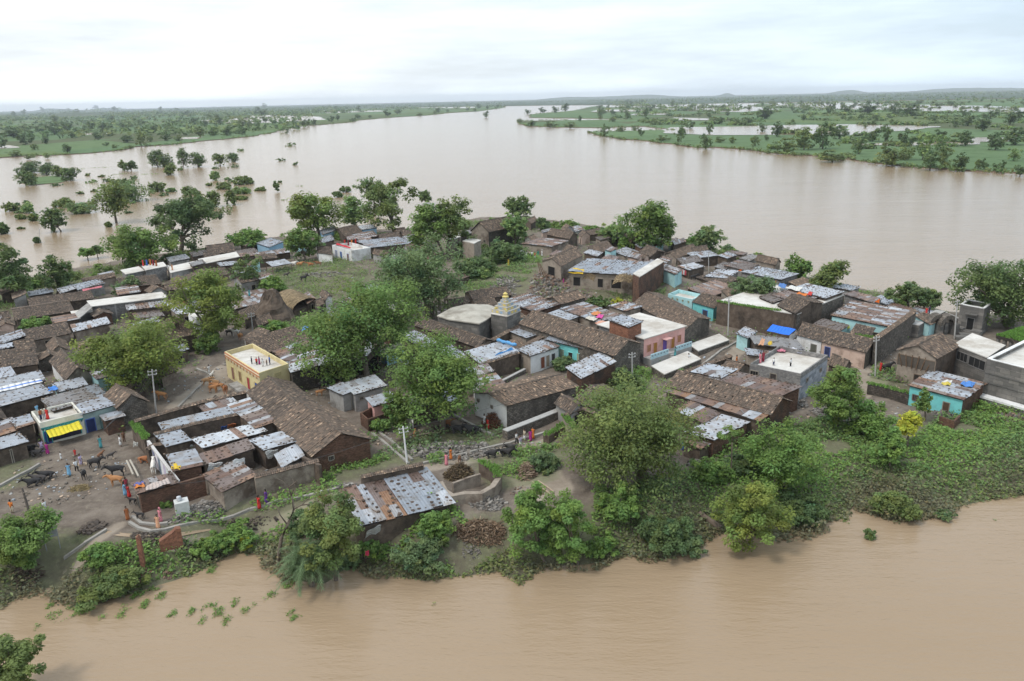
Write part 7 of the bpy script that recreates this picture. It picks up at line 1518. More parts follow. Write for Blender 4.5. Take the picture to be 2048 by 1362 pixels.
BANK = [(1055, 228, 9, 12, 1), (1085, 226, 11, 16, 0), (1110, 226, 13, 14, 1), (1130, 222, 14, 18, 1), (1040, 246, 9, 12, 6), (1063, 252, 10, 20, 1), (1100, 254, 12, 26, 4), (1140, 256, 12, 24, 4), (1210, 274, 22, 18, 2), (1243, 263, 12, 18, 4), (1270, 261, 10, 14, 4), (1282, 272, 16, 12, 0), (1160, 243, 12, 10, 0), (1255, 238, 16, 14, 1), (1290, 234, 16, 14, 1), (1200, 233, 14, 12, 1), (1225, 244, 10, 16, 6),
  (1362, 284, 28, 20, 5), (1364, 268, 16, 14, 1), (1380, 258, 16, 18, 0), (1419, 268, 22, 16, 0), (1411, 297, 28, 26, 1), (1325, 282, 12, 26, 4), (1440, 285, 12, 20, 4), (1465, 287, 14, 14, 6), (1510, 292, 20, 20, 6), (1533, 281, 12, 12, 0), (1554, 274, 30, 28, 0), (1524, 264, 18, 16, 1), (1572, 264, 10, 22, 4), (1608, 300, 44, 40, 6), (1645, 298, 50, 46, 1), (1570, 305, 30, 40, 4), (1655, 262, 12, 12, 4), (1678, 278, 26, 34, 0), (1665, 322, 22, 50, 4), (1717, 308, 30, 24, 1), (1745, 283, 24, 30, 1), (1770, 283, 30, 26, 2), (1785, 330, 46, 60, 4), (1812, 320, 34, 30, 4), (1812, 293, 30, 32, 0), (1845, 320, 52, 40, 7), (1880, 300, 28, 30, 7), (1860, 338, 34, 40, 1), (1885, 322, 30, 30, 6), (1920, 340, 34, 36, 0), (1890, 336, 22, 24, 4), (1870, 284, 24, 36, 0), (1930, 292, 30, 34, 0), (1955, 338, 20, 16, 6), (1967, 339, 22, 16, 0), (1990, 340, 14, 14, 1), (2003, 338, 18, 14, 0), (2027, 322, 26, 26, 7), (2040, 350, 20, 28, 1), (1990, 300, 34, 40, 0), (2030, 290, 34, 46, 0), (1965, 262, 28, 34, 0), (1935, 252, 20, 34, 1), (2020, 250, 24, 30, 0), (1910, 255, 16, 16, 1), (1813, 263, 8, 9, 0), (1770, 256, 8, 9, 6), (1730, 256, 8, 9, 6), (1865, 244, 14, 16, 0), (1752, 243, 9, 10, 0), (1700, 239, 8, 9, 0), (1720, 236, 8, 8, 0), (1685, 238, 6, 7, 0), (1607, 241, 12, 12, 0), (1585, 246, 8, 8, 6), (1783, 247, 9, 11, 6),
  (1440, 248, 14, 16, 0), (1463, 245, 9, 9, 0), (1497, 248, 12, 18, 0), (1530, 238, 22, 40, 0), (1455, 232, 10, 10, 0), (1417, 234, 8, 8, 0), (1398, 234, 10, 6, 5), (1382, 220, 10, 12, 1), (1660, 228, 22, 18, 0), (1690, 228, 16, 22, 1), (1735, 228, 20, 40, 0), (1790, 232, 24, 18, 0), (1820, 232, 22, 36, 1), (1930, 234, 14, 18, 0), (1980, 238, 16, 30, 0), (2030, 240, 20, 34, 0),
  (836 - 700, 306, 16, 20, 0), (132, 300, 12, 14, 1), (30, 312, 12, 24, 4), (70, 300, 12, 16, 6), (58, 318, 10, 18, 4), (95, 316, 10, 10, 4), (92, 288, 15, 17, 0), (52, 290, 22, 28, 0), (4, 296, 20, 24, 0), (28, 276, 20, 34, 0), (60, 275, 18, 22, 1), (110, 270, 22, 30, 0), (135, 264, 18, 22, 1), (196, 280, 16, 22, 0), (145, 276, 10, 16, 1), (212, 292, 8, 12, 0), (254, 285, 15, 32, 0), (283, 292, 30, 22, 6), (230, 296, 8, 12, 4), (262, 296, 7, 10, 4), (308, 266, 17, 20, 1), (336, 264, 8, 12, 0), (330, 282, 18, 24, 2), (300, 284, 12, 14, 6), (356, 282, 12, 18, 4), (402, 274, 18, 22, 6), (428, 272, 14, 16, 1), (454, 272, 18, 22, 1), (485, 270, 16, 20, 0), (180, 262, 18, 20, 0), (205, 262, 16, 20, 1), (220, 262, 12, 14, 0), (248, 258, 12, 20, 1), (340, 252, 10, 14, 0), (388, 252, 16, 24, 0), (410, 254, 14, 20, 0), (440, 250, 14, 14, 1), (485, 252, 14, 20, 6), (500, 256, 14, 16, 0), (515, 258, 12, 14, 1), (555, 258, 8, 10, 0), (586, 250, 8, 12, 0), (607, 254, 14, 20, 1), (628, 250, 12, 14, 0), (662, 244, 12, 14, 0), (530, 245, 12, 14, 0), (420, 240, 10, 14, 1), (705, 243, 7, 12, 0), (740, 236, 6, 8, 0), (775, 232, 8, 8, 0), (800, 226, 8, 8, 0), (840, 232, 7, 12, 4), (870, 228, 7, 8, 4), (950, 222, 6, 8, 4), (935, 221, 5, 8, 0), (975, 218, 6, 8, 0), (995, 215, 6, 8, 0), (895, 224, 5, 6, 0)]
ORD = ['deep green', 'dark', 'open crowned', 'flat topped', 'bushy', 'tall slim', 'olive', 'pale flowering']
for i, (px, py, h_, w_, kd) in enumerate(BANK):
 side = 'right' if px > 1020 else 'left'; near = 'near the water' if (py > 275 if side == 'right' else py > 285) else ('out in the fields' if py > 236 else 'far back by the flooded fields')
 lab = f'{ORD[kd]} tree on the far {side} bank, {near}'
 far_tree(px, py, h_, w_, kd, lab, f'{ORD[kd]} trees on the far {side} bank {near}')
rr = random.Random(99); nsm = 0
while nsm < 120:
 if nsm < 80: px, py = rr.uniform(1190, 2080), rr.choice([rr.uniform(207, 226), rr.uniform(205, 240)])
 else: px, py = rr.uniform(-20, 980), rr.uniform(214, 262)
 if px < 1000 and py > 252 - px * .028 + 10: continue
 far_tree(px, py, rr.uniform(4, 8) * (1 + (py - 205) / 50), rr.uniform(5, 11) * (1 + (py - 205) / 50), rr.choice([0, 0, 1, 1, 6, 4]), 'tiny dark tree dotting the far flooded fields on the ' + ('right' if px > 1020 else 'left'), 'tiny trees dotting the far ' + ('right' if px > 1020 else 'left') + ' fields'); nsm += 1
VV, CC = [], []
def hedge(n, x0, x1, y0, y1):
 for _ in range(n):
  px, py = rr.uniform(x0, x1), rr.uniform(y0, y1)
  L = rr.uniform(10, 70); sl = rr.uniform(-.06, .04)
  for t in range(int(L / 3)):
   x, y = px + t * 3 + rr.uniform(-1, 1), py + sl * t * 3 + rr.uniform(-.4, .4); p = P(x, y, 1.0); k = proj(p)[2] / FPX; h = rr.uniform(1.8, 4.6) * k * (1 + (y - 205) / 60); ww = h * rr.uniform(.6, 1.2)
   if x < 1000 and y > 262 - .047 * x: continue
   V, c = leaf_cards(rg, np.array([[p[0], p[1], 1 + h * .4]]), np.array([ww]), 12, ww * .5, LEAFC[rr.choice(['deep', 'dark', 'olive', 'neem'])], .6, .5); VV.append(V); CC.append(c)
hedge(120, 1200, 2060, 205, 250); hedge(30, 1500, 2060, 250, 300); hedge(90, -60, 900, 216, 285)
def mass(n, fx, fy, h, w, z0=1.0, lv=10):
 for _ in range(n):
  p = P(fx(), fy(), z0)
  if p[1] < 0 or p[1] > 30000: continue
  k = proj(p)[2] / FPX; hh = h() * 1.0; ww = w(); c0 = np.array([[p[0], p[1], z0 + hh * .5]])
  V, c = leaf_cards(rg, c0, np.array([ww]), lv, ww * .55, LEAFC[rr.choice(['deep', 'dark', 'dark', 'olive'])], hh / ww * .5, .5); VV.append(V); CC.append(c)
hy = lambda x: 197 + (1024 - x) * .0223
def band(x0, x1, d0, d1):
 def g_():
  band.x = rr.uniform(x0, x1); return band.x
 return g_, (lambda: hy(band.x) + d0 + (d1 - d0) * rr.random() ** 1.5)
for x0, x1, d0, d1, n in ((400, 2100, 2.6, 10, 5200), (-60, 700, 3, 22, 3200), (1000, 1250, 4, 8, 240), (620, 1010, 10, 20, 200), (1200, 2100, 9, 14, 900), (1200, 2100, 12, 34, 420), (-60, 620, 18, 60, 620)):
 fx, fy = band(x0, x1, d0, d1); mass(n, fx, fy, lambda: rr.uniform(8, 14), lambda: rr.uniform(6, 13), lv=8)
for poly, n in ((LEFT_LAND[3:25], 240), (RIGHT_LAND[:44], 520)):
 sp_ = [np.array(q) for q in poly]
 for _ in range(n):
  i = rr.randrange(len(sp_) - 1); q = sp_[i] + (sp_[i + 1] - sp_[i]) * rr.random(); p = P(q[0], q[1] - rr.uniform(0, 1.5), .8)
  if proj(p)[2] > 6000: continue
  ww = rr.uniform(1.2, 3.5); V, c = leaf_cards(rg, np.array([[p[0], p[1], .8 + ww * .35]]), np.array([ww]), 22, ww * .3, LEAFC[rr.choice(['olive', 'neem', 'dark'])], .5, .5); VV.append(V); CC.append(c)
o = bpy.data.objects.new('far_woods', quads_mesh('far_woods', np.concatenate(VV), np.concatenate(CC), MATS['far_leaf'])); C.objects.link(o); tag(o, 'hazy belt of woods and shore scrub along the horizon', 'woods', kind='stuff')
# ------------------------------------------------------------------ figures: skinned skeletons turned into meshes
def skinned(name, verts, edges, radii, mat, sub=1, root=0):
 me = bpy.data.meshes.new(name); me.from_pydata(verts, edges, []); o = bpy.data.objects.new(name, me); C.objects.link(o)
 o.modifiers.new('skin', 'SKIN'); md = o.modifiers.new('sub', 'SUBSURF'); md.levels = sub; md.render_levels = sub
 for i, r in enumerate(radii):
  r2 = (r, r) if not hasattr(r, '__len__') else r
  me.skin_vertices[0].data[i].radius = r2; me.skin_vertices[0].data[i].use_root = (i == root)
 dg = bpy.context.evaluated_depsgraph_get(); dg.update()
 m2 = bpy.data.meshes.new_from_object(o.evaluated_get(dg)); bpy.data.objects.remove(o); m2.name = name
 m2.materials.clear(); m2.materials.append(mat); m2.polygons.foreach_set('use_smooth', np.ones(len(m2.polygons), bool))
 return m2
def human(pose='stand'):
 v = [(0, 0, .92), (0, .01, 1.08), (0, 0, 1.26), (0, 0, 1.40), (0, -.005, 1.48), (0, -.015, 1.56), (0, -.01, 1.68), (0, 0, 1.74)]
 r = [(.15, .11), (.13, .10), (.155, .105), (.12, .08), .052, .075, .088, .05]
 e = [(i, i + 1) for i in range(7)]
 def add(p, rad, par): v.append(p); r.append(rad); e.append((par, len(v) - 1)); return len(v) - 1
 nose = add((0, -.115, 1.60), .016, 5)
 for sg in (-1, 1):
  add((sg * .092, .005, 1.61), .018, 5)                                # ear
  if pose == 'walk': hip, kn, an, toe = (sg * .10, 0, .86), (sg * .10, -.10 * sg - .06, .48), (sg * .10, .16 * -sg, .08), (sg * .11, .16 * -sg - .13, .035)
  else: hip, kn, an, toe = (sg * .10, 0, .86), (sg * .105, -.02, .48), (sg * .11, .02, .08), (sg * .13, -.13, .035)
  a = add(hip, .095, 0); a = add(kn, .065, a); a = add(an, .042, a); add(toe, .035, a)
  if pose == 'carry' : el, wr, ha = (sg * .30, -.02, 1.38), (sg * .24, -.04, 1.62), (sg * .19, -.05, 1.72)
  elif pose == 'walk': el, wr, ha = (sg * .24, .08 * sg, 1.14), (sg * .25, .10 * sg - .12, .93), (sg * .25, .10 * sg - .17, .85)
  elif pose == 'hip' and sg > 0: el, wr, ha = (.34, .06, 1.16), (.19, -.04, 1.02), (.14, -.09, 1.00)
  else: el, wr, ha = (sg * .24, .03, 1.13), (sg * .25, -.05, .90), (sg * .25, -.08, .82)
  s_ = add((sg * .19, 0, 1.38), .06, 3); a = add(el, .042, s_); a = add(wr, .030, a); h = add(ha, (.036, .022), a)
  d = np.array(ha) - np.array(wr); d = d / np.linalg.norm(d); sd = np.cross(d, (sg, 0, 0)); sd = sd / (np.linalg.norm(sd) + 1e-6)
  for k, l in enumerate((.062, .072, .068, .055)):
   b = np.array(ha) + sd * (k - 1.5) * .021
   f = add(tuple(b + d * l * .6), .0095, h); add(tuple(b + d * l + np.array([-sg * .012, 0, 0])), .008, f)
  add(tuple(np.array(ha) - d * .01 + sd * -.05 + d * .03), .010, h)   # thumb
 return skinned('body', v, e, r, MATS['skin'])
def ring(cx, cy, z, rx, ry, n=12, wob=0.0, ph=0.0): return [(cx + rx * (1 + wob * math.sin(4 * a + ph)) * math.cos(a), cy + ry * (1 + wob * math.sin(4 * a + ph)) * math.sin(a), z) for a in [2 * math.pi * i / n for i in range(n)]]
def garment(kind, pose):
 m = MB()
 if kind == 'sari':
  m.loft([ring(0, .0, .05, .23, .22, 14, .10), ring(0, 0, .35, .215, .20, 14, .08, 1), ring(0, 0, .70, .195, .165, 14, .05, 2), ring(0, 0, .95, .185, .145, 14, .03), ring(0, 0, 1.08, .158, .125, 14), ring(0, -.005, 1.26, .185, .135, 14), ring(0, 0, 1.40, .17, .11, 14), ring(0, 0, 1.45, .08, .07, 14)])
  for i in range(10):
   t0, t1 = i / 10, (i + 1) / 10; f = lambda t, w: (.17 - .34 * t + .02, -.15 + (.30 * t if t > .5 else 0) * 0 - .01, .98 + .46 * t + w)
   m.face([f(t0, -.10), f(t1, -.10), f(t1, .06), f(t0, .06)])
  m.loft([ring(0, .13, .62, .13, .025, 8), ring(0, .145, .9, .13, .025, 8), ring(-.05, .13, 1.25, .11, .02, 8), ring(-.10, .05, 1.45, .08, .03, 8)])
  for sg in (-1, 1): m.loft([ring(sg * .17, 0, 1.40, .07, .075, 8), ring(sg * .225, .02, 1.27, .062, .062, 8)])
 elif kind == 'shirt':
  m.loft([ring(0, 0, .80, .19, .15, 12, .03), ring(0, 0, 1.05, .165, .13, 12), ring(0, -.005, 1.26, .19, .135, 12), ring(0, 0, 1.40, .175, .105, 12), ring(0, 0, 1.46, .07, .065, 12)])
  for sg in (-1, 1):
   y = .08 * sg if pose == 'walk' else .02
   m.loft([ring(sg * .17, 0, 1.41, .075, .08, 8), ring(sg * .23, y * .7, 1.24, .062, .062, 8), ring(sg * .24, y, 1.12, .058, .058, 8)]) if pose != 'carry' else m.loft([ring(sg * .15, 0, 1.36, .09, .09, 8), ring(sg * .30, -.02, 1.42, .065, .065, 8)])
 elif kind == 'trousers':
  for sg in (-1, 1):
   if pose == 'walk': k, a = (sg * .10, -.10 * sg - .06, .48), (sg * .10, .16 * -sg, .10)
   else: k, a = (sg * .105, -.02, .48), (sg * .11, .02, .10)
   m.loft([ring(*a, .065, .07, 8), ring(*k, .085, .09, 8), ring(sg * .09, 0, .84, .105, .125, 8), ring(sg * .05, 0, .94, .12, .125, 8)])
 elif kind == 'dhoti':
  m.loft([ring(0, .01, .28, .20, .17, 14, .16), ring(0, 0, .55, .20, .165, 14, .10, 1), ring(0, 0, .86, .185, .14, 14, .03), ring(0, 0, .96, .165, .125, 14)])
 return m.mesh(kind, MATS['cloth'], smooth=True)
def head_piece(kind):
 m = MB()
 if kind == 'hair_long': m.loft([ring(0, .045, 1.50, .045, .035, 10), ring(0, .035, 1.58, .088, .08, 10), ring(0, .02, 1.68, .10, .10, 10), ring(0, .015, 1.755, .075, .075, 10), ring(0, .01, 1.785, .02, .02, 10)]); m.loft([ring(0, .11, 1.30, .02, .015, 6), ring(0, .10, 1.54, .04, .035, 6)])
 elif kind == 'hair': m.loft([ring(0, .04, 1.58, .085, .07, 10), ring(0, .02, 1.68, .098, .098, 10), ring(0, .015, 1.755, .072, .072, 10), ring(0, .01, 1.782, .02, .02, 10)])
 elif kind == 'turban': m.loft([ring(0, .015, 1.65, .112, .115, 12, .03), ring(0, .015, 1.70, .135, .135, 12, .05, 1), ring(0, .015, 1.76, .125, .125, 12, .05, 2), ring(0, .01, 1.81, .06, .06, 12)])
 elif kind == 'veil': m.loft([ring(0, .09, 1.25, .15, .06, 12), ring(0, .06, 1.45, .135, .09, 12), ring(0, .03, 1.60, .112, .10, 12), ring(0, .025, 1.70, .11, .105, 12), ring(0, .015, 1.78, .07, .07, 12), ring(0, .01, 1.80, .02, .02, 12)])
 return m.mesh(kind, MATS['hair'] if 'hair' in kind else MATS['cloth'], smooth=True)
EYE = MB()
for sg in (-1, 1): EYE.cbox((sg * .034, -.088, 1.625), .022, .014, .012)
EYE.cbox((0, -.086, 1.555), .045, .012, .009)
POSES = ('stand', 'walk', 'carry', 'hip')
BODY = {p: human(p) for p in POSES}
GARM = {(k, p): garment(k, p) for k in ('sari', 'shirt', 'trousers', 'dhoti') for p in POSES}
HEAD = {k: head_piece(k) for k in ('hair_long', 'hair', 'turban', 'veil')}
FACE = EYE.mesh('eyes', MATS['hair'])
COLS = {'red': (.50, .035, .03), 'maroon': (.22, .025, .04), 'orange': (.60, .18, .04), 'peach': (.62, .33, .2), 'pink': (.60, .22, .26), 'magenta': (.36, .03, .20), 'purple': (.12, .04, .26), 'blue': (.05, .14, .42), 'skyblue': (.18, .38, .55), 'teal': (.08, .30, .32), 'green': (.02, .22, .16), 'white': (.66, .66, .65), 'grey': (.3, .31, .34), 'brown': (.16, .085, .05), 'navy': (.03, .035, .09), 'black': (.015, .015, .018), 'yellow': (.62, .45, .06), 'lilac': (.42, .36, .5), 'beige': (.48, .42, .32), 'rust': (.32, .11, .04)}
CM = {}
def cmat(c):
 if c not in CM: CM[c] = mk('cloth_' + c, COLS[c], tuple(min(1, v * 1.15) for v in COLS[c]), 4.0, .9, .2)
 return CM[c]
def child_of(root, name, me, mat=None):
 o = bpy.data.objects.new(name, me); C.objects.link(o); o.parent = root
 if mat is not None: o.material_slots[0].link = 'OBJECT'; o.material_slots[0].material = mat
 return o
def person(px, py, look, label, z=None, face=None, s=1.0, group=None):
 """look: 'f:colour', 'm:shirt/legs', with pose and head: e.g. f:red:walk:veil , m:white/navy:stand:hair"""
 parts = look.split(':'); pose = parts[2] if len(parts) > 2 and parts[2] else 'stand'; head = parts[3] if len(parts) > 3 else ('hair_long' if parts[0] == 'f' else 'hair')
 p = G(px, py) if z is None else P(px, py, z)
 r = bpy.data.objects.new('person', BODY[pose]); C.objects.link(r); r.location = [float(q) for q in p]
 r.rotation_euler = (0, 0, rng.uniform(0, 6.28) if face is None else face); r.scale = (s,) * 3
 tag(r, label, 'person', group)
 if parts[0] == 'f': child_of(r, 'sari', GARM[('sari', pose)], cmat(parts[1])); hc = parts[1]
 else:
  up, lo = parts[1].split('/'); child_of(r, 'shirt', GARM[('shirt', pose)], cmat(up))
  kd = 'dhoti' if lo in ('white', 'lilac', 'skyblue') else 'trousers'; child_of(r, kd, GARM[(kd, pose)], cmat(lo)); hc = 'white'
 child_of(r, 'hair' if 'hair' in head else head, HEAD[head], cmat(hc) if head in ('veil', 'turban') else None); child_of(r, 'eyes', FACE)
 return r
PP = [(85, 903, 'f:lilac', 'woman in pale lilac sari at the shop corner'), (96, 908, 'f:magenta', 'woman in magenta sari beside the lilac one at the shop corner'), (151, 912, 'm:red/red', 'small child in red on the square', .62), (163, 932, 'm:lilac/lilac:walk', 'man in lilac shirt and wrap on the square'), (154, 943, 'm:white/black:walk', 'man in white shirt and black trousers in the middle of the square'), (139, 951, 'f:skyblue', 'woman in sky blue sari near the buffaloes'), (202, 895, 'f:teal', 'woman in teal sari before the dark kiosk'), (242, 893, 'm:white/white', 'man in white shirt and white dhoti by the painted wall'), (249, 884, 'm:brown/brown', 'dark clad figure behind the man in white by the painted wall'),
      (251, 990, 'f:skyblue', 'woman in light blue at the cloth covered shed'), (259, 994, 'f:red', 'woman in red sari at the cloth covered shed'), (254, 980, 'f:maroon', 'woman in dark red behind the two at the cloth covered shed'), (123, 920, 'm:white/white', 'man sitting low in white by the stone heap', .7), (25, 1026, 'm:orange/beige', 'man in an orange shirt at the far left of the square'), (92, 1026, 'm:white/white:walk', 'man striding in all white clothes in the left foreground'), (256, 1040, 'f:rust', 'woman in rust brown sari at the path corner'), (322, 1043, 'f:pink::veil', 'woman in pink with covered head on the kerb'), (317, 1057, 'f:peach:hip', 'woman in peach sari on the kerb below the pink one'),
      (519, 1017, 'f:red', 'woman in bright red sari walking the front road'), (533, 1005, 'f:purple', 'woman in purple sari on the front road'), (643, 995, 'm:white/navy', 'schoolchild in white shirt and navy shorts on the front road', .72), (680, 1022, 'f:rust::veil', 'woman in rust sari at the corner of the striped shed'), (686, 1028, 'f:maroon', 'woman in maroon sari at the corner of the striped shed'), (361, 838, 'f:orange', 'woman in orange inside the front left compound', 1.0, 3.6), (419, 748, 'm:white/white:walk', 'man in white walking in the lane past the yellow house'), (692, 742, 'm:white/white', 'man in white at the left post of the barn'), (727, 735, 'm:grey/white', 'man in grey shirt in front of the barn'), (773, 734, 'm:blue/navy', 'person in blue under the big round tree'),
      (976, 858, 'f:red', 'woman in red sari by the red brown heap'), (969, 850, 'm:white/white', 'person in white beside the red brown heap'), (1033, 887, 'm:white/black:walk', 'man in white shirt leading the group on the road'), (1041, 894, 'm:lilac/white:carry', 'man carrying a load on his head in the road group'), (1049, 881, 'm:beige/white', 'man in beige at the back of the road group'), (1061, 882, 'f:magenta', 'woman in magenta sari in the road group'), (1066, 877, 'f:orange', 'woman in orange sari behind the magenta one'), (902, 919, 'f:orange', 'woman in orange sari by the rubble slope'), (893, 930, 'f:pink', 'woman in pale pink by the rubble slope'),
      (1111, 721, 'f:rust', 'woman in rust sari at the white courtyard room'), (1070, 743, 'f:green:carry', 'woman in green sari lifting a basket in the courtyard'), (1159, 571, 'm:skyblue/blue', 'person in blue sitting before the mound house', .75), (1127, 566, 'f:magenta', 'small figure in magenta in the mound rubble', .7), (1377, 725, 'm:white/white:walk', 'man in white in the lane below the pink house'), (1411, 629, 'm:white/navy', 'person in white in the turquoise doorway'), (1415, 630, 'm:black/grey', 'person in dark shirt in the turquoise doorway'), (1350, 712, 'f:teal', 'woman in teal on the pink house steps', 1.0, 4.2), (1473, 729, 'f:orange', 'woman in orange in the yard beside the terrace house'), (1888, 822, 'f:red', 'woman in red at the turquoise fronted house door'), (1898, 828, 'f:orange', 'woman in orange at the turquoise fronted house low wall'), (1761, 742, 'f:red', 'woman in red beside the buffalo in the right lane'),
      (1852, 631, 'f:red', 'woman in red on the river wall walkway', 1.0, 6.1), (1858, 628, 'm:navy/navy', 'man in navy on the river wall walkway', 1.0, 6.1), (375, 545, 'm:white/blue', 'person near the ivy mound roofs', 1.0), (499, 592, 'f:teal', 'woman in teal on the long patched roof', 1.0, 6.6), (320, 577, 'f:maroon', 'woman in maroon beside the brick house'), (1366, 900, 'f:blue', 'woman in blue in the doorway of the front right house')]
for t in PP:
 person(t[0], t[1], t[2], t[3], z=t[5] if len(t) > 5 else None, s=t[4] if len(t) > 4 else 1.0)
for px, py, lk, lb in ((76, 830, 'm:skyblue/grey', 'man in light blue shirt on the shop roof'), (83, 840, 'm:rust/navy', 'man in rust shirt on the shop roof'), (89, 838, 'm:beige/grey', 'man in beige shirt on the shop roof'), (96, 838, 'f:red', 'woman in red on the shop roof')): person(px, py, lk, lb, z=sb['zr'] + .01)
for i, (px, py, lk, lb, s_) in enumerate(((504, 728, 'm:navy/black', 'boy in navy at the left end on the yellow house roof', .75), (514, 730, 'm:red/black', 'boy in red shirt on the yellow house roof', .75), (519, 728, 'f:magenta', 'girl in magenta on the yellow house roof', .75), (526, 733, 'm:white/white', 'child in white on the yellow house roof', .8), (534, 731, 'm:brown/black', 'small dark child on the yellow house roof', .6), (540, 729, 'm:blue/navy', 'tallest boy in blue on the yellow house roof', .9))): person(px, py, lk, lb, z=by['zr'] + .01, s=s_)
for px, py, lk, lb, s_ in ((1520, 726, 'f:pink', 'woman in pink sari on the terrace', 1.05), (1526, 723, 'f:maroon', 'woman in maroon sari on the terrace', 1.05), (1547, 731, 'm:white/navy', 'boy in white shirt and navy shorts on the terrace', .75), (1581, 733, 'm:white/black', 'child in white and black on the terrace', .78)): person(px, py, lk, lb, z=b8['zr'] + .01, s=s_)
for i, (px, py, lk, lb) in enumerate(((287, 532, 'f:red', 'woman in red at the left of the roof group on the unfinished house'), (294, 531, 'f:blue', 'woman in blue in the roof group on the unfinished house'), (301, 530, 'f:orange', 'woman in orange in the roof group on the unfinished house'), (307, 531, 'f:maroon', 'woman in maroon in the roof group on the unfinished house'), (313, 532, 'f:rust', 'woman in rust at the right of the roof group on the unfinished house'))): person(px, py, lk, lb, z=b25b['zr'] + .01, s=1.1)
for px, py, lk, lb in ((338, 541, 'm:white/beige', 'man in white on the low slab beside the unfinished house'), (345, 540, 'f:peach', 'woman in peach on the low slab beside the unfinished house')): person(px, py, lk, lb, z=b26b['zr'] + .01)
for i, (px, py, lk, lb) in enumerate(((1043, 512, 'm:white/grey', 'man in white at the left end of the mound group'), (1048, 513, 'm:grey/white::turban', 'man in grey with a turban in the mound group'), (1053, 515, 'm:white/white', 'man in white dhoti in the mound group'), (1059, 515, 'm:beige/black', 'man in beige shirt in the mound group'), (1064, 516, 'm:white/navy', 'man in white shirt and navy trousers in the mound group'), (1070, 518, 'm:red/white', 'man in red shirt in the mound group, tallest'), (1076, 514, 'f:green', 'woman in green at the right of the mound group'), (1084, 514, 'm:white/white::turban', 'old man in white turban at the right end of the mound group'), (1017, 532, 'f:yellow', 'lone woman in yellow on the grassy mound'))): person(px, py, lk, lb, s=1.12)
for i, (px, py, lk, lb) in enumerate(((690, 490, 'f:red', 'woman in red among the saris on the white house roof'), (697, 491, 'f:maroon', 'woman in maroon on the white house roof'), (704, 490, 'f:orange', 'woman in orange on the white house roof'), (712, 491, 'f:red::veil', 'veiled woman in red on the white house roof'))): person(px, py, lk, lb, z=b31['zr'] + .01, s=1.1)
px_sheet('cloth', 'long red sari drying on the white house parapet', 'cloth', [(672, 489), (700, 497), (702, 494), (674, 486)], b31['zt'] + .1, (.5, .03, .04), sag=0, wr=.05)
px_sheet('cloth', 'red cloth drying on the far left tin roof row', 'cloth', [(166, 582), (205, 574), (203, 571), (164, 579)], 6.1, (.55, .18, .2), sag=0, wr=.05)
for lb, pxq, k, zz in (('big white sheet hanging over the front left compound roof edge', [(412, 950), (437, 944), (446, 924), (418, 928)], (.62, .62, .6), (4.6, 4.6, 6.2, 6.2)), ('white cloth hung on the wall at the right of the compound courts', [(536, 918), (556, 911), (556, 899), (530, 903)], (.6, .6, .57), (4.9, 4.9, 6.1, 6.1)), ('grey plastic sheet over the compound gap beside the white sheet', [(468, 936), (490, 928), (490, 916), (466, 920)], (.34, .35, .35), (5.4, 5.4, 6.1, 6.1)), ('yellow white cloth hanging from the rusty front shed', [(462, 985), (486, 974), (486, 966), (462, 975)], (.5, .46, .22), (4.3, 4.3, 5.3, 5.3)), ('bright yellow cloth bundle on the compound tin corner', [(342, 937), (360, 939), (362, 930), (346, 927)], (.66, .46, .05), (6.3, 6.3, 6.3, 6.3)), ('orange and white rags on the shed roof by the square', [(270, 976), (290, 972), (288, 966), (268, 969)], (.6, .22, .06), (6.1, 6.1, 6.1, 6.1)), ('patchwork of pale quilts spread on the shed roof', [(292, 982), (342, 965), (336, 957), (292, 970)], (.5, .42, .38), (6.15, 6.15, 6.15, 6.15)), ('blue quilt on the shed roof beside the rags', [(268, 972), (290, 966), (286, 963), (268, 967)], (.14, .16, .38), (6.2, 6.2, 6.2, 6.2)), ('white tarpaulin sacks hung on the bank shed end wall', [(726, 1085), (760, 1072), (762, 1050), (735, 1062)], (.42, .42, .4), (2.6, 3.0, 4.6, 4.6)), ('small red cloth caught on the bank under the shed', [(730, 1112), (738, 1110), (738, 1102), (731, 1103)], (.6, .05, .12), (2.3, 2.3, 3.0, 3.0)), ('orange cloth hung in the dark compound court', [(456, 856), (472, 852), (472, 846), (456, 850)], (.5, .16, .06), (4.6, 4.6, 5.4, 5.4)), ('blue cloth hung in the dark compound court', [(442, 861), (454, 858), (454, 851), (442, 854)], (.04, .09, .3), (4.6, 4.6, 5.4, 5.4)), ('white plastic sacks by the painted wall', [(266, 893), (276, 893), (276, 885), (267, 884)], (.62, .62, .58), (3.6, 3.6, 4.3, 4.3)), ('yellow cloth sacking visible through the big central tree', [(648, 650), (668, 646), (664, 636), (650, 640)], (.6, .45, .04), (7.5, 7.5, 8.2, 8.2)), ('blue tarpaulin on the tile roof left of the big central tree', [(603, 662), (632, 656), (628, 649), (606, 653)], (.08, .24, .6), (7.2, 7.2, 7.4, 7.4))):
 px_sheet('cloth', lb, 'cloth', pxq, list(zz), k, sag=-.08, wr=.08, n=7)
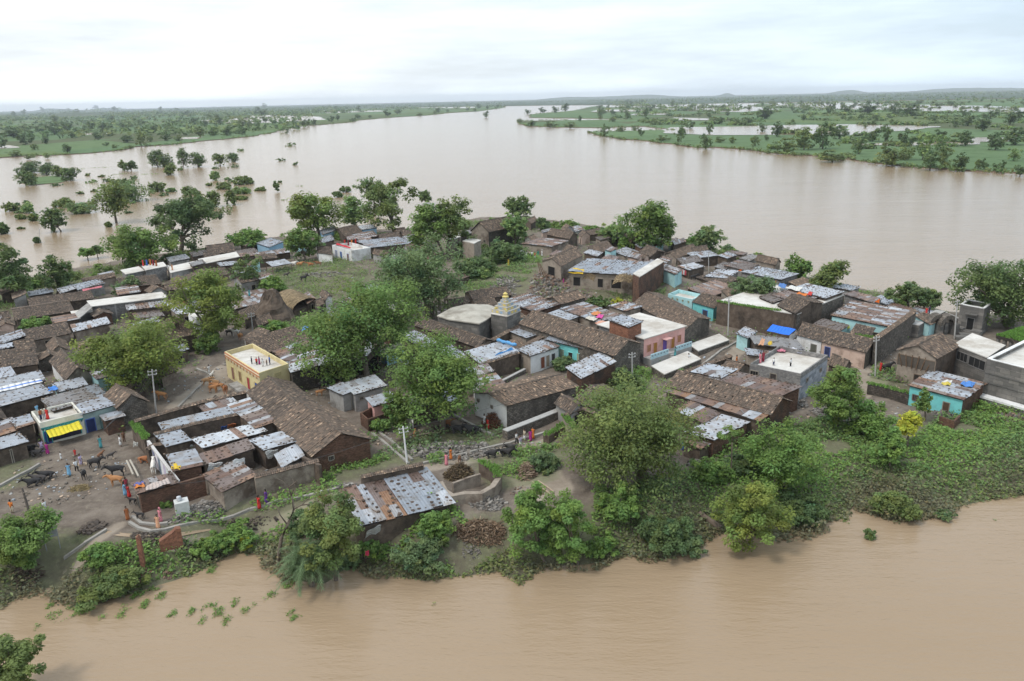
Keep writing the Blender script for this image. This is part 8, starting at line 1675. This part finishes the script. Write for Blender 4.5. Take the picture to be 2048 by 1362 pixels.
# ------------------------------------------------------------------ animals
def beast(kind):
 """head towards -Y"""
 lie = 'lying' in kind; slim = kind == 'goat'
 h = .62 if lie else 1.0; L = 1.0
 v = [(0, .55, h + .12), (0, .15, h + .05), (0, -.30, h + .08), (0, -.55, h + .16), (0, -.80, h + .34), (0, -1.0, h + .42), (0, -1.22, h + .26), (0, -1.34, h + .16)]
 r = [(.22, .24), (.27, .31), (.26, .32), (.20, .25), (.13, .16), (.12, .13), (.085, .09), (.065, .06)]
 if slim: r = [(a * .72, b * .72) for a, b in r]
 e = [(i, i + 1) for i in range(7)]
 def add(p, rad, par): v.append(p); r.append(rad); e.append((par, len(v) - 1)); return len(v) - 1
 for sg in (-1, 1):
  if lie:
   a = add((sg * .26, .45, .42), .13, 0); a = add((sg * .36, .15, .22), .09, a); a = add((sg * .34, .42, .10), .055, a); add((sg * .33, .25, .06), .05, a)
   a = add((sg * .22, -.38, .40), .10, 2); a = add((sg * .26, -.62, .20), .06, a); a = add((sg * .24, -.42, .08), .05, a); add((sg * .24, -.34, .05), .045, a)
  else:
   a = add((sg * .17, .52, .86), .14, 0); a = add((sg * .18, .42, .62), .085, a); a = add((sg * .18, .60, .40), .058, a); a = add((sg * .18, .56, .10), .045, a); add((sg * .18, .52, .04), .052, a)
   a = add((sg * .16, -.40, .80), .11, 2); a = add((sg * .16, -.42, .44), .06, a); a = add((sg * .16, -.40, .10), .042, a); add((sg * .16, -.44, .04), .05, a)
  add((sg * .22, -.95, h + .42), (.05, .02), 5)
 a = add((0, .80, h + .05), .035, 0); a = add((0, .86, h - .30), .025, a); add((0, .86, max(.08, h - .62)), .04, a)
 return skinned('body', v, e, r, MATS['plain'])
def horns(kind):
 m = MB(); h = (.62 if 'lying' in kind else 1.0) + .50
 for sg in (-1, 1):
  if 'buffalo' in kind: m.tube([(sg * .07, -1.0, h), (sg * .24, -.94, h + .06), (sg * .34, -.76, h + .05), (sg * .30, -.60, h + .12)], [.05, .042, .03, .01], 6)
  elif kind == 'goat': m.tube([(sg * .05, -.98, h), (sg * .08, -.90, h + .16), (sg * .10, -.80, h + .18)], [.03, .02, .008], 5)
  else: m.tube([(sg * .06, -1.0, h), (sg * .16, -1.0, h + .10), (sg * .17, -.98, h + .24)], [.035, .028, .008], 6)
 return m.mesh('horns', MATS['hair'])
BEAST = {k: (beast(k), horns(k)) for k in ('cow', 'buffalo', 'buffalo_lying', 'cow_lying', 'goat')}
HUMP = MB(); HUMP.loft([ring(0, -.42, 1.28, .12, .17, 10), ring(0, -.42, 1.40, .09, .13, 10), ring(0, -.41, 1.47, .03, .05, 10)]); HUMPM = HUMP.mesh('hump', MATS['plain'], smooth=True)
HIDE = {'black': (.028, .026, .026), 'tan': (.36, .17, .07), 'white': (.58, .55, .5), 'brown': (.17, .075, .035), 'dark': (.055, .048, .045), 'fawn': (.42, .24, .12), 'red': (.28, .11, .045)}
HM = {k: mk('hide_' + k, c, tuple(v * 1.25 for v in c), 2.5, .75, .1) for k, c in HIDE.items()}
def animal(px, py, kind, hide, ang, label, s=1.0, cat=None, group=None, name=None):
 p = G(px, py); nm = name or kind.split('_')[0]
 r = bpy.data.objects.new(nm, BEAST[kind][0]); C.objects.link(r); r.location = [float(q) for q in p]; r.rotation_euler = (0, 0, R(ang)); r.scale = (s,) * 3
 r.material_slots[0].link = 'OBJECT'; r.material_slots[0].material = HM[hide]; tag(r, label, cat or nm, group)
 if name not in ('dog',) and s > .5 or kind == 'goat': child_of(r, 'horns', BEAST[kind][1])
 if kind == 'cow' and s > .8: child_of(r, 'hump', HUMPM, HM[hide])
 return r
AN = [(192, 937, 'buffalo', 'black', 90, 'black buffalo standing in the middle of the square', 1.15), (169, 958, 'buffalo', 'black', 20, 'black buffalo facing the viewer in the square', .95), (235, 954, 'buffalo', 'black', -60, 'largest black buffalo standing by the yard posts', 1.25), (60, 906, 'buffalo_lying', 'black', 80, 'black buffalo lying by the shop corner', 1.2), (74, 912, 'buffalo_lying', 'dark', 100, 'dark buffalo lying right of the one at the shop corner', 1.0), (95, 958, 'buffalo_lying', 'black', -70, 'black buffalo lying at the right of the resting herd', 1.2), (80, 965, 'buffalo_lying', 'dark', -80, 'dark buffalo lying in the middle of the resting herd', 1.15), (68, 972, 'buffalo_lying', 'black', -60, 'black buffalo lying lowest in the resting herd', 1.15),
      (202, 917, 'cow', 'brown', 160, 'small brown calf behind the standing buffalo', .65), (222, 918, 'cow', 'dark', 120, 'small dark calf near the painted wall', .65), (234, 972, 'cow', 'tan', -80, 'orange tan cow standing in the square by the shed', 1.1), (309, 945, 'cow', 'white', 200, 'white bullock tied at the painted wall', 1.2), (289, 925, 'cow_lying', 'red', 90, 'reddish cow lying inside the yard posts', 1.0), (281, 1039, 'goat', 'black', -90, 'black goat standing below the brown shed wall', .7), (266, 1010, 'goat', 'black', -100, 'black goat at the open door of the brown shed', .72), (415, 771, 'cow', 'fawn', 90, 'fawn cow at the back left of the lane herd', 1.05), (428, 786, 'cow', 'tan', 80, 'tan cow at the front left of the lane herd', 1.1), (438, 782, 'cow', 'tan', -70, 'tan cow in the middle of the lane herd', 1.1), (452, 787, 'cow', 'red', 10, 'reddish cow facing the viewer in the lane herd', 1.1), (432, 772, 'cow', 'fawn', -90, 'fawn calf behind the lane herd', .85), (424, 757, 'cow', 'white', 170, 'white calf walking up the lane', .8), (324, 800, 'cow', 'tan', -90, 'orange cow under the yellow green tree', 1.1), (648, 779, 'buffalo', 'black', 100, 'black buffalo by the barn wall', 1.15), (640, 792, 'cow', 'tan', 90, 'orange calf beside the barn buffalo', .8), (822, 856, 'cow', 'white', 20, 'white bull in the yard under the small neem', 1.2), (804, 850, 'cow', 'red', 150, 'reddish cow left of the white bull', 1.0), (830, 873, 'cow', 'tan', 180, 'tan calf in the buffalo yard', .65), (893, 852, 'cow_lying', 'brown', 100, 'brown cow lying at the yard tree trunk', 1.0), (915, 866, 'buffalo_lying', 'black', 80, 'black buffalo lying in the yard, left one', 1.3), (945, 867, 'buffalo_lying', 'black', -80, 'black buffalo lying in the yard, right one', 1.35), (919, 924, 'cow', 'brown', 0, 'brown calf at the ruin beside the road', .7), (982, 915, 'buffalo_lying', 'black', 90, 'black buffalo resting by the road, left one', 1.1), (1012, 912, 'buffalo_lying', 'black', 70, 'black buffalo resting by the road, middle one', 1.2), (1024, 903, 'buffalo_lying', 'dark', -60, 'dark buffalo resting by the road, right one', 1.15), (1773, 744, 'buffalo', 'black', 100, 'black buffalo in the right lane by the ruined house', 1.15), (608, 563, 'buffalo', 'black', 80, 'black buffalo grazing in the field, right one', 1.2), (573, 555, 'buffalo', 'dark', 90, 'dark calf buffalo grazing in the field, left one', .9), (600, 532, 'cow_lying', 'tan', 90, 'tan cow lying at the field top, left one', 1.2), (622, 533, 'cow_lying', 'red', -90, 'reddish cow lying at the field top, middle one', 1.2), (637, 533, 'cow', 'brown', -80, 'brown cow at the field top, right one', 1.1), (587, 531, 'cow_lying', 'white', 90, 'white cow lying by the cattle shed', 1.2), (366, 628, 'cow', 'brown', 90, 'brown cow under the tall lane tree', 1.2), (370, 612, 'cow', 'red', 80, 'reddish cow further up the lane from the brown one', 1.1), (460, 672, 'buffalo', 'dark', 90, 'dark buffalo beyond the pole at the lane fork', 1.1), (472, 672, 'cow', 'white', -80, 'white cow beyond the pole at the lane fork', 1.1), (482, 680, 'cow', 'tan', 0, 'tan cow beside the pole at the lane fork', 1.1), (643, 1003, 'goat', 'brown', 90, 'brown dog by the schoolchild on the front road', .55, 'dog', 'dog'), (1119, 551, 'goat', 'white', 90, 'white goat in the mound rubble', .8), (1387, 560, 'buffalo', 'black', 90, 'black buffalo behind the white canopy shed', 1.0)]
for t in AN: animal(*t[:6], s=t[6], name=t[7] if len(t) > 7 else None, cat=t[8] if len(t) > 8 else None)
# ------------------------------------------------------------------ poles, wires and small things
def pole(base, top, label, cross=True, col='pole_grey', water=False, r_=.14):
 b = G(*base) if not water else P(*base, 0.0); d = ray(*top); t = b[1] / d[1]; tp_ = np.array([d[0] * t, d[1] * t, CAMZ + d[2] * t])
 root = empty('power_pole', b, label, 'pole'); m = MB(); m.tube([b - (0, 0, .8), tp_], [r_, r_ * .7], 8); m.build('post', MATS[col], root, org=b)
 if cross:
  ax = nrm(tp_ - b)
  for k in (.35, .85):
   m = MB(); c_ = tp_ - ax * k; m.cbox((c_[0], c_[1], c_[2]), 1.3, .09, .09, .4); o_ = m.build('cross_arm', MATS['pole_grey'], root, org=b)
   for s_ in (-.55, .55):
    q = MB(); q.tube([(c_[0] + s_ * math.cos(.4), c_[1] + s_ * math.sin(.4), c_[2] + .09), (c_[0] + s_ * math.cos(.4), c_[1] + s_ * math.sin(.4), c_[2] + .27)], [.05, .035], 6); q.build('insulator', MATS['white'], o_, org=b)
 return tp_
p1_ = pole((312, 828), (304, 739), 'leaning concrete power pole under the yellow green tree')
p2_ = pole((815, 928), (806, 853), 'white painted power pole at the front path crossing', col='white')
p3_ = pole((506, 674), (502, 625), 'grey power pole at the lane fork')
p4_ = pole((1265, 764), (1264, 705), 'power pole in front of the stone gable of the central house')
p5_ = pole((1456, 672), (1458, 593), 'tall power pole in the lane before the walled house')
p6_ = pole((1751, 754), (1753, 672), 'power pole in the right lane beside the long wall')
p7_ = pole((1909, 678), (1915, 600), 'power pole at the stone shrine')
p8_ = pole((79, 486), (79, 457), 'thin power pole standing alone in the flood', water=True, cross=False, r_=.12)
p9_ = pole((1418, 545), (1417, 505), 'pole beside the white canopy shed', r_=.12, cross=False)
p10_ = pole((690, 394), (692, 372), 'thin pole standing in the river by the broad riverside trees', water=True, cross=False, r_=.12)
def wire(a, b, label, sag=.6, group=None):
 n = 14; m = MB(); m.tube([a + (b - a) * i / n - np.array([0, 0, sag * 4 * (i / n) * (1 - i / n)]) for i in range(n + 1)], .018, 4)
 tag(m.build('power_cable', MATS['wire'], org=a), label, 'cable', group)
sx = P(207, 860, 6.3); gx = P(640, 918, 6.2)
for i, (dz, dx) in enumerate(((-.3, -.5), (-.3, .5), (-.8, -.5), (-.8, .5))):
 wire(p1_ + (dx, 0, dz), P(205 + i * 3, 862 - i * 3, 5.8 - .2 * i), 'thin power cable running from the leaning pole down to the dark kiosk', .4, 'cables from the leaning pole to the kiosk')
wire(p2_ + (0, 0, -.4), P(360, 968, 6.4), 'power cable from the white pole across the gable end of the front hall', 1.0); wire(p2_ + (0, 0, -.3), p4_ + (0, 0, -.4), 'long power cable from the white pole to the pole at the stone gable', 1.2)
for i, (px, py) in enumerate(((371, 1000), (389, 997))):
 g = G(px, py); k = MB(); R0 = .68; cx = np.array([g[0], g[1] + .1, g[2] + R0]); tl = .25
 e = nrm(P(405, 951, 5.5) - P(352, 968, 5.5)); f = lambda a, r: cx + e * r * math.cos(a) + np.array([0, .28, 0.95]) * r * math.sin(a)
 root = empty('cart_wheel', g, ['left wooden spoked cart wheel leaning on the brown wall', 'right wooden spoked cart wheel leaning on the brown wall'][i], 'wheel')
 m = MB(); m.tube([f(2 * math.pi * j / 24, R0) for j in range(25)], .06, 6, (.30, .25, .2)); m.build('rim', MATS['plain'], root, org=g)
 m = MB(); m.tube([cx - (0, .12, 0), cx + (0, .12, 0)], .13, 8, (.25, .2, .16)); m.build('hub', MATS['plain'], root, org=g)
 for j in range(12): m = MB(); m.tube([f(math.pi * j / 6, .1), f(math.pi * j / 6, R0 - .04)], .03, 5, (.28, .23, .18)); m.build('spoke', MATS['plain'], root, org=g)
g = G(366, 1026); root = empty('water_tank', g, 'small white concrete block tank beside the rubble, with a metal pot on top', 'tank'); m = MB(); m.cbox((g[0], g[1], g[2] - .4), 1.5, 1.3, 2.0, .5, (.52, .52, .5)); m.build('tank', MATS['plain'], root, org=g)
m = MB(); m.loft([ring(g[0] - .2, g[1], g[2] + 1.62, .2, .2, 10), ring(g[0] - .2, g[1], g[2] + 1.8, .34, .34, 10), ring(g[0] - .2, g[1], g[2] + 2.0, .22, .22, 10), ring(g[0] - .2, g[1], g[2] + 2.1, .26, .26, 10)], (.55, .56, .58)); thing_mb('metal_pot', m, MATS['plain'], 'shiny round metal water pot standing on the white tank', 'pot', smooth=True)
g = G(108, 1102); root = empty('sign_board', g, 'blank grey metal sign board on two posts at the bank, left', 'sign'); m = MB(); m.cbox((g[0] - .2, g[1], g[2] + 1.7), 1.7, .06, 1.2, .3, (.34, .35, .36)); m.build('board', MATS['plain'], root, org=g)
for s_ in (-.7, .6): m = MB(); m.tube([(g[0] + s_, g[1] + .08 + s_ * .3, g[2] - .5), (g[0] + s_, g[1] + .08 + s_ * .3, g[2] + 2.8)], .05, 6, (.3, .3, .3)); m.build('post', MATS['plain'], root, org=g)
def ruin_wall(px0, px1, base_px, hts, t, mat, name, label):
 g0, g1 = G(*px0), G(*px1); d = g1 - g0; d[2] = 0; L = np.linalg.norm(d); e = d / L; o_ = np.array([-e[1], e[0], 0]) * t; m = MB(); n = len(hts) - 1; zb = min(g0[2], g1[2]) - .6
 fr = [[g0 + e * L * i / n + o_ * k for i in range(n + 1)] for k in (0, 1)]
 for i in range(n):
  A_, B_ = fr[0][i], fr[0][i + 1]; Cq, D_ = fr[1][i + 1], fr[1][i]
  T_ = lambda p, z: np.array([p[0], p[1], z]); z0, z1 = zb + hts[i] + .6, zb + hts[i + 1] + .6
  m.quad(T_(A_, zb), T_(B_, zb), T_(B_, z1), T_(A_, z0)); m.quad(T_(Cq, zb), T_(D_, zb), T_(D_, z0), T_(Cq, z1)); m.face([T_(A_, z0), T_(B_, z1), T_(Cq, z1), T_(D_, z0)])
 m.quad(T_(fr[1][0], zb), T_(fr[0][0], zb), T_(fr[0][0], zb + hts[0] + .6), T_(fr[1][0], zb + hts[0] + .6)); m.quad(T_(fr[0][n], zb), T_(fr[1][n], zb), T_(fr[1][n], zb + hts[n] + .6), T_(fr[0][n], zb + hts[n] + .6))
 return thing_mb(name, m, MATS[mat], label, 'ruin')
ruin_wall((322, 1106), (368, 1098), None, [1.5, 1.75, 2.0, 2.2, 2.6, 2.5], .7, 'red_brick', 'brick_ruin', 'broken slab of red brick wall on the front bank')
ruin_wall((283, 1142), (291, 1142), None, [4.0, 4.1, 3.7], .6, 'red_brick', 'brick_pillar', 'tall leaning red brick pillar on the front bank')
def log(a, b, r0, r1, label, col=(.17, .13, .10), name='log', cat='log', dz=0):
 p, q = G(*a), G(*b); m = MB(); m.tube([p + (0, 0, r0 + dz), (p + q) / 2 + (0, 0, r0 + .05 + dz), q + (0, 0, r1 + dz)], [r0, (r0 + r1) / 2, r1], 8, col); return thing_mb(name, m, MATS['plain'], label, cat)
log((1398, 1030), (1440, 1062), .3, .38, 'thick fallen log on the bank with one end at the water'); log((1065, 965), (1105, 992), .09, .09, 'longer pale timber beam lying in the green yard', (.36, .28, .2), 'beam', 'beam'); log((1076, 962), (1108, 985), .08, .08, 'pale timber beam lying beside the longer one', (.38, .3, .22), 'beam', 'beam'); log((832, 872), (880, 866), .12, .1, 'pale log lying in the buffalo yard', (.3, .25, .19))
log((255, 930), (268, 958), .12, .12, 'left rail of the yard posts by the painted wall', (.4, .36, .3), 'rail', 'rail', .5); log((262, 929), (279, 962), .12, .12, 'right rail of the yard posts by the painted wall', (.4, .36, .3), 'rail', 'rail', .5); log((965, 752), (1000, 742), .1, .1, 'plank lying in the central yard', (.4, .42, .45), 'plank', 'plank')
g = G(58, 1022); m = MB(); m.tube([g - (0, 0, .5), g + (-.1, 0, 1.6), g + (-.2, 0, 3.0)], [.16, .13, .1], 7, (.12, .1, .085));
for k in range(4): m.cbox((g[0] - .1, g[1], g[2] + .6 + k * .6), .7, .12, .1, k * .7, (.13, .11, .09))
thing_mb('wooden_post', m, MATS['plain'], 'dark notched wooden post standing in the square, left', 'post')
def kerb(pxs, label, w=.35, h=.28, name='kerb'):
 pts = [G(*p) for p in pxs]; m = MB()
 for i in range(len(pts) - 1):
  p, q = pts[i], pts[i + 1]; d = q - p; L = np.linalg.norm(d); n = max(1, int(L / 1.5)); o_ = nrm(np.array([-d[1], d[0], 0])) * w
  for j in range(n):
   a, b = p + d * j / n, p + d * (j + 1) / n; a[2] = hz(a[0], a[1]) - .25; b[2] = hz(b[0], b[1]) - .25; g_ = rng.uniform(.85, 1.1); m.box(a, b - a, o_, (0, 0, h + .25), (.30 * g_, .28 * g_, .25 * g_))
 o = m.build(name, MATS['plain'], org=pts[0]); return tag(o, label, kind='structure')
kerb([(256, 1048), (275, 1060), (300, 1066), (330, 1063), (400, 1047), (500, 1022), (580, 1003), (660, 984), (706, 972)], 'pale concrete kerb along the front road', name='kerb')
kerb([(262, 1036), (280, 1050), (310, 1053), (335, 1050)], 'short inner drain edge at the path corner'); kerb([(128, 1120), (170, 1090), (215, 1062)], 'broken concrete path edge at the bank'); kerb([(0, 975), (40, 953), (82, 930)], 'concrete drain edge across the left square'); kerb([(742, 868), (780, 900), (815, 930)], 'drain along the path between yard and hall'); kerb([(752, 862), (790, 893), (822, 922)], 'second drain edge along the path between yard and hall')
kerb([(845, 930), (900, 918), (1000, 893), (1040, 882), (1090, 868)], 'stone edge of the front road below the rubble slope'); kerb([(345, 830), (400, 776), (425, 752), (395, 738)], 'stone edge of the left lane'); kerb([(905, 832), (960, 862), (985, 872)], 'concrete edge of the buffalo yard'); kerb([(1395, 740), (1440, 705), (1480, 682)], 'stone drain edge in the pink house lane')
m = MB(); pts_ = [G(*p) for p in ((135, 1112), (185, 1072), (240, 1036), (262, 1046), (215, 1076), (160, 1112))]
for i, (pxs, lb) in enumerate((([(215, 1062), (250, 1066), (300, 1071), (300, 1076), (240, 1073), (210, 1068)], 'long puddle on the wet front road'), ([(310, 1074), (360, 1068), (420, 1058), (422, 1061), (360, 1073), (312, 1078)], 'wheel rut puddle on the front road'), ([(150, 928), (172, 924), (176, 930), (158, 934)], 'shallow puddle in the buffalo square'))):
 m = MB(); q = [G(*p) for p in pxs]; c_ = sum(q) / len(q); c_[2] = hz(c_[0], c_[1])
 for a_, b_ in zip(q, q[1:] + q[:1]): m.face([(c_[0], c_[1], c_[2] + .05), (a_[0], a_[1], hz(a_[0], a_[1]) + .03), (b_[0], b_[1], hz(b_[0], b_[1]) + .03)])
 tag(m.build('puddle', WATER), lb, kind='structure')
for i, (px, py, t_) in enumerate(((1758, 612, 596), (1552, 570, 560), (1483, 545, 538))):
 b_ = P(px, py, 7.8); k = proj(b_)[2] / FPX; root = empty('flag', b_, ['orange pennant flag on the long walled house roof', 'orange flag at the corner of the stone studded roofs', 'small orange flag above the white tin roof'][i], 'flag'); hh = (py - t_) * k
 m = MB(); m.tube([(0, 0, -1), (0, 0, hh)], .04, 5, (.2, .15, .1)); m.build('staff', MATS['plain'], root, org=(0, 0, 0)); m = MB(); m.face([(.05, 0, hh), (-.9, .1, hh * .55), (.05, 0, hh * .35)], None, (.75, .16, .02)); m.build('cloth', MATS['cloth'], root, org=(0, 0, 0))
g = G(996, 990);
# ------------------------------------------------------------------ stones on the tin roofs
import bmesh
def pebble(seed):
 r_ = random.Random(seed); bm = bmesh.new(); bmesh.ops.create_icosphere(bm, subdivisions=1, radius=1.0)
 for v in bm.verts: v.co = v.co * r_.uniform(.72, 1.15); v.co.z *= .62
 me = bpy.data.meshes.new('roof_stone'); bm.to_mesh(me); bm.free(); me.materials.append(MATS['stones'])
 ca = me.color_attributes.new('Col', 'FLOAT_COLOR', 'CORNER'); k = r_.uniform(.8, 1.5); ca.data.foreach_set('color', np.tile([k, k * .95, k * .9, 1], len(me.loops)).astype(np.float32)); return me
PEB = [pebble(i) for i in range(5)]
SHORT = {k1.label: 'half rusty half grey roof of the big bank shed', c1.label: 'striped roofs of the front left courtyard house', r10.label: 'tin roofs beside the long tile ridge, front right', c2.label: 'grey roofs of the central courtyard house', s2.label: 'tin roof beside the cream shop'}
vis = []
for x, y, z, r, lb in STONES:
 u, w, dep = proj((x, y, z))
 if -5 < u < 2053: vis.append((r / dep, x, y, z, r, lb))
vis.sort(reverse=True)
for i, (_, x, y, z, r, lb) in enumerate(vis[:290]):
 sh_ = SHORT.get(lb) or 'roof of the ' + ' '.join(lb.split()[:8]).rstrip(',')
 for w_ in (' and', ' with', ' a', ' the', ' of', ' its', ' in', ' by', ' at', ' two'):
  if sh_.endswith(w_): sh_ = sh_[:-len(w_)]
 o = bpy.data.objects.new('roof_stone', PEB[i % 5]); C.objects.link(o); o.location = (float(x), float(y), float(z)); o.scale = (r, r, r); o.rotation_euler = (0, 0, rng.uniform(0, 6.28)); tag(o, 'dark stone weighing down the ' + sh_, 'stone', 'stones on the ' + sh_)
co = []
for k in range(5):
 a = np.zeros(len(PEB[k].vertices) * 3, np.float32); PEB[k].vertices.foreach_get('co', a); co.append(a.reshape(-1, 3))
tri = np.array([list(p.vertices) for p in PEB[0].polygons])
V_, F_ = [], []
for i, (_, x, y, z, r, lb) in enumerate(vis[290:]):
 an = rng.uniform(0, 6.28); c_ = co[i % 5] * r; V_.append(np.stack([c_[:, 0] * math.cos(an) - c_[:, 1] * math.sin(an) + x, c_[:, 0] * math.sin(an) + c_[:, 1] * math.cos(an) + y, c_[:, 2] + z], 1)); F_.append(tri + 12 * 0 + i * len(c_))
me = bpy.data.meshes.new('roof_stones'); me.from_pydata(np.concatenate(V_).tolist(), [], np.concatenate(F_).tolist()); me.materials.append(MATS['stones'])
ca = me.color_attributes.new('Col', 'FLOAT_COLOR', 'CORNER'); ca.data.foreach_set('color', np.tile([1, .95, .9, 1], len(me.loops)).astype(np.float32))
o = bpy.data.objects.new('roof_stones', me); C.objects.link(o); tag(o, 'rows of small dark stones on the farther tin roofs', 'stones', kind='stuff')
